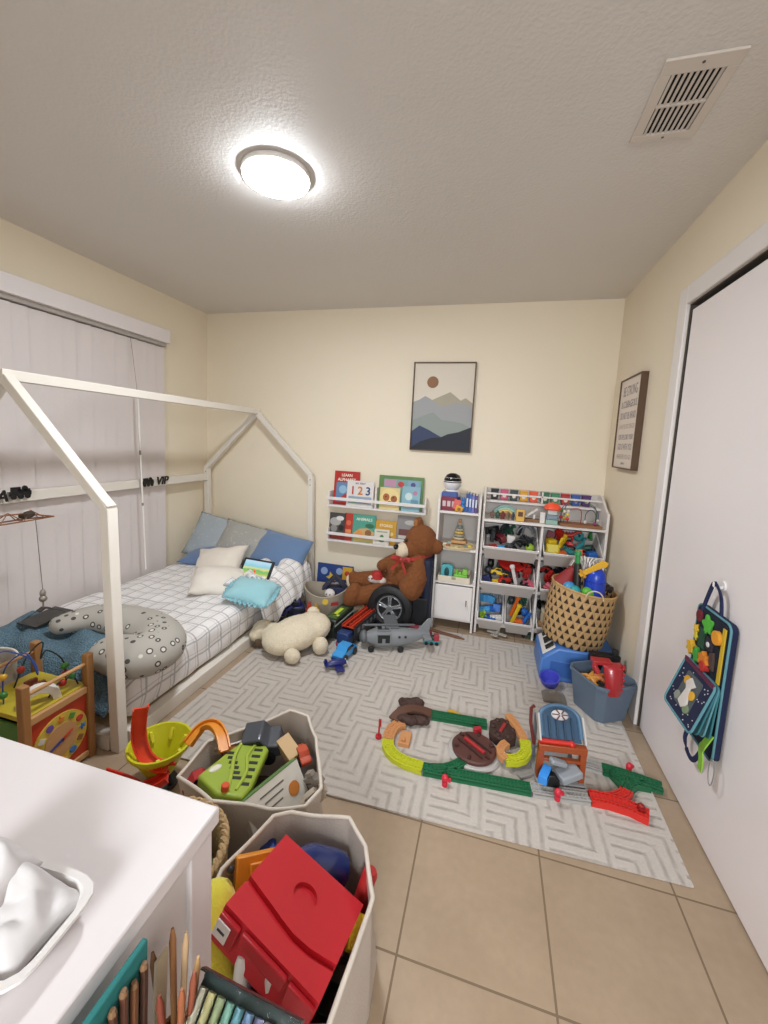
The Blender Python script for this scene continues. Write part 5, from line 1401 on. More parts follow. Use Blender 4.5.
one('arch_opening', 'dark oval hole plate set in the teal toy arch', 'toy panel', MB().ell((0, 0, 0), (.018, .003, .036), u=24, v=12), mat('#123c44', .6), (-.255, 2.9245, .425))
t = thing('toy_train_engine', 'lime green toy train engine standing in the cream tray beside the teal arch', 'toy train', (-.155, 2.95, .369), .0)
GT = mat('#7fbf4a', .4)
obj('chassis', MB().bb(-.048, .048, -.022, .022, .012, .045), GT, t, bevel=.004)
obj('cab', MB().bb(.012, .046, -.022, .022, .045, .088), GT, t, bevel=.004)
obj('funnel', MB().cyl((-.03, 0, .04), (-.03, 0, .08), .009, .014, n=14).ell((-.005, 0, .05), (.014, .014, .014)), GT, t)
for x in (-.03, .03):
    for sy in (-1, 1): obj('wheel', MB().cyl((x, sy * .02, .013), (x, sy * .028, .013), .013, n=14), mat('#2f5a2a', .5), t)

# ------------------------------------------------------------------ toy organiser with tilted bins
t = thing('toy_organizer', 'wide white toy organizer with seven tilted bins beside the narrow cabinet', 'toy organizer', (.372, 2.93, 0))
ow = .405
def sidep(x):
    return MB().prism([(0, 0), (.32, 0), (.32, 1.045), (.20, 1.045), (.08, .975), (0, .945)], .016, Matrix(((0, 0, 1, x - .008), (1, 0, 0, 0), (0, 1, 0, 0), (0, 0, 0, 1))))
obj('side_panel', sidep(-ow + .008), CAB, t, bevel=.003); obj('side_panel', sidep(ow - .008), CAB, t, bevel=.003)
obj('top_shelf', MB().bb(-ow + .016, ow - .016, .0, .31, .826, .844), CAB, t, bevel=.002)
obj('upper_ledge', MB().bb(-ow + .016, ow - .016, .17, .31, .945, .96), CAB, t, bevel=.002)
obj('ledge_bar', MB().bb(-ow + .016, ow - .016, .165, .173, 1.003, 1.016), CAB, t, bevel=.002)
obj('ledge_bar', MB().bb(-.006, .006, .165, .176, .96, 1.045), CAB, t, bevel=.002)
obj('back_panel', MB().bb(-ow + .016, ow - .016, .308, .318, .05, 1.04), CABD, t)
obj('centre_panel', MB().bb(-.008, .008, .012, .308, .0, .826), CAB, t, bevel=.002)
obj('support_bar', MB().bb(-ow + .016, ow - .016, .02, .035, .59, .61).bb(-ow + .016, ow - .016, .02, .035, .34, .36).bb(-ow + .016, ow - .016, .02, .035, .06, .09), CABD, t)
TRAYM = mat('#e6e1de', .4)
def tilt_bin(label, cx, z, wd, tilt=27, d_=.25, hf=.12, hb=.12):
    """open bin; front lip at (y=0, z)"""
    t = thing('storage_tray', label, 'storage tray', (cx, 2.962, z - .098), (rad(tilt), 0, 0), 'tilted bins of the toy organizer' if 0 else None)
    m = MB(); th = .004
    a, b = wd / 2, wd / 2 - .016
    # tapered shell as four slabs + floor
    def quad(p):
        # p: 4 outer points; thickness inwards handled by solid prism
        pass
    top = [(-a, -.02, hf), (a, -.02, hf), (a, d_, hb), (-a, d_, hb)]
    bot = [(-b, 0, 0), (b, 0, 0), (b, d_ - .01, 0), (-b, d_ - .01, 0)]
    tin = [(-a + th, -.02 + th, hf), (a - th, -.02 + th, hf), (a - th, d_ - th, hb), (-a + th, d_ - th, hb)]
    bin_ = [(-b + th, th, th), (b - th, th, th), (b - th, d_ - .01 - th, th), (-b + th, d_ - .01 - th, th)]
    V = [[m.bm.verts.new(p) for p in L_] for L_ in (bot, top, tin, bin_)]
    for A, B in zip(V, V[1:]):
        for i in range(4): m.bm.faces.new((A[i], A[(i + 1) % 4], B[(i + 1) % 4], B[i]))
    m.bm.faces.new(V[0]); m.bm.faces.new(V[3])
    obj('tray_body', m, mat('#c6c0bb', .45), t)
    lip = [(-a, -.02, hf), (a, -.02, hf), (a, d_, hb), (-a, d_, hb)]
    obj('rim_lip', MB().ribbon([Vector(p) for p in lip], .02, .009, side=(0, 0, 1), closed=True), TRAYM, t, bevel=.002)
    return t
ROWS = []
X0 = .372
for (cx, z, wd, n_) in ((-.2, .652, .365, 'upper left'), (.2, .652, .365, 'upper right'), (-.2, .398, .365, 'middle left'), (.2, .398, .365, 'middle right'),
                        (-.297, .125, .176, 'lower first'), (-.107, .125, .176, 'lower second'), (.105, .125, .176, 'lower third')):
    desc = {'upper left': 'wide white tilted bin of black toys in the top row of the organizer', 'upper right': 'wide white tilted bin of red and yellow toys in the top row of the organizer',
            'middle left': 'wide white tilted bin with a red dish in the middle row of the organizer', 'middle right': 'wide white tilted bin behind the woven basket in the middle row of the organizer',
            'lower first': 'narrow white tilted bin of blue bricks in the bottom row beside the cabinet', 'lower second': 'narrow white tilted bin with yellow orange sticks in the bottom row', 'lower third': 'narrow white tilted bin with a round cream drum in the bottom row'}[n_]
    tb_ = tilt_bin(desc, X0 + cx, z, wd); ROWS.append((tb_, n_, wd))
tilt_bin('narrow white tilted bin hidden low behind the woven basket', X0 + .297, .125, .176)

# toys in the bins: every toy its own object, standing in the tilted tray
def place(tray, lx, ly, lz):
    M = T(*tray.location) @ tray.rotation_euler.to_matrix().to_4x4()
    return M @ Vector((lx, ly, lz))
POS3 = ['left end', 'left half', 'middle', 'right half', 'right end']
POS2 = ['left side', 'middle', 'right side']
DEPTH = ['front', 'centre', 'back']
TY = {
    'brick': lambda: brick_mb(4, 2), 'figure': lambda: robot_mb(.9), 'dinosaur': lambda: animal_mb(.75, .02, .04, True), 'horse': lambda: animal_mb(.7, .03, .01),
    'ball': lambda: MB().ell((0, 0, .024), .024), 'wheel': lambda: MB().lathe([(.008, -.012), (.026, -.012), (.031, 0), (.026, .012), (.008, .012), (.008, -.012)], c=(0, 0, .03), rot=(rad(70), 0, .4), n=20),
    'dish': lambda: MB().lathe([(0, 0), (.05, .004), (.075, .018), (.08, .024), (.072, .022), (.05, .01), (0, .006)], n=28),
    'tube': lambda: MB().tube(wire([(-.05, 0, .02), (-.02, .01, .06), (.025, .0, .06), (.05, .0, .02)], 16), .008, n=8),
    'stick': lambda: MB().box((0, 0, .05), (.018, .012, .13)).cyl((0, 0, .11), (0, 0, .125), .014, n=12),
    'cone': lambda: MB().lathe([(0, 0), (.03, 0), (.03, .004), (.022, .006), (.006, .06), (0, .06)], n=20),
    'block': lambda: MB().box((0, 0, .022), (.044, .044, .044)), 'drum': lambda: MB().lathe([(0, 0), (.05, 0), (.05, .06), (.053, .06), (.053, .07), (.047, .072), (0, .07)], n=28),
}
TYB = {'brick': .001, 'block': .003, 'stick': .002, 'figure': .002}
NAMEK = {'figure': 'toy_figure', 'dinosaur': 'toy_dinosaur', 'horse': 'toy_horse', 'wheel': 'toy_ring', 'tube': 'toy_hose', 'stick': 'toy_stick', 'dish': 'toy_dish', 'cone': 'toy_cone', 'brick': 'toy_brick', 'ball': 'toy_ball', 'block': 'toy_block', 'drum': 'toy_drum'}
CN = {'black': '#16171a', 'charcoal': '#2c2f34', 'grey': '#6f7378', 'white': '#d6d2cd', 'dark green': '#1f4a38', 'teal': '#2a7f86', 'red': '#b3261f', 'orange': '#d8641f', 'yellow': '#d6b423', 'blue': '#1f5fb0', 'sky blue': '#4d9fd6', 'lime': '#8dae2c', 'maroon': '#6a1f28', 'pink': '#c0566a', 'tan': '#b58f60', 'navy': '#1b2550', 'green': '#2f7a3c', 'cream': '#d3c6ac'}
CONT = {
 'upper left': ('the bin of black toys', [('car', 'black'), ('figure', 'charcoal'), ('dinosaur', 'dark green'), ('wheel', 'black'), ('tube', 'grey')], [('figure', 'charcoal'), ('car', 'maroon'), ('block', 'white'), ('car', 'black'), ('dinosaur', 'charcoal')], [('brick', 'red'), ('brick', 'sky blue'), ('car', 'charcoal'), ('tube', 'black'), ('ball', 'lime')]),
 'upper right': ('the bin of red and yellow toys', [('block', 'maroon'), ('figure', 'red'), ('dinosaur', 'red'), ('wheel', 'teal'), ('tube', 'green')], [('block', 'yellow'), ('figure', 'yellow'), ('car', 'red'), ('horse', 'teal'), ('car', 'dark green')], [('brick', 'yellow'), ('brick', 'orange'), ('dinosaur', 'teal'), ('car', 'orange'), ('block', 'blue')]),
 'middle left': ('the bin with the red dish', [('wheel', 'black'), ('figure', 'black'), ('cone', 'maroon'), ('car', 'charcoal'), ('car', 'black')], [('ball', 'charcoal'), ('car', 'yellow'), ('dinosaur', 'charcoal'), ('car', 'maroon'), ('figure', 'red')], [('block', 'navy'), ('brick', 'yellow'), ('car', 'red'), ('stick', 'white'), ('car', 'pink')]),
 'middle right': ('the bin behind the woven basket', [('car', 'red'), ('car', 'charcoal'), ('figure', 'navy'), ('dinosaur', 'black'), ('wheel', 'black')], [('figure', 'red'), ('car', 'maroon'), ('car', 'charcoal'), ('block', 'grey'), ('car', 'black')], [('car', 'pink'), ('brick', 'charcoal'), ('wheel', 'grey'), ('car', 'navy'), ('brick', 'maroon')]),
 'lower first': ('the bin of blue bricks', [('block', 'sky blue'), ('block', 'sky blue'), ('figure', 'grey')], [('brick', 'sky blue'), ('brick', 'blue'), ('block', 'blue')], [('horse', 'lime'), ('brick', 'blue'), ('brick', 'white')]),
 'lower second': ('the bin with yellow sticks', [('wheel', 'charcoal'), ('tube', 'dark green'), ('figure', 'dark green')], [('stick', 'orange'), ('wheel', 'black'), ('ball', 'blue')], [('stick', 'yellow'), ('brick', 'orange'), ('figure', 'blue')]),
 'lower third': ('the bin with the cream drum', [('wheel', 'black'), ('block', 'grey'), ('wheel', 'charcoal')], [('drum', 'cream')], [('brick', 'tan'), ('brick', 'charcoal'), ('brick', 'cream')]),
}
MESHES = {}
for tray, n_, wd in ROWS:
    where, back, mid, front = CONT[n_]
    for ri, (row, ly, lz) in enumerate(((front, .03, .075), (mid, .10, .085), (back, .175, .095))):
        k = len(row)
        for i, (kind, cn) in enumerate(row):
            lx = (i + .5 - k / 2) * (wd - .05) / k
            p = place(tray, lx, ly + R.uniform(-.01, .01), lz)
            rz = R.uniform(-pi, pi) if kind not in ('brick', 'stick', 'drum') else R.uniform(-.4, .4)
            rx, ry = R.uniform(-.35, .35) + .4, R.uniform(-.35, .35)
            pos = (POS3[i] if k == 5 else POS2[i] if k == 3 else 'middle'); dp = DEPTH[ri]
            label = '%s toy %s in %s, %s row, %s' % (cn, {'wheel': 'ring', 'tube': 'hose'}.get(kind, kind), where, dp, pos)
            if kind == 'car':
                o = toy_car('toy_car', label, CN[cn], p, (rx, ry, rz), 1.25 + R.uniform(-.1, .2), R.choice(['sedan', 'truck', 'van']), group='toys in ' + where)
            else:
                if kind == 'stick': rx, ry = .3, .45 * (1 if i == 0 else -1)
                o = one(NAMEK[kind], label, kind if kind in ('ball', 'brick', 'block') else 'toy', TY[kind](), mat(CN[cn], .45), p, (rx * .6, ry * .6, rz), group='toys in ' + where, bevel=TYB.get(kind, 0))
                o.scale = (1.25,) * 3
tray = ROWS[2][0]
one('toy_dish', 'big red oval dish lying across the back of the middle row bin', 'toy dish', MB().lathe([(0, 0), (.06, .004), (.095, .02), (.1, .026), (.09, .024), (.06, .012), (0, .008)], n=32), mat('#b3261f', .35), place(tray, .03, .17, .155), (.55, 0, 0))
one('toy_crate', 'yellow toy cage at the left front of the bin of red and yellow toys', 'toy', MB().box((0, 0, .03), (.07, .03, .06)).box((-.038, 0, .03), (.008, .034, .066)).box((.038, 0, .03), (.008, .034, .066)), mat('#c9b52a', .4), place(ROWS[1][0], -.12, .03, .09), (-.2, 0, 0), bevel=.004)
one('toy_ring', 'grey half hoop standing at the right back of the bin of black toys', 'toy hoop', MB().tube(arc((0, 0), .055, 0, 180, 20), .007, n=8), mat('#7a7d82', .4), place(ROWS[0][0], .1, .17, .12), (rad(90), 0, .2))

# ------------------------------------------------------------------ on the organiser's top
LC = [('black', '#22252b'), ('rose pink', '#c25a7a'), ('grey green', '#3d4a48'), ('golden yellow', '#dba02a'), ('orange red', '#e05a3a'), ('emerald', '#2f6f4f'), ('leaf green', '#4b8a63'), ('crimson', '#b0343a'), ('blue', '#3d5ea8'), ('violet', '#5a3a70')]
for k, (n_, c) in enumerate(LC):
    x = X0 - .33 + k * .069 + (.01 if k > 4 else 0)
    t = thing('toy_tub', n_ + ' square toy tub standing on the narrow ledge above the organizer', 'toy tub', (x, 3.17, .9605), 0, 'coloured tubs on the organizer ledge')
    obj('tub_body', MB().box((0, 0, .036), (.056, .05, .072), taper=.88), mat(c, .4), t, bevel=.004)
    obj('lid', MB().box((0, 0, .076), (.06, .054, .009)), mat(c, .35), t, bevel=.003)
    obj('label_dot', MB().cyl((0, -.0262, .033), (0, -.0235, .033), .013, n=16), mat('#e0cfc0', .5), t)
# rainbow arch
t = thing('rainbow_arch', 'pastel wooden rainbow arch at the back of the organizer shelf', 'rainbow toy', (X0 - .245, 3.04, .845))
for k, (c, r) in enumerate((('#7fa8a0', .095), ('#a8c0b0', .08), ('#d8c06a', .065), ('#c98a5a', .05))):
    m = MB().lathe([(r - .013, -.016), (r, -.016), (r, .016), (r - .013, .016), (r - .013, -.016)], rot=(rad(90), 0, 0), n=28, a0=0, a1=pi)
    obj('arch', m, mat(c, .5), t, ang=35)
t = thing('toy_clock_block', 'yellow upright toy block with a dark red window on the organizer shelf', 'toy block', (X0 - .15, 2.955, .845))
obj('block_body', MB().bb(-.028, .028, -.012, .012, 0, .082), mat('#d6aa4a', .45), t, bevel=.005)
obj('window', MB().bb(-.016, .016, -.0135, -.0118, .036, .068), mat('#5a2a22', .5), t)
for k, (c, n_) in enumerate((('#6a4a3a', 'dark walnut'), ('#3f5a48', 'dark green'), ('#7a3a3a', 'maroon'), ('#8a7a62', 'khaki'), ('#4a4452', 'slate'))):
    one('toy_figure', n_ + ' little toy figure under the rainbow arch on the organizer shelf', 'toy figure', robot_mb(.62), mat(c, .5), (X0 - .335 + k * .035, 2.985 + .012 * (k % 2), .845), .3 * k, group='figures under the rainbow arch', bevel=.001)
t = thing('wooden_plank_toy', 'brown wooden plank with a tilted white lever on the organizer shelf', 'wooden toy', (X0 - .055, 3.0, .845))
obj('plank', MB().bb(-.085, .075, -.03, .03, 0, .02), mat('#7a5433', .55, var=.15, vscale=20), t, bevel=.002)
obj('lever', MB().box((-.02, 0, .06), (.1, .03, .014), rot=(0, rad(-38), 0)).box((.0, 0, .035), (.014, .02, .035)), mat('#d3cdc6', .45), t, bevel=.003)
# toy tree lamp
t = thing('mushroom_lamp', 'pale toy tower with a bright orange red dome on the organizer shelf', 'toy tower', (X0 + .055, 2.97, .845))
obj('dome', MB().lathe([(0, .10), (.05, .10), (.056, .108), (.05, .125), (.03, .143), (0, .15)], n=28), mat('#ee5230', .5), t)
for k, (c, w_) in enumerate((('#8fb0a4', .075), ('#7a8a9a', .066), ('#c3c9c4', .058))):
    obj('tier', MB().bb(-w_ / 2, w_ / 2, -.03, .03, k * .034, k * .034 + .032), mat(c, .5), t, bevel=.003)
obj('white_panel', MB().bb(-.075, -.042, -.01, .01, 0, .075), mat('#d9d5d0', .5), t, bevel=.003)
# bead maze
t = thing('bead_maze', 'wooden bead maze with looping coloured wires at the right end of the organizer shelf', 'bead maze', (X0 + .235, 2.98, .845))
obj('base', MB().bb(-.13, .13, -.06, .06, 0, .018), mat('#8a5c38', .55, var=.15, vscale=20), t, bevel=.003)
wires = [wire([(-.115, .02, .018), (-.11, .02, .12), (-.03, .02, .16), (.05, .02, .15), (.11, .02, .1), (.115, .02, .018)]), wire([(-.08, -.03, .018), (-.08, -.03, .1), (-.03, -.03, .125), (.0, -.03, .1), (.0, -.03, .018)]),
         wire([(.03, -.02, .018), (.03, -.02, .09), (.06, -.02, .12), (.09, -.02, .09), (.09, -.02, .018)]), wire([(-.1, 0, .018), (-.09, 0, .14), (0, 0, .17), (.09, 0, .13), (.1, 0, .018)])]
for wv_, c in zip(wires, ('#4a4f8a', '#a83a3a', '#3a4a5a', '#3f6a4a')): obj('loop_wire', MB().tube(wv_, .0026, n=6), mat(c, .35, .3), t)
for wi, idx, c in ((1, 4, '#c9302c'), (1, 7, '#d9c24a'), (1, 10, '#d6cfc4'), (0, 3, '#c9302c'), (0, 6, '#3c7d35'), (3, 3, '#d6a22c'), (3, 6, '#d6cfc4'), (2, 3, '#d6cfc4'), (2, 38, '#8a3a6a'), (0, 37, '#d6cfc4')):
    obj('bead', MB().ell(wires[wi][idx], (.011, .011, .012), u=12, v=8), mat(c, .35), t)
# toys on the floor under the organiser
one('toy_aeroplane', 'pale grey toy aeroplane on the floor under the bottom row of bins', 'toy plane', MB().tube([(-.06, 0, .02), (-.02, 0, .024), (.05, 0, .02)], [.004, .014, .008], n=10).box((0, 0, .02), (.03, .14, .006)).box((-.055, 0, .024), (.02, .05, .005)).box((-.055, 0, .035), (.02, .005, .03)), mat('#a9a49c', .5), (X0 - .24, 2.935, 0), rad(70))
toy_car('toy_car', 'dark green toy car on the floor under the bottom row of bins', '#24483a', (X0 - .02, 2.98, 0), 2.8, 1.2)
one('toy_brick', 'long teal brick on the floor under the bottom row of bins', 'toy brick', brick_mb(6, 2), mat('#2f7f74', .45), (X0 + .08, 2.94, 0), .3)
# ------------------------------------------------------------------ blue toy piano, woven basket on top
PB = mat('#4a78bd', .4); PB2 = mat('#3560a6', .4)
t = thing('toy_piano', 'light blue toy piano with black and white keys under the woven basket', 'toy piano', (.57, 2.60, RUGT))
obj('piano_body', MB().prism([(-.205, 0), (.2, 0), (.2, .2), (-.11, .2), (-.2, .125)], .31, Matrix(((1, 0, 0, 0), (0, 0, 1, -.155), (0, 1, 0, 0), (0, 0, 0, 1)))), PB, t, bevel=.01, seg=3)
KM = T(-.156, 0, .166) @ Matrix.Rotation(-math.atan2(.075, .09), 4, 'Y')
m = MB().box((0, 0, .002), (.085, .25, .006)); m.bm.transform(KM); ky = obj('white_keys', m, mat('#dedad5', .35), t, bevel=.001)
for k in range(9):
    if k in (2, 6): continue
    m = MB().box((.014, -.1 + k * .025, .008), (.055, .013, .012)); m.bm.transform(KM); obj('black_key', m, BLK, t, bevel=.001)
obj('front_arch', MB().box((-.02, -.157, .08), (.26, .006, .09)), PB2, t, bevel=.004)
one('toy_bowl', 'violet blue plastic bowl on the rug before the blue toy piano', 'bowl', MB().lathe([(0, 0), (.035, 0), (.05, .03), (.056, .058), (.05, .058), (.043, .03), (.03, .006), (0, .006)], n=28), mat('#4a4fc0', .35), (.425, 2.395, RUGT), (rad(14), rad(-12), 0))
def lumpy(u, v):
    x, y = (u - .5) * .12, (v - .5) * .1
    e = max(0, 1 - (x / .06) ** 2) * max(0, 1 - (y / .05) ** 2)
    return Vector((x, y, .004 + .035 * e ** .5 + .012 * fnoise((x, y, 0), 40, 2) * e))
tag(cloth('cloth', MB().grid(lumpy, 24, 20), fabric('#6a6258'), th=.003, sub=1), 'small grey brown rumpled cloth on the rug beside the blue grey bin', 'cloth')
COL.objects['cloth'].location = (.425, 2.26, RUGT)

# woven basket
def weave_mat():
    t = NT('woven_paper', .75)
    c = t.xyz(t.coord())
    ang = t.math('ARCTAN2', c[1], c[0])
    u = t.math('MULTIPLY', ang, 27 / (2 * pi))
    rowf = t.math('DIVIDE', c[2], .042)
    row = t.math('FLOOR', rowf); v = t.math('FRACT', rowf)
    half = t.math('MULTIPLY', t.math('FLOORED_MODULO', row, 2.0), 0.5)
    fr_ = t.math('FRACT', t.math('ADD', u, half))
    tri = t.math('ABSOLUTE', t.math('SUBTRACT', fr_, 0.5))      # 0..0.5
    low = t.math('SUBTRACT', .74, t.math('MULTIPLY', tri, 2.25))
    k = t.math('GREATER_THAN', v, low)
    strip = t.math('ABSOLUTE', t.math('SUBTRACT', t.math('FRACT', t.math('ADD', t.math('MULTIPLY', tri, 2.0), v)), 0.5))
    n_ = t.noise(t.coord(), 60, 3)
    t.color(t.mix(k, '#33210f', t.mix(n_, '#a88456', '#c9a676')))
    t.bump(t.math('ADD', k, t.math('MULTIPLY', strip, 1.2)), .8, .006)
    return t.m
t = thing('woven_basket', 'tall woven tan basket with dark triangular gaps full of toy swords', 'basket', (.555, 2.625, .208), (0, rad(7), 0))
m = MB().lathe([(0, 0), (.165, 0), (.172, .01), (.182, .14), (.180, .335), (.174, .335), (.174, .14), (.163, .014), (0, .014)], n=64); obj('woven_wall', m, weave_mat(), t)
obj('rim_band', MB().tube(arc((0, 0), .178, 0, 360, 64, .338)[:-1], .007, n=8, closed=True), mat('#b8945f', .7, bump=.3, bscale=200), t)
hp = [(.045 * cos(a) + .02, -.18 - .004, .33 + .045 * sin(a)) for a in [pi * k / 16 for k in range(17)]]
obj('handle', MB().tube(hp, .004, n=8), mat('#cdbb9c', .6), t)
obj('handle', MB().tube([(p[0], .184, p[2]) for p in hp], .004, n=8), mat('#cdbb9c', .6), t)
def toy_sword(label, grip, blade, loc, rot, L_=.3, hilt=None):
    t = thing('toy_sword', label, 'toy sword', loc, rot)
    obj('blade', MB().lathe([(0, 0), (.02, .0), (.022, .02), (.02, L_), (.012, L_ + .015), (0, L_ + .018)], n=16), mat(blade, .5), t)
    obj('grip', MB().cyl((0, 0, L_), (0, 0, L_ + .07), .014, n=14).cyl((0, 0, L_ + .06), (0, 0, L_ + .085), .02, .017, n=14), mat(grip, .45), t)
    return t
toy_sword('black toy sword with a green handle standing in the woven basket', '#2f8a48', '#12130f', (.555, 2.53, .29), (rad(-3), rad(-3), 0), .40)
t = thing('toy_sword', 'flat yellow toy sword leaning to the right in the woven basket', 'toy sword', (.545, 2.53, .635), (rad(6), rad(52), rad(-4)))
obj('blade', MB().prism([(-.013, 0), (.013, 0), (.018, .13), (.026, .145), (.012, .17), (-.018, .155)], .012, Matrix(((1, 0, 0, 0), (0, 0, 1, -.006), (0, 1, 0, 0), (0, 0, 0, 1)))), mat('#d9a625', .45), t, bevel=.003)
obj('guard', MB().box((0, 0, .02), (.055, .014, .014)), mat('#c98e1f', .45), t, bevel=.003)
t = thing('toy_bottle', 'bright blue round topped bottle standing in the woven basket', 'toy bottle', (.635, 2.545, .48))
obj('bottle_body', MB().lathe([(0, 0), (.052, 0), (.055, .02), (.055, .14), (.048, .18), (.03, .2), (0, .206)], n=32), mat('#1d3fb4', .3), t)
obj('cap_ring', MB().tube(arc((0, 0), .0555, 0, 360, 32, .13)[:-1], .003, closed=True), mat('#16329a', .3), t)
one('toy_cone', 'dark red pointed toy hat standing at the left of the woven basket', 'toy hat', MB().lathe([(.06, 0), (.055, .01), (.02, .12), (.0, .13), (0, .12), (.045, .008), (.06, 0)], n=28), mat('#8a1f22', .6), (.475, 2.60, .555), (rad(12), rad(22), 0))
t = thing('pompom_streamer', 'white ribbon pompom fanned out behind the swords in the woven basket', 'pompom', (.60, 2.64, .52))
m = MB()
for k in range(16):
    a = 2 * pi * k / 16; s_ = .6 + .4 * R.random()
    m.ribbon(wire([(0, 0, 0), (.02 * cos(a), .02 * sin(a), .13), (.07 * cos(a) * s_, .07 * sin(a) * s_, .19), (.11 * cos(a) * s_, .11 * sin(a) * s_, .14)], 10), .008, .001)
obj('ribbon_strands', m, mat('#dcd8d4', .6), t)
obj('handle', MB().cyl((0, 0, -.1), (0, 0, .01), .01, n=12), mat('#b9b3ad', .5), t)
one('toy_ball', 'sky blue ball at the front left of the woven basket', 'ball', MB().ell((0, 0, 0), .04), mat('#3f8fc0', .4), (.50, 2.55, .545))
one('toy_ball', 'lime green ball at the front of the woven basket between the sword and the bottle', 'ball', MB().ell((0, 0, 0), .036), mat('#5fae3a', .4), (.595, 2.515, .54))
one('toy_ball', 'teal ball between the blue ball and the sword in the woven basket', 'ball', MB().ell((0, 0, 0), .034), mat('#2a9aa0', .4), (.525, 2.515, .54))
toy_car('toy_truck', 'dark brown toy truck at the right side of the woven basket', '#2f2320', (.69, 2.60, .53), (.1, -.1, .4), 1.3, 'truck', cat='toy truck')
one('toy_figure', 'pale pink toy figure behind the blue bottle in the woven basket', 'toy figure', robot_mb(1.1), mat('#c9a0a0', .5), (.675, 2.66, .53), .4, bevel=.002)

# blue grey storage bin with a red claw and orange toys
t = thing('storage_bin', 'blue grey plastic storage bin with cut corners by the closet door', 'storage bin', (.642, 2.245, RUGT), rad(30))
BG = mat('#5b6a7b', .5)
def octa(hx, hy, c): return [(-hx + c, -hy), (hx - c, -hy), (hx, -hy + c), (hx, hy - c), (hx - c, hy), (-hx + c, hy), (-hx, hy - c), (-hx, -hy + c)]
m = MB(); L_ = []
for (hx, hy, c, z) in ((.095, .10, .03, 0), (.118, .122, .035, .185), (.124, .128, .036, .185), (.124, .128, .036, .2), (.114, .118, .033, .2), (.092, .097, .028, .006)):
    L_.append([m.bm.verts.new((x, y, z)) for x, y in octa(hx, hy, c)])
for A, B in zip(L_, L_[1:]):
    for i in range(8): m.bm.faces.new((A[i], A[(i + 1) % 8], B[(i + 1) % 8], B[i]))
m.bm.faces.new(L_[0]); m.bm.faces.new(L_[-1])
obj('bin_wall', m, BG, t, bevel=.002)
t = thing('toy_claw', 'glossy dark red toy claw arm hooked over the front rim of the blue grey bin', 'toy claw', (.655, 2.145, .30), (0, 0, rad(6)))
CR = mat('#a11d24', .35, coat=.3)
def claw(u, v):
    a = u * .62 * pi; r = .085
    c = Vector((0, .02 - r * sin(a) * .8, -.02 + r * cos(a) * .4 - .15 * max(0, u - .35)))
    b = (v - .5) * 2
    return c + Vector((b * (.052 - .018 * u), (b * b) * .018, -(b * b) * .004))
cl_ = cloth('shell', MB().grid(claw, 30, 14), CR, th=.008, sub=1, parent=t)
m = MB()
for k in range(6):
    p = claw(.25 + k * .12, .98); m.box(p + Vector((.002, -.004, .006)), (.012, .012, .014), rot=(k * .2, 0, 0))
obj('teeth', m, CR, t, bevel=.003)
obj('hinge_arm', MB().tube([(-.03, .03, .01), (-.075, .03, .012), (-.085, -.01, -.005), (-.07, -.015, -.03)], .014, n=10).box((-.045, .025, .012), (.09, .05, .02)), CR, t, bevel=.003)
STAR = [('#b9622a', 'burnt orange'), ('#c98a3a', 'amber')]
for k, (x, y, z, rz, c, n_) in enumerate(((.625, 2.25, .175, .3, '#b9622a', 'burnt orange'), (.59, 2.235, .17, 1.2, '#c98a3a', 'amber'))):
    m = MB()
    for j in range(5):
        a = rz + 2 * pi * j / 5; m.tube([(0, 0, .012), (.025 * cos(a), .025 * sin(a), .014), (.055 * cos(a), .055 * sin(a), .004)], [.014, .011, .004], n=8)
    one('toy_starfish', n_ + ' rubber starfish on top of the toys in the blue grey bin', 'toy starfish', m, mat(c, .5), (x, y, z), (.3, -.2, 0))
for k, (x, y, c, n_, kd) in enumerate(((.66, 2.29, '#2f3a2c', 'dark olive', 'truck'), (.60, 2.30, '#2a2422', 'black brown', 'van'), (.70, 2.25, '#3a2a24', 'chocolate', 'sedan'), (.64, 2.23, '#4a4238', 'drab grey', 'van'))):
    toy_car('toy_car', n_ + ' toy car inside the blue grey bin below the starfish', c, (x, y, .09), k * 1.3, 1.3, kd)
one('toy_block', 'yellow block at the front edge inside the blue grey bin', 'block', MB().box((0, 0, 0), (.05, .02, .02)), mat('#d0a030', .45), (.59, 2.165, .175), (.2, .2, 1.0), bevel=.002)
t = thing('toy_case', 'black flat toy case behind the red claw beside the closet frame', 'toy case', (.69, 2.405, RUGT), rad(8))
obj('case_body', MB().bb(-.08, .075, -.025, .025, 0, .235), mat('#15161a', .5), t, bevel=.006)
obj('case_knob', MB().cyl((.05, -.0, .235), (.05, 0, .262), .018, n=16), mat('#1d1e22', .5), t, bevel=.002)

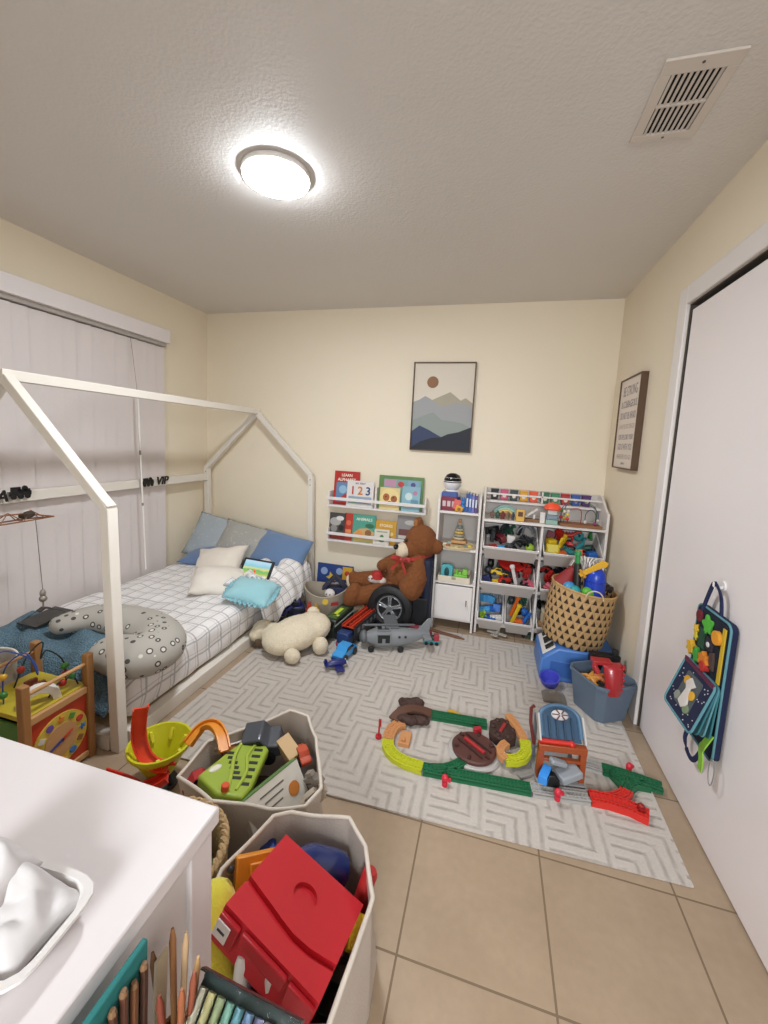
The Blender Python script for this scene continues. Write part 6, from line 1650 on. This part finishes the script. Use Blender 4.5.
# ------------------------------------------------------------------ train set on the rug
ZT = RUGT
TG = mat('#14603c', .4); TYEL = mat('#b9bd22', .45); TTAN = mat('#c48a58', .5); TBR = mat('#4a2a22', .5); TRD = mat('#c92a22', .4); TGR = mat('#a5a29e', .45)
def train_track(name, label, pts, m, wdt=.052, h_=.022, group=None, z=None, slots=True):
    P = [Vector((p[0], p[1], (p[2] if len(p) > 2 else 0) + ZT)) for p in pts]
    c = P[0].copy(); c.z = ZT
    t = thing(name, label, 'train track', c)
    P = [p - c for p in P]
    mb = MB()
    mb.ribbon([p + Vector((0, 0, h_ * .7)) for p in P], wdt, h_ * .25)
    side = {-1: [], 1: []}
    for i, p in enumerate(P):
        d = P[min(i + 1, len(P) - 1)] - P[max(i - 1, 0)]; x = d.cross(Vector((0, 0, 1))).normalized()
        for s in (-1, 1): side[s].append((p, x))
    for s in (-1, 1):
        mb.ribbon([p + x * s * (wdt / 2 - .003) + Vector((0, 0, h_ * .5)) for p, x in side[s]], .006, h_)
        mb.ribbon([p + x * s * (wdt * .22) + Vector((0, 0, h_ * .9)) for p, x in side[s]], .004, h_ * .25)
    obj('track_bed', mb, m, t)
    # sleepers across the bed
    sl_ = MB(); acc = 0
    for a, b in zip(P, P[1:]):
        L_ = (b - a).length; d = (b - a).normalized(); ang = math.atan2(d.y, d.x)
        while acc < L_:
            q_ = a + d * acc; sl_.box(q_ + Vector((0, 0, h_ * .86)), (.005, wdt * .8, h_ * .18), rot=(0, -math.asin(d.z), ang)); acc += .0145
        acc -= L_
    obj('sleepers', sl_, m, t)
    return t
train_track('straight_track', 'green straight train track at the far side of the train loop', [(-.19, 1.893), (-.06, 1.903), (.075, 1.912)], TG)
train_track('curved_track', 'yellow green curved train track at the left near corner of the train loop', [(-.352, 1.652), (-.345, 1.62), (-.325, 1.592), (-.295, 1.57), (-.25, 1.556), (-.178, 1.55)], TYEL)
tt = train_track('curved_track', 'tan curved train track with a small platform at the left of the train loop', [(-.352, 1.655), (-.356, 1.69), (-.352, 1.73), (-.335, 1.765), (-.31, 1.785)], TTAN)
obj('platform', MB().bb(.045, .075 + .02, -.02 + .015, .075, 0, .02).bb(.06, .075, .0, .02, .02, .034), TTAN, tt, bevel=.002)
one('signal_flag', 'red signal flag on a stalk at the left end of the train loop', 'signal', MB().cyl((0, 0, 0), (0, 0, .012), .014, n=14).cyl((0, 0, .01), (0.002, .004, .085), .004, n=8).box((.003, .006, .07), (.012, .005, .035)), mat('#b3202a', .4), (-.402, 1.672, ZT))
# brown rock bridge
t = thing('rock_bridge', 'dark brown rocky bridge piece at the far left of the train loop', 'train bridge', (-.275, 1.855, ZT))
rock = []
for (c, r) in (((-.035, .065, .028), (.06, .022, .028)), ((.005, .078, .03), (.04, .02, .03)), ((-.02, -.055, .024), (.055, .024, .024)), ((.04, -.035, .022), (.05, .022, .022)), ((-.06, .0, .014), (.03, .06, .014))): rock.append(('e', c, r))
RK = mat('#3d261f', .7, bump=.8, bscale=50)
blob('rock_wall', rock, RK, t, vox=.005, fuzz=.006)
br = MB(); br.ribbon(wire([(-.085, -.07, .02), (-.06, -.02, .03), (-.02, .015, .034), (.035, .03, .03), (.085, .035, .02)], 20), .052, .012); obj('bridge_deck', br, mat('#5a3a2c', .6), t)
one('track_sign', 'small yellow and brown sign lying on the rug behind the green straight track', 'toy sign', MB().box((-.01, 0, .006), (.04, .02, .012)).box((.024, -.002, .005), (.026, .014, .01)), mat('#cfa223', .45), (-.085, 1.955, ZT), -.05, bevel=.002)
# near side
train_track('straight_track', 'long green straight train track at the near side of the train loop', [(-.175, 1.548), (-.06, 1.557), (.06, 1.567), (.15, 1.574), (.247, 1.582)], TG, .05)
train_track('branch_track', 'green branch track curving from the near track towards the brown turntable', [(-.14, 1.555), (-.09, 1.572), (-.05, 1.60), (-.018, 1.638)], TG, .044)
train_track('straight_track', 'grey straight train track in front of the blue and orange tower', [(.25, 1.583), (.36, 1.597), (.462, 1.612)], TGR, .052)
sg = MB().cyl((0, 0, 0), (0, 0, .02), .01, n=12).ell((0, 0, .034), (.013, .011, .016)).box((.004, 0, .03), (.03, .01, .012))
for k, (x, y, z, n_) in enumerate(((-.082, 1.505, ZT, 'red signal lever beside the near green straight track'), (.34, 1.553, ZT + .02, 'red signal lever on the grey track before the tower'), (.66, 1.815, ZT, 'red signal lever behind the far green switch track'))):
    m = MB().cyl((0, 0, 0), (0, 0, .02), .011, n=12).ell((0, 0, .032), (.014, .012, .016)).box((.006, 0, .028), (.034, .01, .012))
    one('signal_lever', n_, 'signal', m, mat('#c02036', .4), (x, y, z), .3 * k)
# turntable
t = thing('turntable', 'round brown turntable with a red bar on a pale grey base in the train loop', 'turntable', (.022, 1.715, ZT))
obj('base_ring', MB().lathe([(0, 0), (.112, 0), (.114, .008), (.108, .018), (0, .018)], n=48), mat('#b5b0ab', .45), t)
dk = obj('brown_disc', MB().lathe([(0, .018), (.094, .018), (.096, .03), (.09, .036), (0, .036)], n=48), mat('#54302a', .5), t)
obj('red_bar', MB().box((0, 0, .041), (.11, .014, .01), rot=(0, 0, -.65)), mat('#a8262a', .45), t, bevel=.002)
m = MB()
for s in (-1, 1): m.box((.028 * s * sin(.65) , .028 * s * cos(.65), .04), (.14, .006, .01), rot=(0, 0, -.65))
for k in range(6): a = k * pi / 3 + .3; m.box((.078 * cos(a), .078 * sin(a), .039), (.02, .012, .01), rot=(0, 0, a))
obj('disc_rail', m, mat('#3f221d', .5), t, bevel=.001)
obj('red_lever', MB().box((.01, .1, .03), (.035, .02, .05), rot=(0, 0, .5)), mat('#a8202c', .4), t, bevel=.003)
# second brown crossing with tan ramps
t = thing('rock_crossing', 'smaller brown rocky crossing with a red stripe behind the turntable', 'train crossing', (.145, 1.86, ZT))
obj('base', MB().prism([(.06 * cos(k * pi / 6) * (1 + .1 * (k % 2)), .075 * sin(k * pi / 6) * (1 + .1 * (k % 2))) for k in range(12)], .045), RK, t, bevel=.006)
obj('red_stripe', MB().box((.0, .005, .047), (.014, .07, .008), rot=(0, 0, -.35)), mat('#9a2a2a', .45), t, bevel=.001)
for k in range(6): a = k * pi / 3; obj('rock_knob', MB().ell((.045 * cos(a), .058 * sin(a), .046), (.012, .012, .01)), RK, t)
train_track('ramp_track', 'tan ramp track sloping down beside the smaller brown crossing', [(.172, 1.945, .045), (.20, 1.90, .04), (.225, 1.85, .034), (.236, 1.812, .03)], TTAN, .036)
train_track('curved_track', 'yellow green curved train track bending round the right of the turntable', [(.238, 1.808, .03), (.243, 1.775, .028), (.238, 1.74, .026), (.22, 1.707, .025), (.19, 1.685, .025), (.15, 1.675, .025)], TYEL, .048)
train_track('curved_track', 'tan bent track joining the turntable to the yellow curve', [(.153, 1.676, .026), (.135, 1.69, .03), (.13, 1.715, .034), (.145, 1.745, .036), (.16, 1.76, .036)], TTAN, .034)
train_track('support_base', 'grey slotted track base under the yellow curve right of the turntable', [(.20, 1.65, 0), (.245, 1.68, 0), (.26, 1.73, 0), (.262, 1.79, 0)], mat('#8f8a86', .5), .05, .012)
# tower
t = thing('train_tower', 'toy station tower with an orange frame and a blue arched launch deck', 'toy tower', (.358, 1.70, ZT), rad(9))
OR = mat('#96461f', .45); BD = mat('#2c4a64', .45)
obj('base', MB().bb(-.095, .095, -.06, .13, 0, .018), mat('#8f8f90', .5), t, bevel=.003)
for sx in (-1, 1): obj('post', MB().bb(sx * .082 - .012, sx * .082 + .012, -.045, -.02, 0.018, .165), OR, t, bevel=.003)
obj('cross_beam', MB().bb(-.094, .094, -.048, -.018, .14, .167), OR, t, bevel=.003)
obj('cross_beam', MB().bb(-.075, .075, -.044, -.024, .095, .108), OR, t, bevel=.003)
obj('red_roller', MB().cyl((-.09, -.033, .175), (.03, -.033, .175), .009, n=12).ell((.035, -.033, .173), .013), mat('#c2281f', .4), t)
M2 = T(0, -.015, .165) @ Matrix.Rotation(rad(52), 4, 'X') @ Matrix.Diagonal((1, .76, 1, 1))
m = MB().prism([(-.078, 0), (.078, 0), (.078, .11)] + [(.078 * cos(a), .11 + .062 * sin(a)) for a in [pi * k / 16 for k in range(1, 16)]] + [(-.078, .11)], .012); m.bm.transform(M2); obj('blue_deck', m, BD, t, bevel=.002)
m = MB()
for k in range(4): m.box((-.045 + k * .03, .065, .015), (.008, .1, .012))
m.bm.transform(M2); obj('deck_ridge', m, mat('#223c55', .45), t, bevel=.002)
ap = [(.078, .02, .014), (.078, .105, .014)] + [(.078 * cos(a), .11 + .062 * sin(a), .014) for a in [pi * k / 20 for k in range(1, 20)]] + [(-.078, .105, .014), (-.078, .02, .014)]
m = MB().tube(ap, .010, n=10); m.bm.transform(M2); obj('deck_arch', m, mat('#4a6a86', .4), t)
m = MB().ell((0, .125, .02), (.035, .026, .012)); m.bm.transform(M2); em = obj('wheel_emblem', m, mat('#c9c6c4', .4), t)
m = MB()
for k in range(6):
    a = k * pi / 3; m.box((.02 * cos(a), .125 + .016 * sin(a), .031), (.026, .005, .006), rot=(0, 0, a))
m.bm.transform(M2); obj('emblem_spoke', m, mat('#5a2f2c', .5), em)
m = MB().prism([(0, 0), (.012, 0), (.012, .13), (0, .13)], .012)
for sx in (-1, 1):
    m = MB().box((sx * .088, .06, .018), (.008, .13, .03)); m.bm.transform(M2); obj('side_rail', m, mat('#b5b2ae', .45), t, bevel=.002)
for sx in (-1, 1): obj('support_leg', MB().bb(sx * .0775 - .0075, sx * .0775 + .0075, .07, .085, .018, .215), mat('#6f7276', .5), t, bevel=.002)
obj('lever', MB().tube([(-.1, .0, .13), (-.115, .02, .21), (-.11, .05, .255), (-.095, .06, .26)], .007, n=8), mat('#5f1f1a', .45), t)
obj('launcher', MB().box((.02, -.07, .075), (.09, .06, .03), rot=(0, rad(-14), .3)).box((-.02, -.06, .11), (.07, .03, .02), rot=(0, .3, .2)), mat('#8d9297', .4), t, bevel=.006)
obj('dark_wheel', MB().cyl((-.045, -.085, .035), (-.045, -.055, .035), .032, n=20), BLK, t, bevel=.004)
toy_car('toy_car', 'bright blue toy engine parked inside the orange frame of the tower', '#2f86d8', (.300, 1.612, ZT + .042), 1.2, .9, 'van')
train_track('straight_track', 'grey flat track behind the turntable running under the tower', [(.215, 1.84, 0), (.27, 1.86, 0), (.33, 1.88, 0)], TGR, .05, .014)
# right end: red and green switches
train_track('switch_track', 'bright red train track forking at the near right end of the train set', [(.468, 1.614), (.53, 1.617), (.60, 1.61), (.662, 1.588)], TRD, .056, .026)
train_track('branch_track', 'red branch track bending back from the red fork', [(.54, 1.63), (.575, 1.648), (.605, 1.672), (.618, 1.695)], TRD, .046)
train_track('branch_track', 'green branch track joining the red branch to the far switch', [(.618, 1.697), (.635, 1.725), (.665, 1.748), (.715, 1.752)], TG, .046)
train_track('switch_track', 'green train track along the far right end of the train set', [(.553, 1.79), (.62, 1.785), (.69, 1.772), (.765, 1.758)], TG, .05)
train_track('branch_track', 'short green branch crossing behind the red fork', [(.585, 1.785), (.60, 1.755), (.615, 1.725), (.62, 1.70)], TG, .044)
train_track('straight_track', 'pale grey track lying between the tower and the far green switch', [(.455, 1.80), (.50, 1.797), (.55, 1.79)], TGR, .05)
one('signal_button', 'red round button on the end of the bright red fork', 'button', MB().cyl((0, 0, 0), (0, 0, .012), .013, n=18).ell((0, 0, .014), (.011, .011, .008)), mat('#8f1a1a', .4), (.638, 1.603, ZT + .0265))

# ------------------------------------------------------------------ busy board bag hanging on the closet door
DX = XR + .004
t = thing('hook', 'white adhesive hook on the closet door holding the fold out activity bag', 'hook', (DX, 1.628, .905))
obj('hook_plate', MB().cyl((0, 0, .01), (-.006, 0, .01), .017, n=24), mat('#e6e2e0', .4), t, bevel=.002)
obj('hook_arm', MB().tube([(-.004, 0, .005), (-.022, 0, .0), (-.03, 0, .008), (-.03, 0, .022)], .0055, n=10), mat('#e6e2e0', .4), t)
t = thing('activity_bag', 'navy felt activity bag with teal edging folded open on the closet door', 'activity bag', (DX, 1.61, .80))
FELT = mat('#1a2140', .95, bump=.2, bscale=260); TEAL = mat('#568a95', .8); TEAL2 = mat('#2f6f78', .85); STRAP = mat('#16204a', .8, bump=.2, bscale=300)
# local: x out of the wall = -x ; y along wall ; z up
def rrect(y0, y1, z0, z1, r, n=6):
    P = []
    for cy, cz, a0 in ((y1 - r, z1 - r, 0), (y0 + r, z1 - r, 90), (y0 + r, z0 + r, 180), (y1 - r, z0 + r, 270)):
        for k in range(n + 1): P.append((cy + r * cos(rad(a0 + 90 * k / n)), cz + r * sin(rad(a0 + 90 * k / n))))
    return P
PX = Matrix(((0, 0, -1, 0), (1, 0, 0, 0), (0, 1, 0, 0), (0, 0, 0, 1)))     # prism plane y,z ; height towards -x
obj('back_panel', MB().prism(rrect(-.105, .11, -.46, .02, .025), .022, PX @ T(0, 0, .002)), FELT, t, bevel=.004)
obj('back_edging', MB().tube([(-.024, y, z) for y, z in rrect(-.105, .11, -.46, .02, .025)], .0038, n=8, closed=True), TEAL, t)
obj('inner_panel', MB().prism(rrect(-.098, .102, -.2, .012, .018), .004, PX @ T(0, 0, .0245)), mat('#141a2c', .95), t)
obj('zip_strip', MB().box((-.031, -.085, -.095), (.004, .018, .19)), mat('#c9a928', .6), t, bevel=.001)
# page stack and hanging flap
FM = T(-.032, 0, -.195) @ Matrix.Rotation(rad(17), 4, 'Y')
for k, (th_, cc) in enumerate(((6, TEAL2), (11, TEAL), (16, TEAL2))):
    m = MB().prism(rrect(-.104, .108, -.19, 0, .02), .006, PX); m.bm.transform(T(-.026 - .002 * k, 0, -.195) @ Matrix.Rotation(rad(th_ - 3), 4, 'Y')); obj('felt_page', m, cc, t, bevel=.002)
m = MB().prism(rrect(-.105, .108, -.19, 0, .02), .008, PX); m.bm.transform(T(-.034, 0, -.195) @ Matrix.Rotation(rad(17), 4, 'Y')); fl = obj('front_flap', m, FELT, t, bevel=.002)
FM = T(-.034, 0, -.195) @ Matrix.Rotation(rad(17), 4, 'Y') @ PX @ T(0, 0, .008)
m = MB().tube([FM @ Vector((y, z, 0)) for y, z in rrect(-.105, .108, -.19, 0, .02)], .004, n=8, closed=True); obj('flap_edging', m, TEAL, fl)
m = MB().ribbon([FM @ Vector((-.1, -.006, .003)), FM @ Vector((.103, -.006, .003))], .016, .006, side=(0, 0, 1)); obj('purple_zip', m, mat('#5f2442', .6), fl)
m = MB()
for k in range(46):
    y, z = R.uniform(-.092, .095), R.uniform(-.178, -.02)
    if -.05 < y < .055 and -.15 < z < -.03: continue
    m.cyl((y, z, 0), (y, z, .0012), .0022, n=8)
m.bm.transform(FM); o = obj('white_dot', m, mat('#c9c8cf', .7), fl, smooth=False)
m = MB().prism(rrect(-.05, .055, -.155, -.03, .01), .003); m.bm.transform(FM); obj('grey_patch', m, mat('#51575a', .85), fl)
m = MB().prism([(-.035, -.13), (-.01, -.075), (-.03, -.055), (.01, -.04), (.03, -.065), (.012, -.085), (.022, -.14), (-.01, -.15)], .006); m.bm.transform(FM @ T(0, 0, .003)); obj('white_patch', m, mat('#cfc9c4', .85), fl, bevel=.002)
for (y, z, c) in ((.03, -.06, '#cf9a2a'), (-.03, -.09, '#d9a52f'), (-.035, -.14, '#7a8a6a'), (.04, -.13, '#8a8f86')):
    m = MB().cyl((y, z, .003), (y, z, .008), .016, n=16); m.bm.transform(FM); obj('felt_spot', m, mat(c, .8), fl, bevel=.001)
PM = PX @ T(0, 0, .0285)
def felt(y, z, shape, c, h_=.008, name='felt_shape'):
    m = MB().prism([(y + a, z + b) for a, b in shape], h_); m.bm.transform(PM); return obj(name, m, mat(c, .85), t, bevel=.002)
def star(r, n=5, k=.5): return [(r * (1 if i % 2 else k) * cos(i * pi / n), r * (1 if i % 2 else k) * sin(i * pi / n)) for i in range(2 * n)]
def circ_(r, n=18): return [(r * cos(2 * pi * i / n), r * sin(2 * pi * i / n)) for i in range(n)]
def cloud(r): return [(r * (1 + .22 * cos(5 * a)) * cos(a), r * (1 + .22 * cos(5 * a)) * sin(a)) for a in [2 * pi * i / 40 for i in range(40)]]
felt(.075, -.02, circ_(.022), '#6a1a26'); felt(.015, -.03, cloud(.03), '#4fae3a'); felt(-.055, -.045, circ_(.024), '#d9942a', .014)
felt(.085, -.075, star(.022), '#d9b02a'); felt(.082, -.1, star(.018), '#cfc03a'); felt(.04, -.085, [(-.02, -.04), (.02, -.04), (.02, .03), (-.02, .03)], '#1f4a34')
felt(-.01, -.09, [(-.022, -.02), (.022, -.02), (.022, .024), (-.022, .024)], '#2a2630'); felt(-.01, -.09, circ_(.009), '#d6d2d6', .011)
felt(.095, -.15, star(.03, 6, .6), '#d0a22c', .016); felt(.05, -.16, cloud(.024), '#3f9a3a', .014)
felt(.0, -.155, star(.034, 7, .65), '#cf7a24', .016); felt(-.01, -.17, circ_(.018), '#b02a24', .02); felt(-.04, -.135, [(-.015, -.03), (.012, -.03), (.018, .02), (-.008, .034)], '#4a3a34')
# straps
loop = wire([(-.03, .07, -.0), (-.026, .06, .05), (-.029, .03, .108), (-.029, .018, .119), (-.029, .0, .118), (-.022, -.02, .08), (-.02, -.035, .0)], 30)
obj('hanging_strap', MB().ribbon(loop, .018, .004, side=(0, 1, .3)), STRAP, t)
l2 = wire([(-.02, .07, -.45), (-.026, .075, -.50), (-.026, .04, -.535), (-.026, -.0, -.53), (-.024, -.03, -.48), (-.02, -.03, -.45)], 24)
obj('lower_strap', MB().ribbon(l2, .018, .004, side=(0, .6, .6)), STRAP, t)
l3 = wire([(-.03, -.09, -.37), (-.05, -.1, -.40), (-.05, -.085, -.43), (-.05, -.095, -.46), (-.048, -.09, -.50)], 20)
obj('lime_tag', MB().ribbon(l3, .026, .004, side=(0, 1, 0)), mat('#86b83c', .7), t)
obj('key_ring', MB().tube([(-.03, -.12 + .016 * cos(a), -.48 + .045 * sin(a)) for a in [2 * pi * k / 28 for k in range(28)]], .0018, n=6, closed=True), mat('#a9adb0', .3, .8), t)
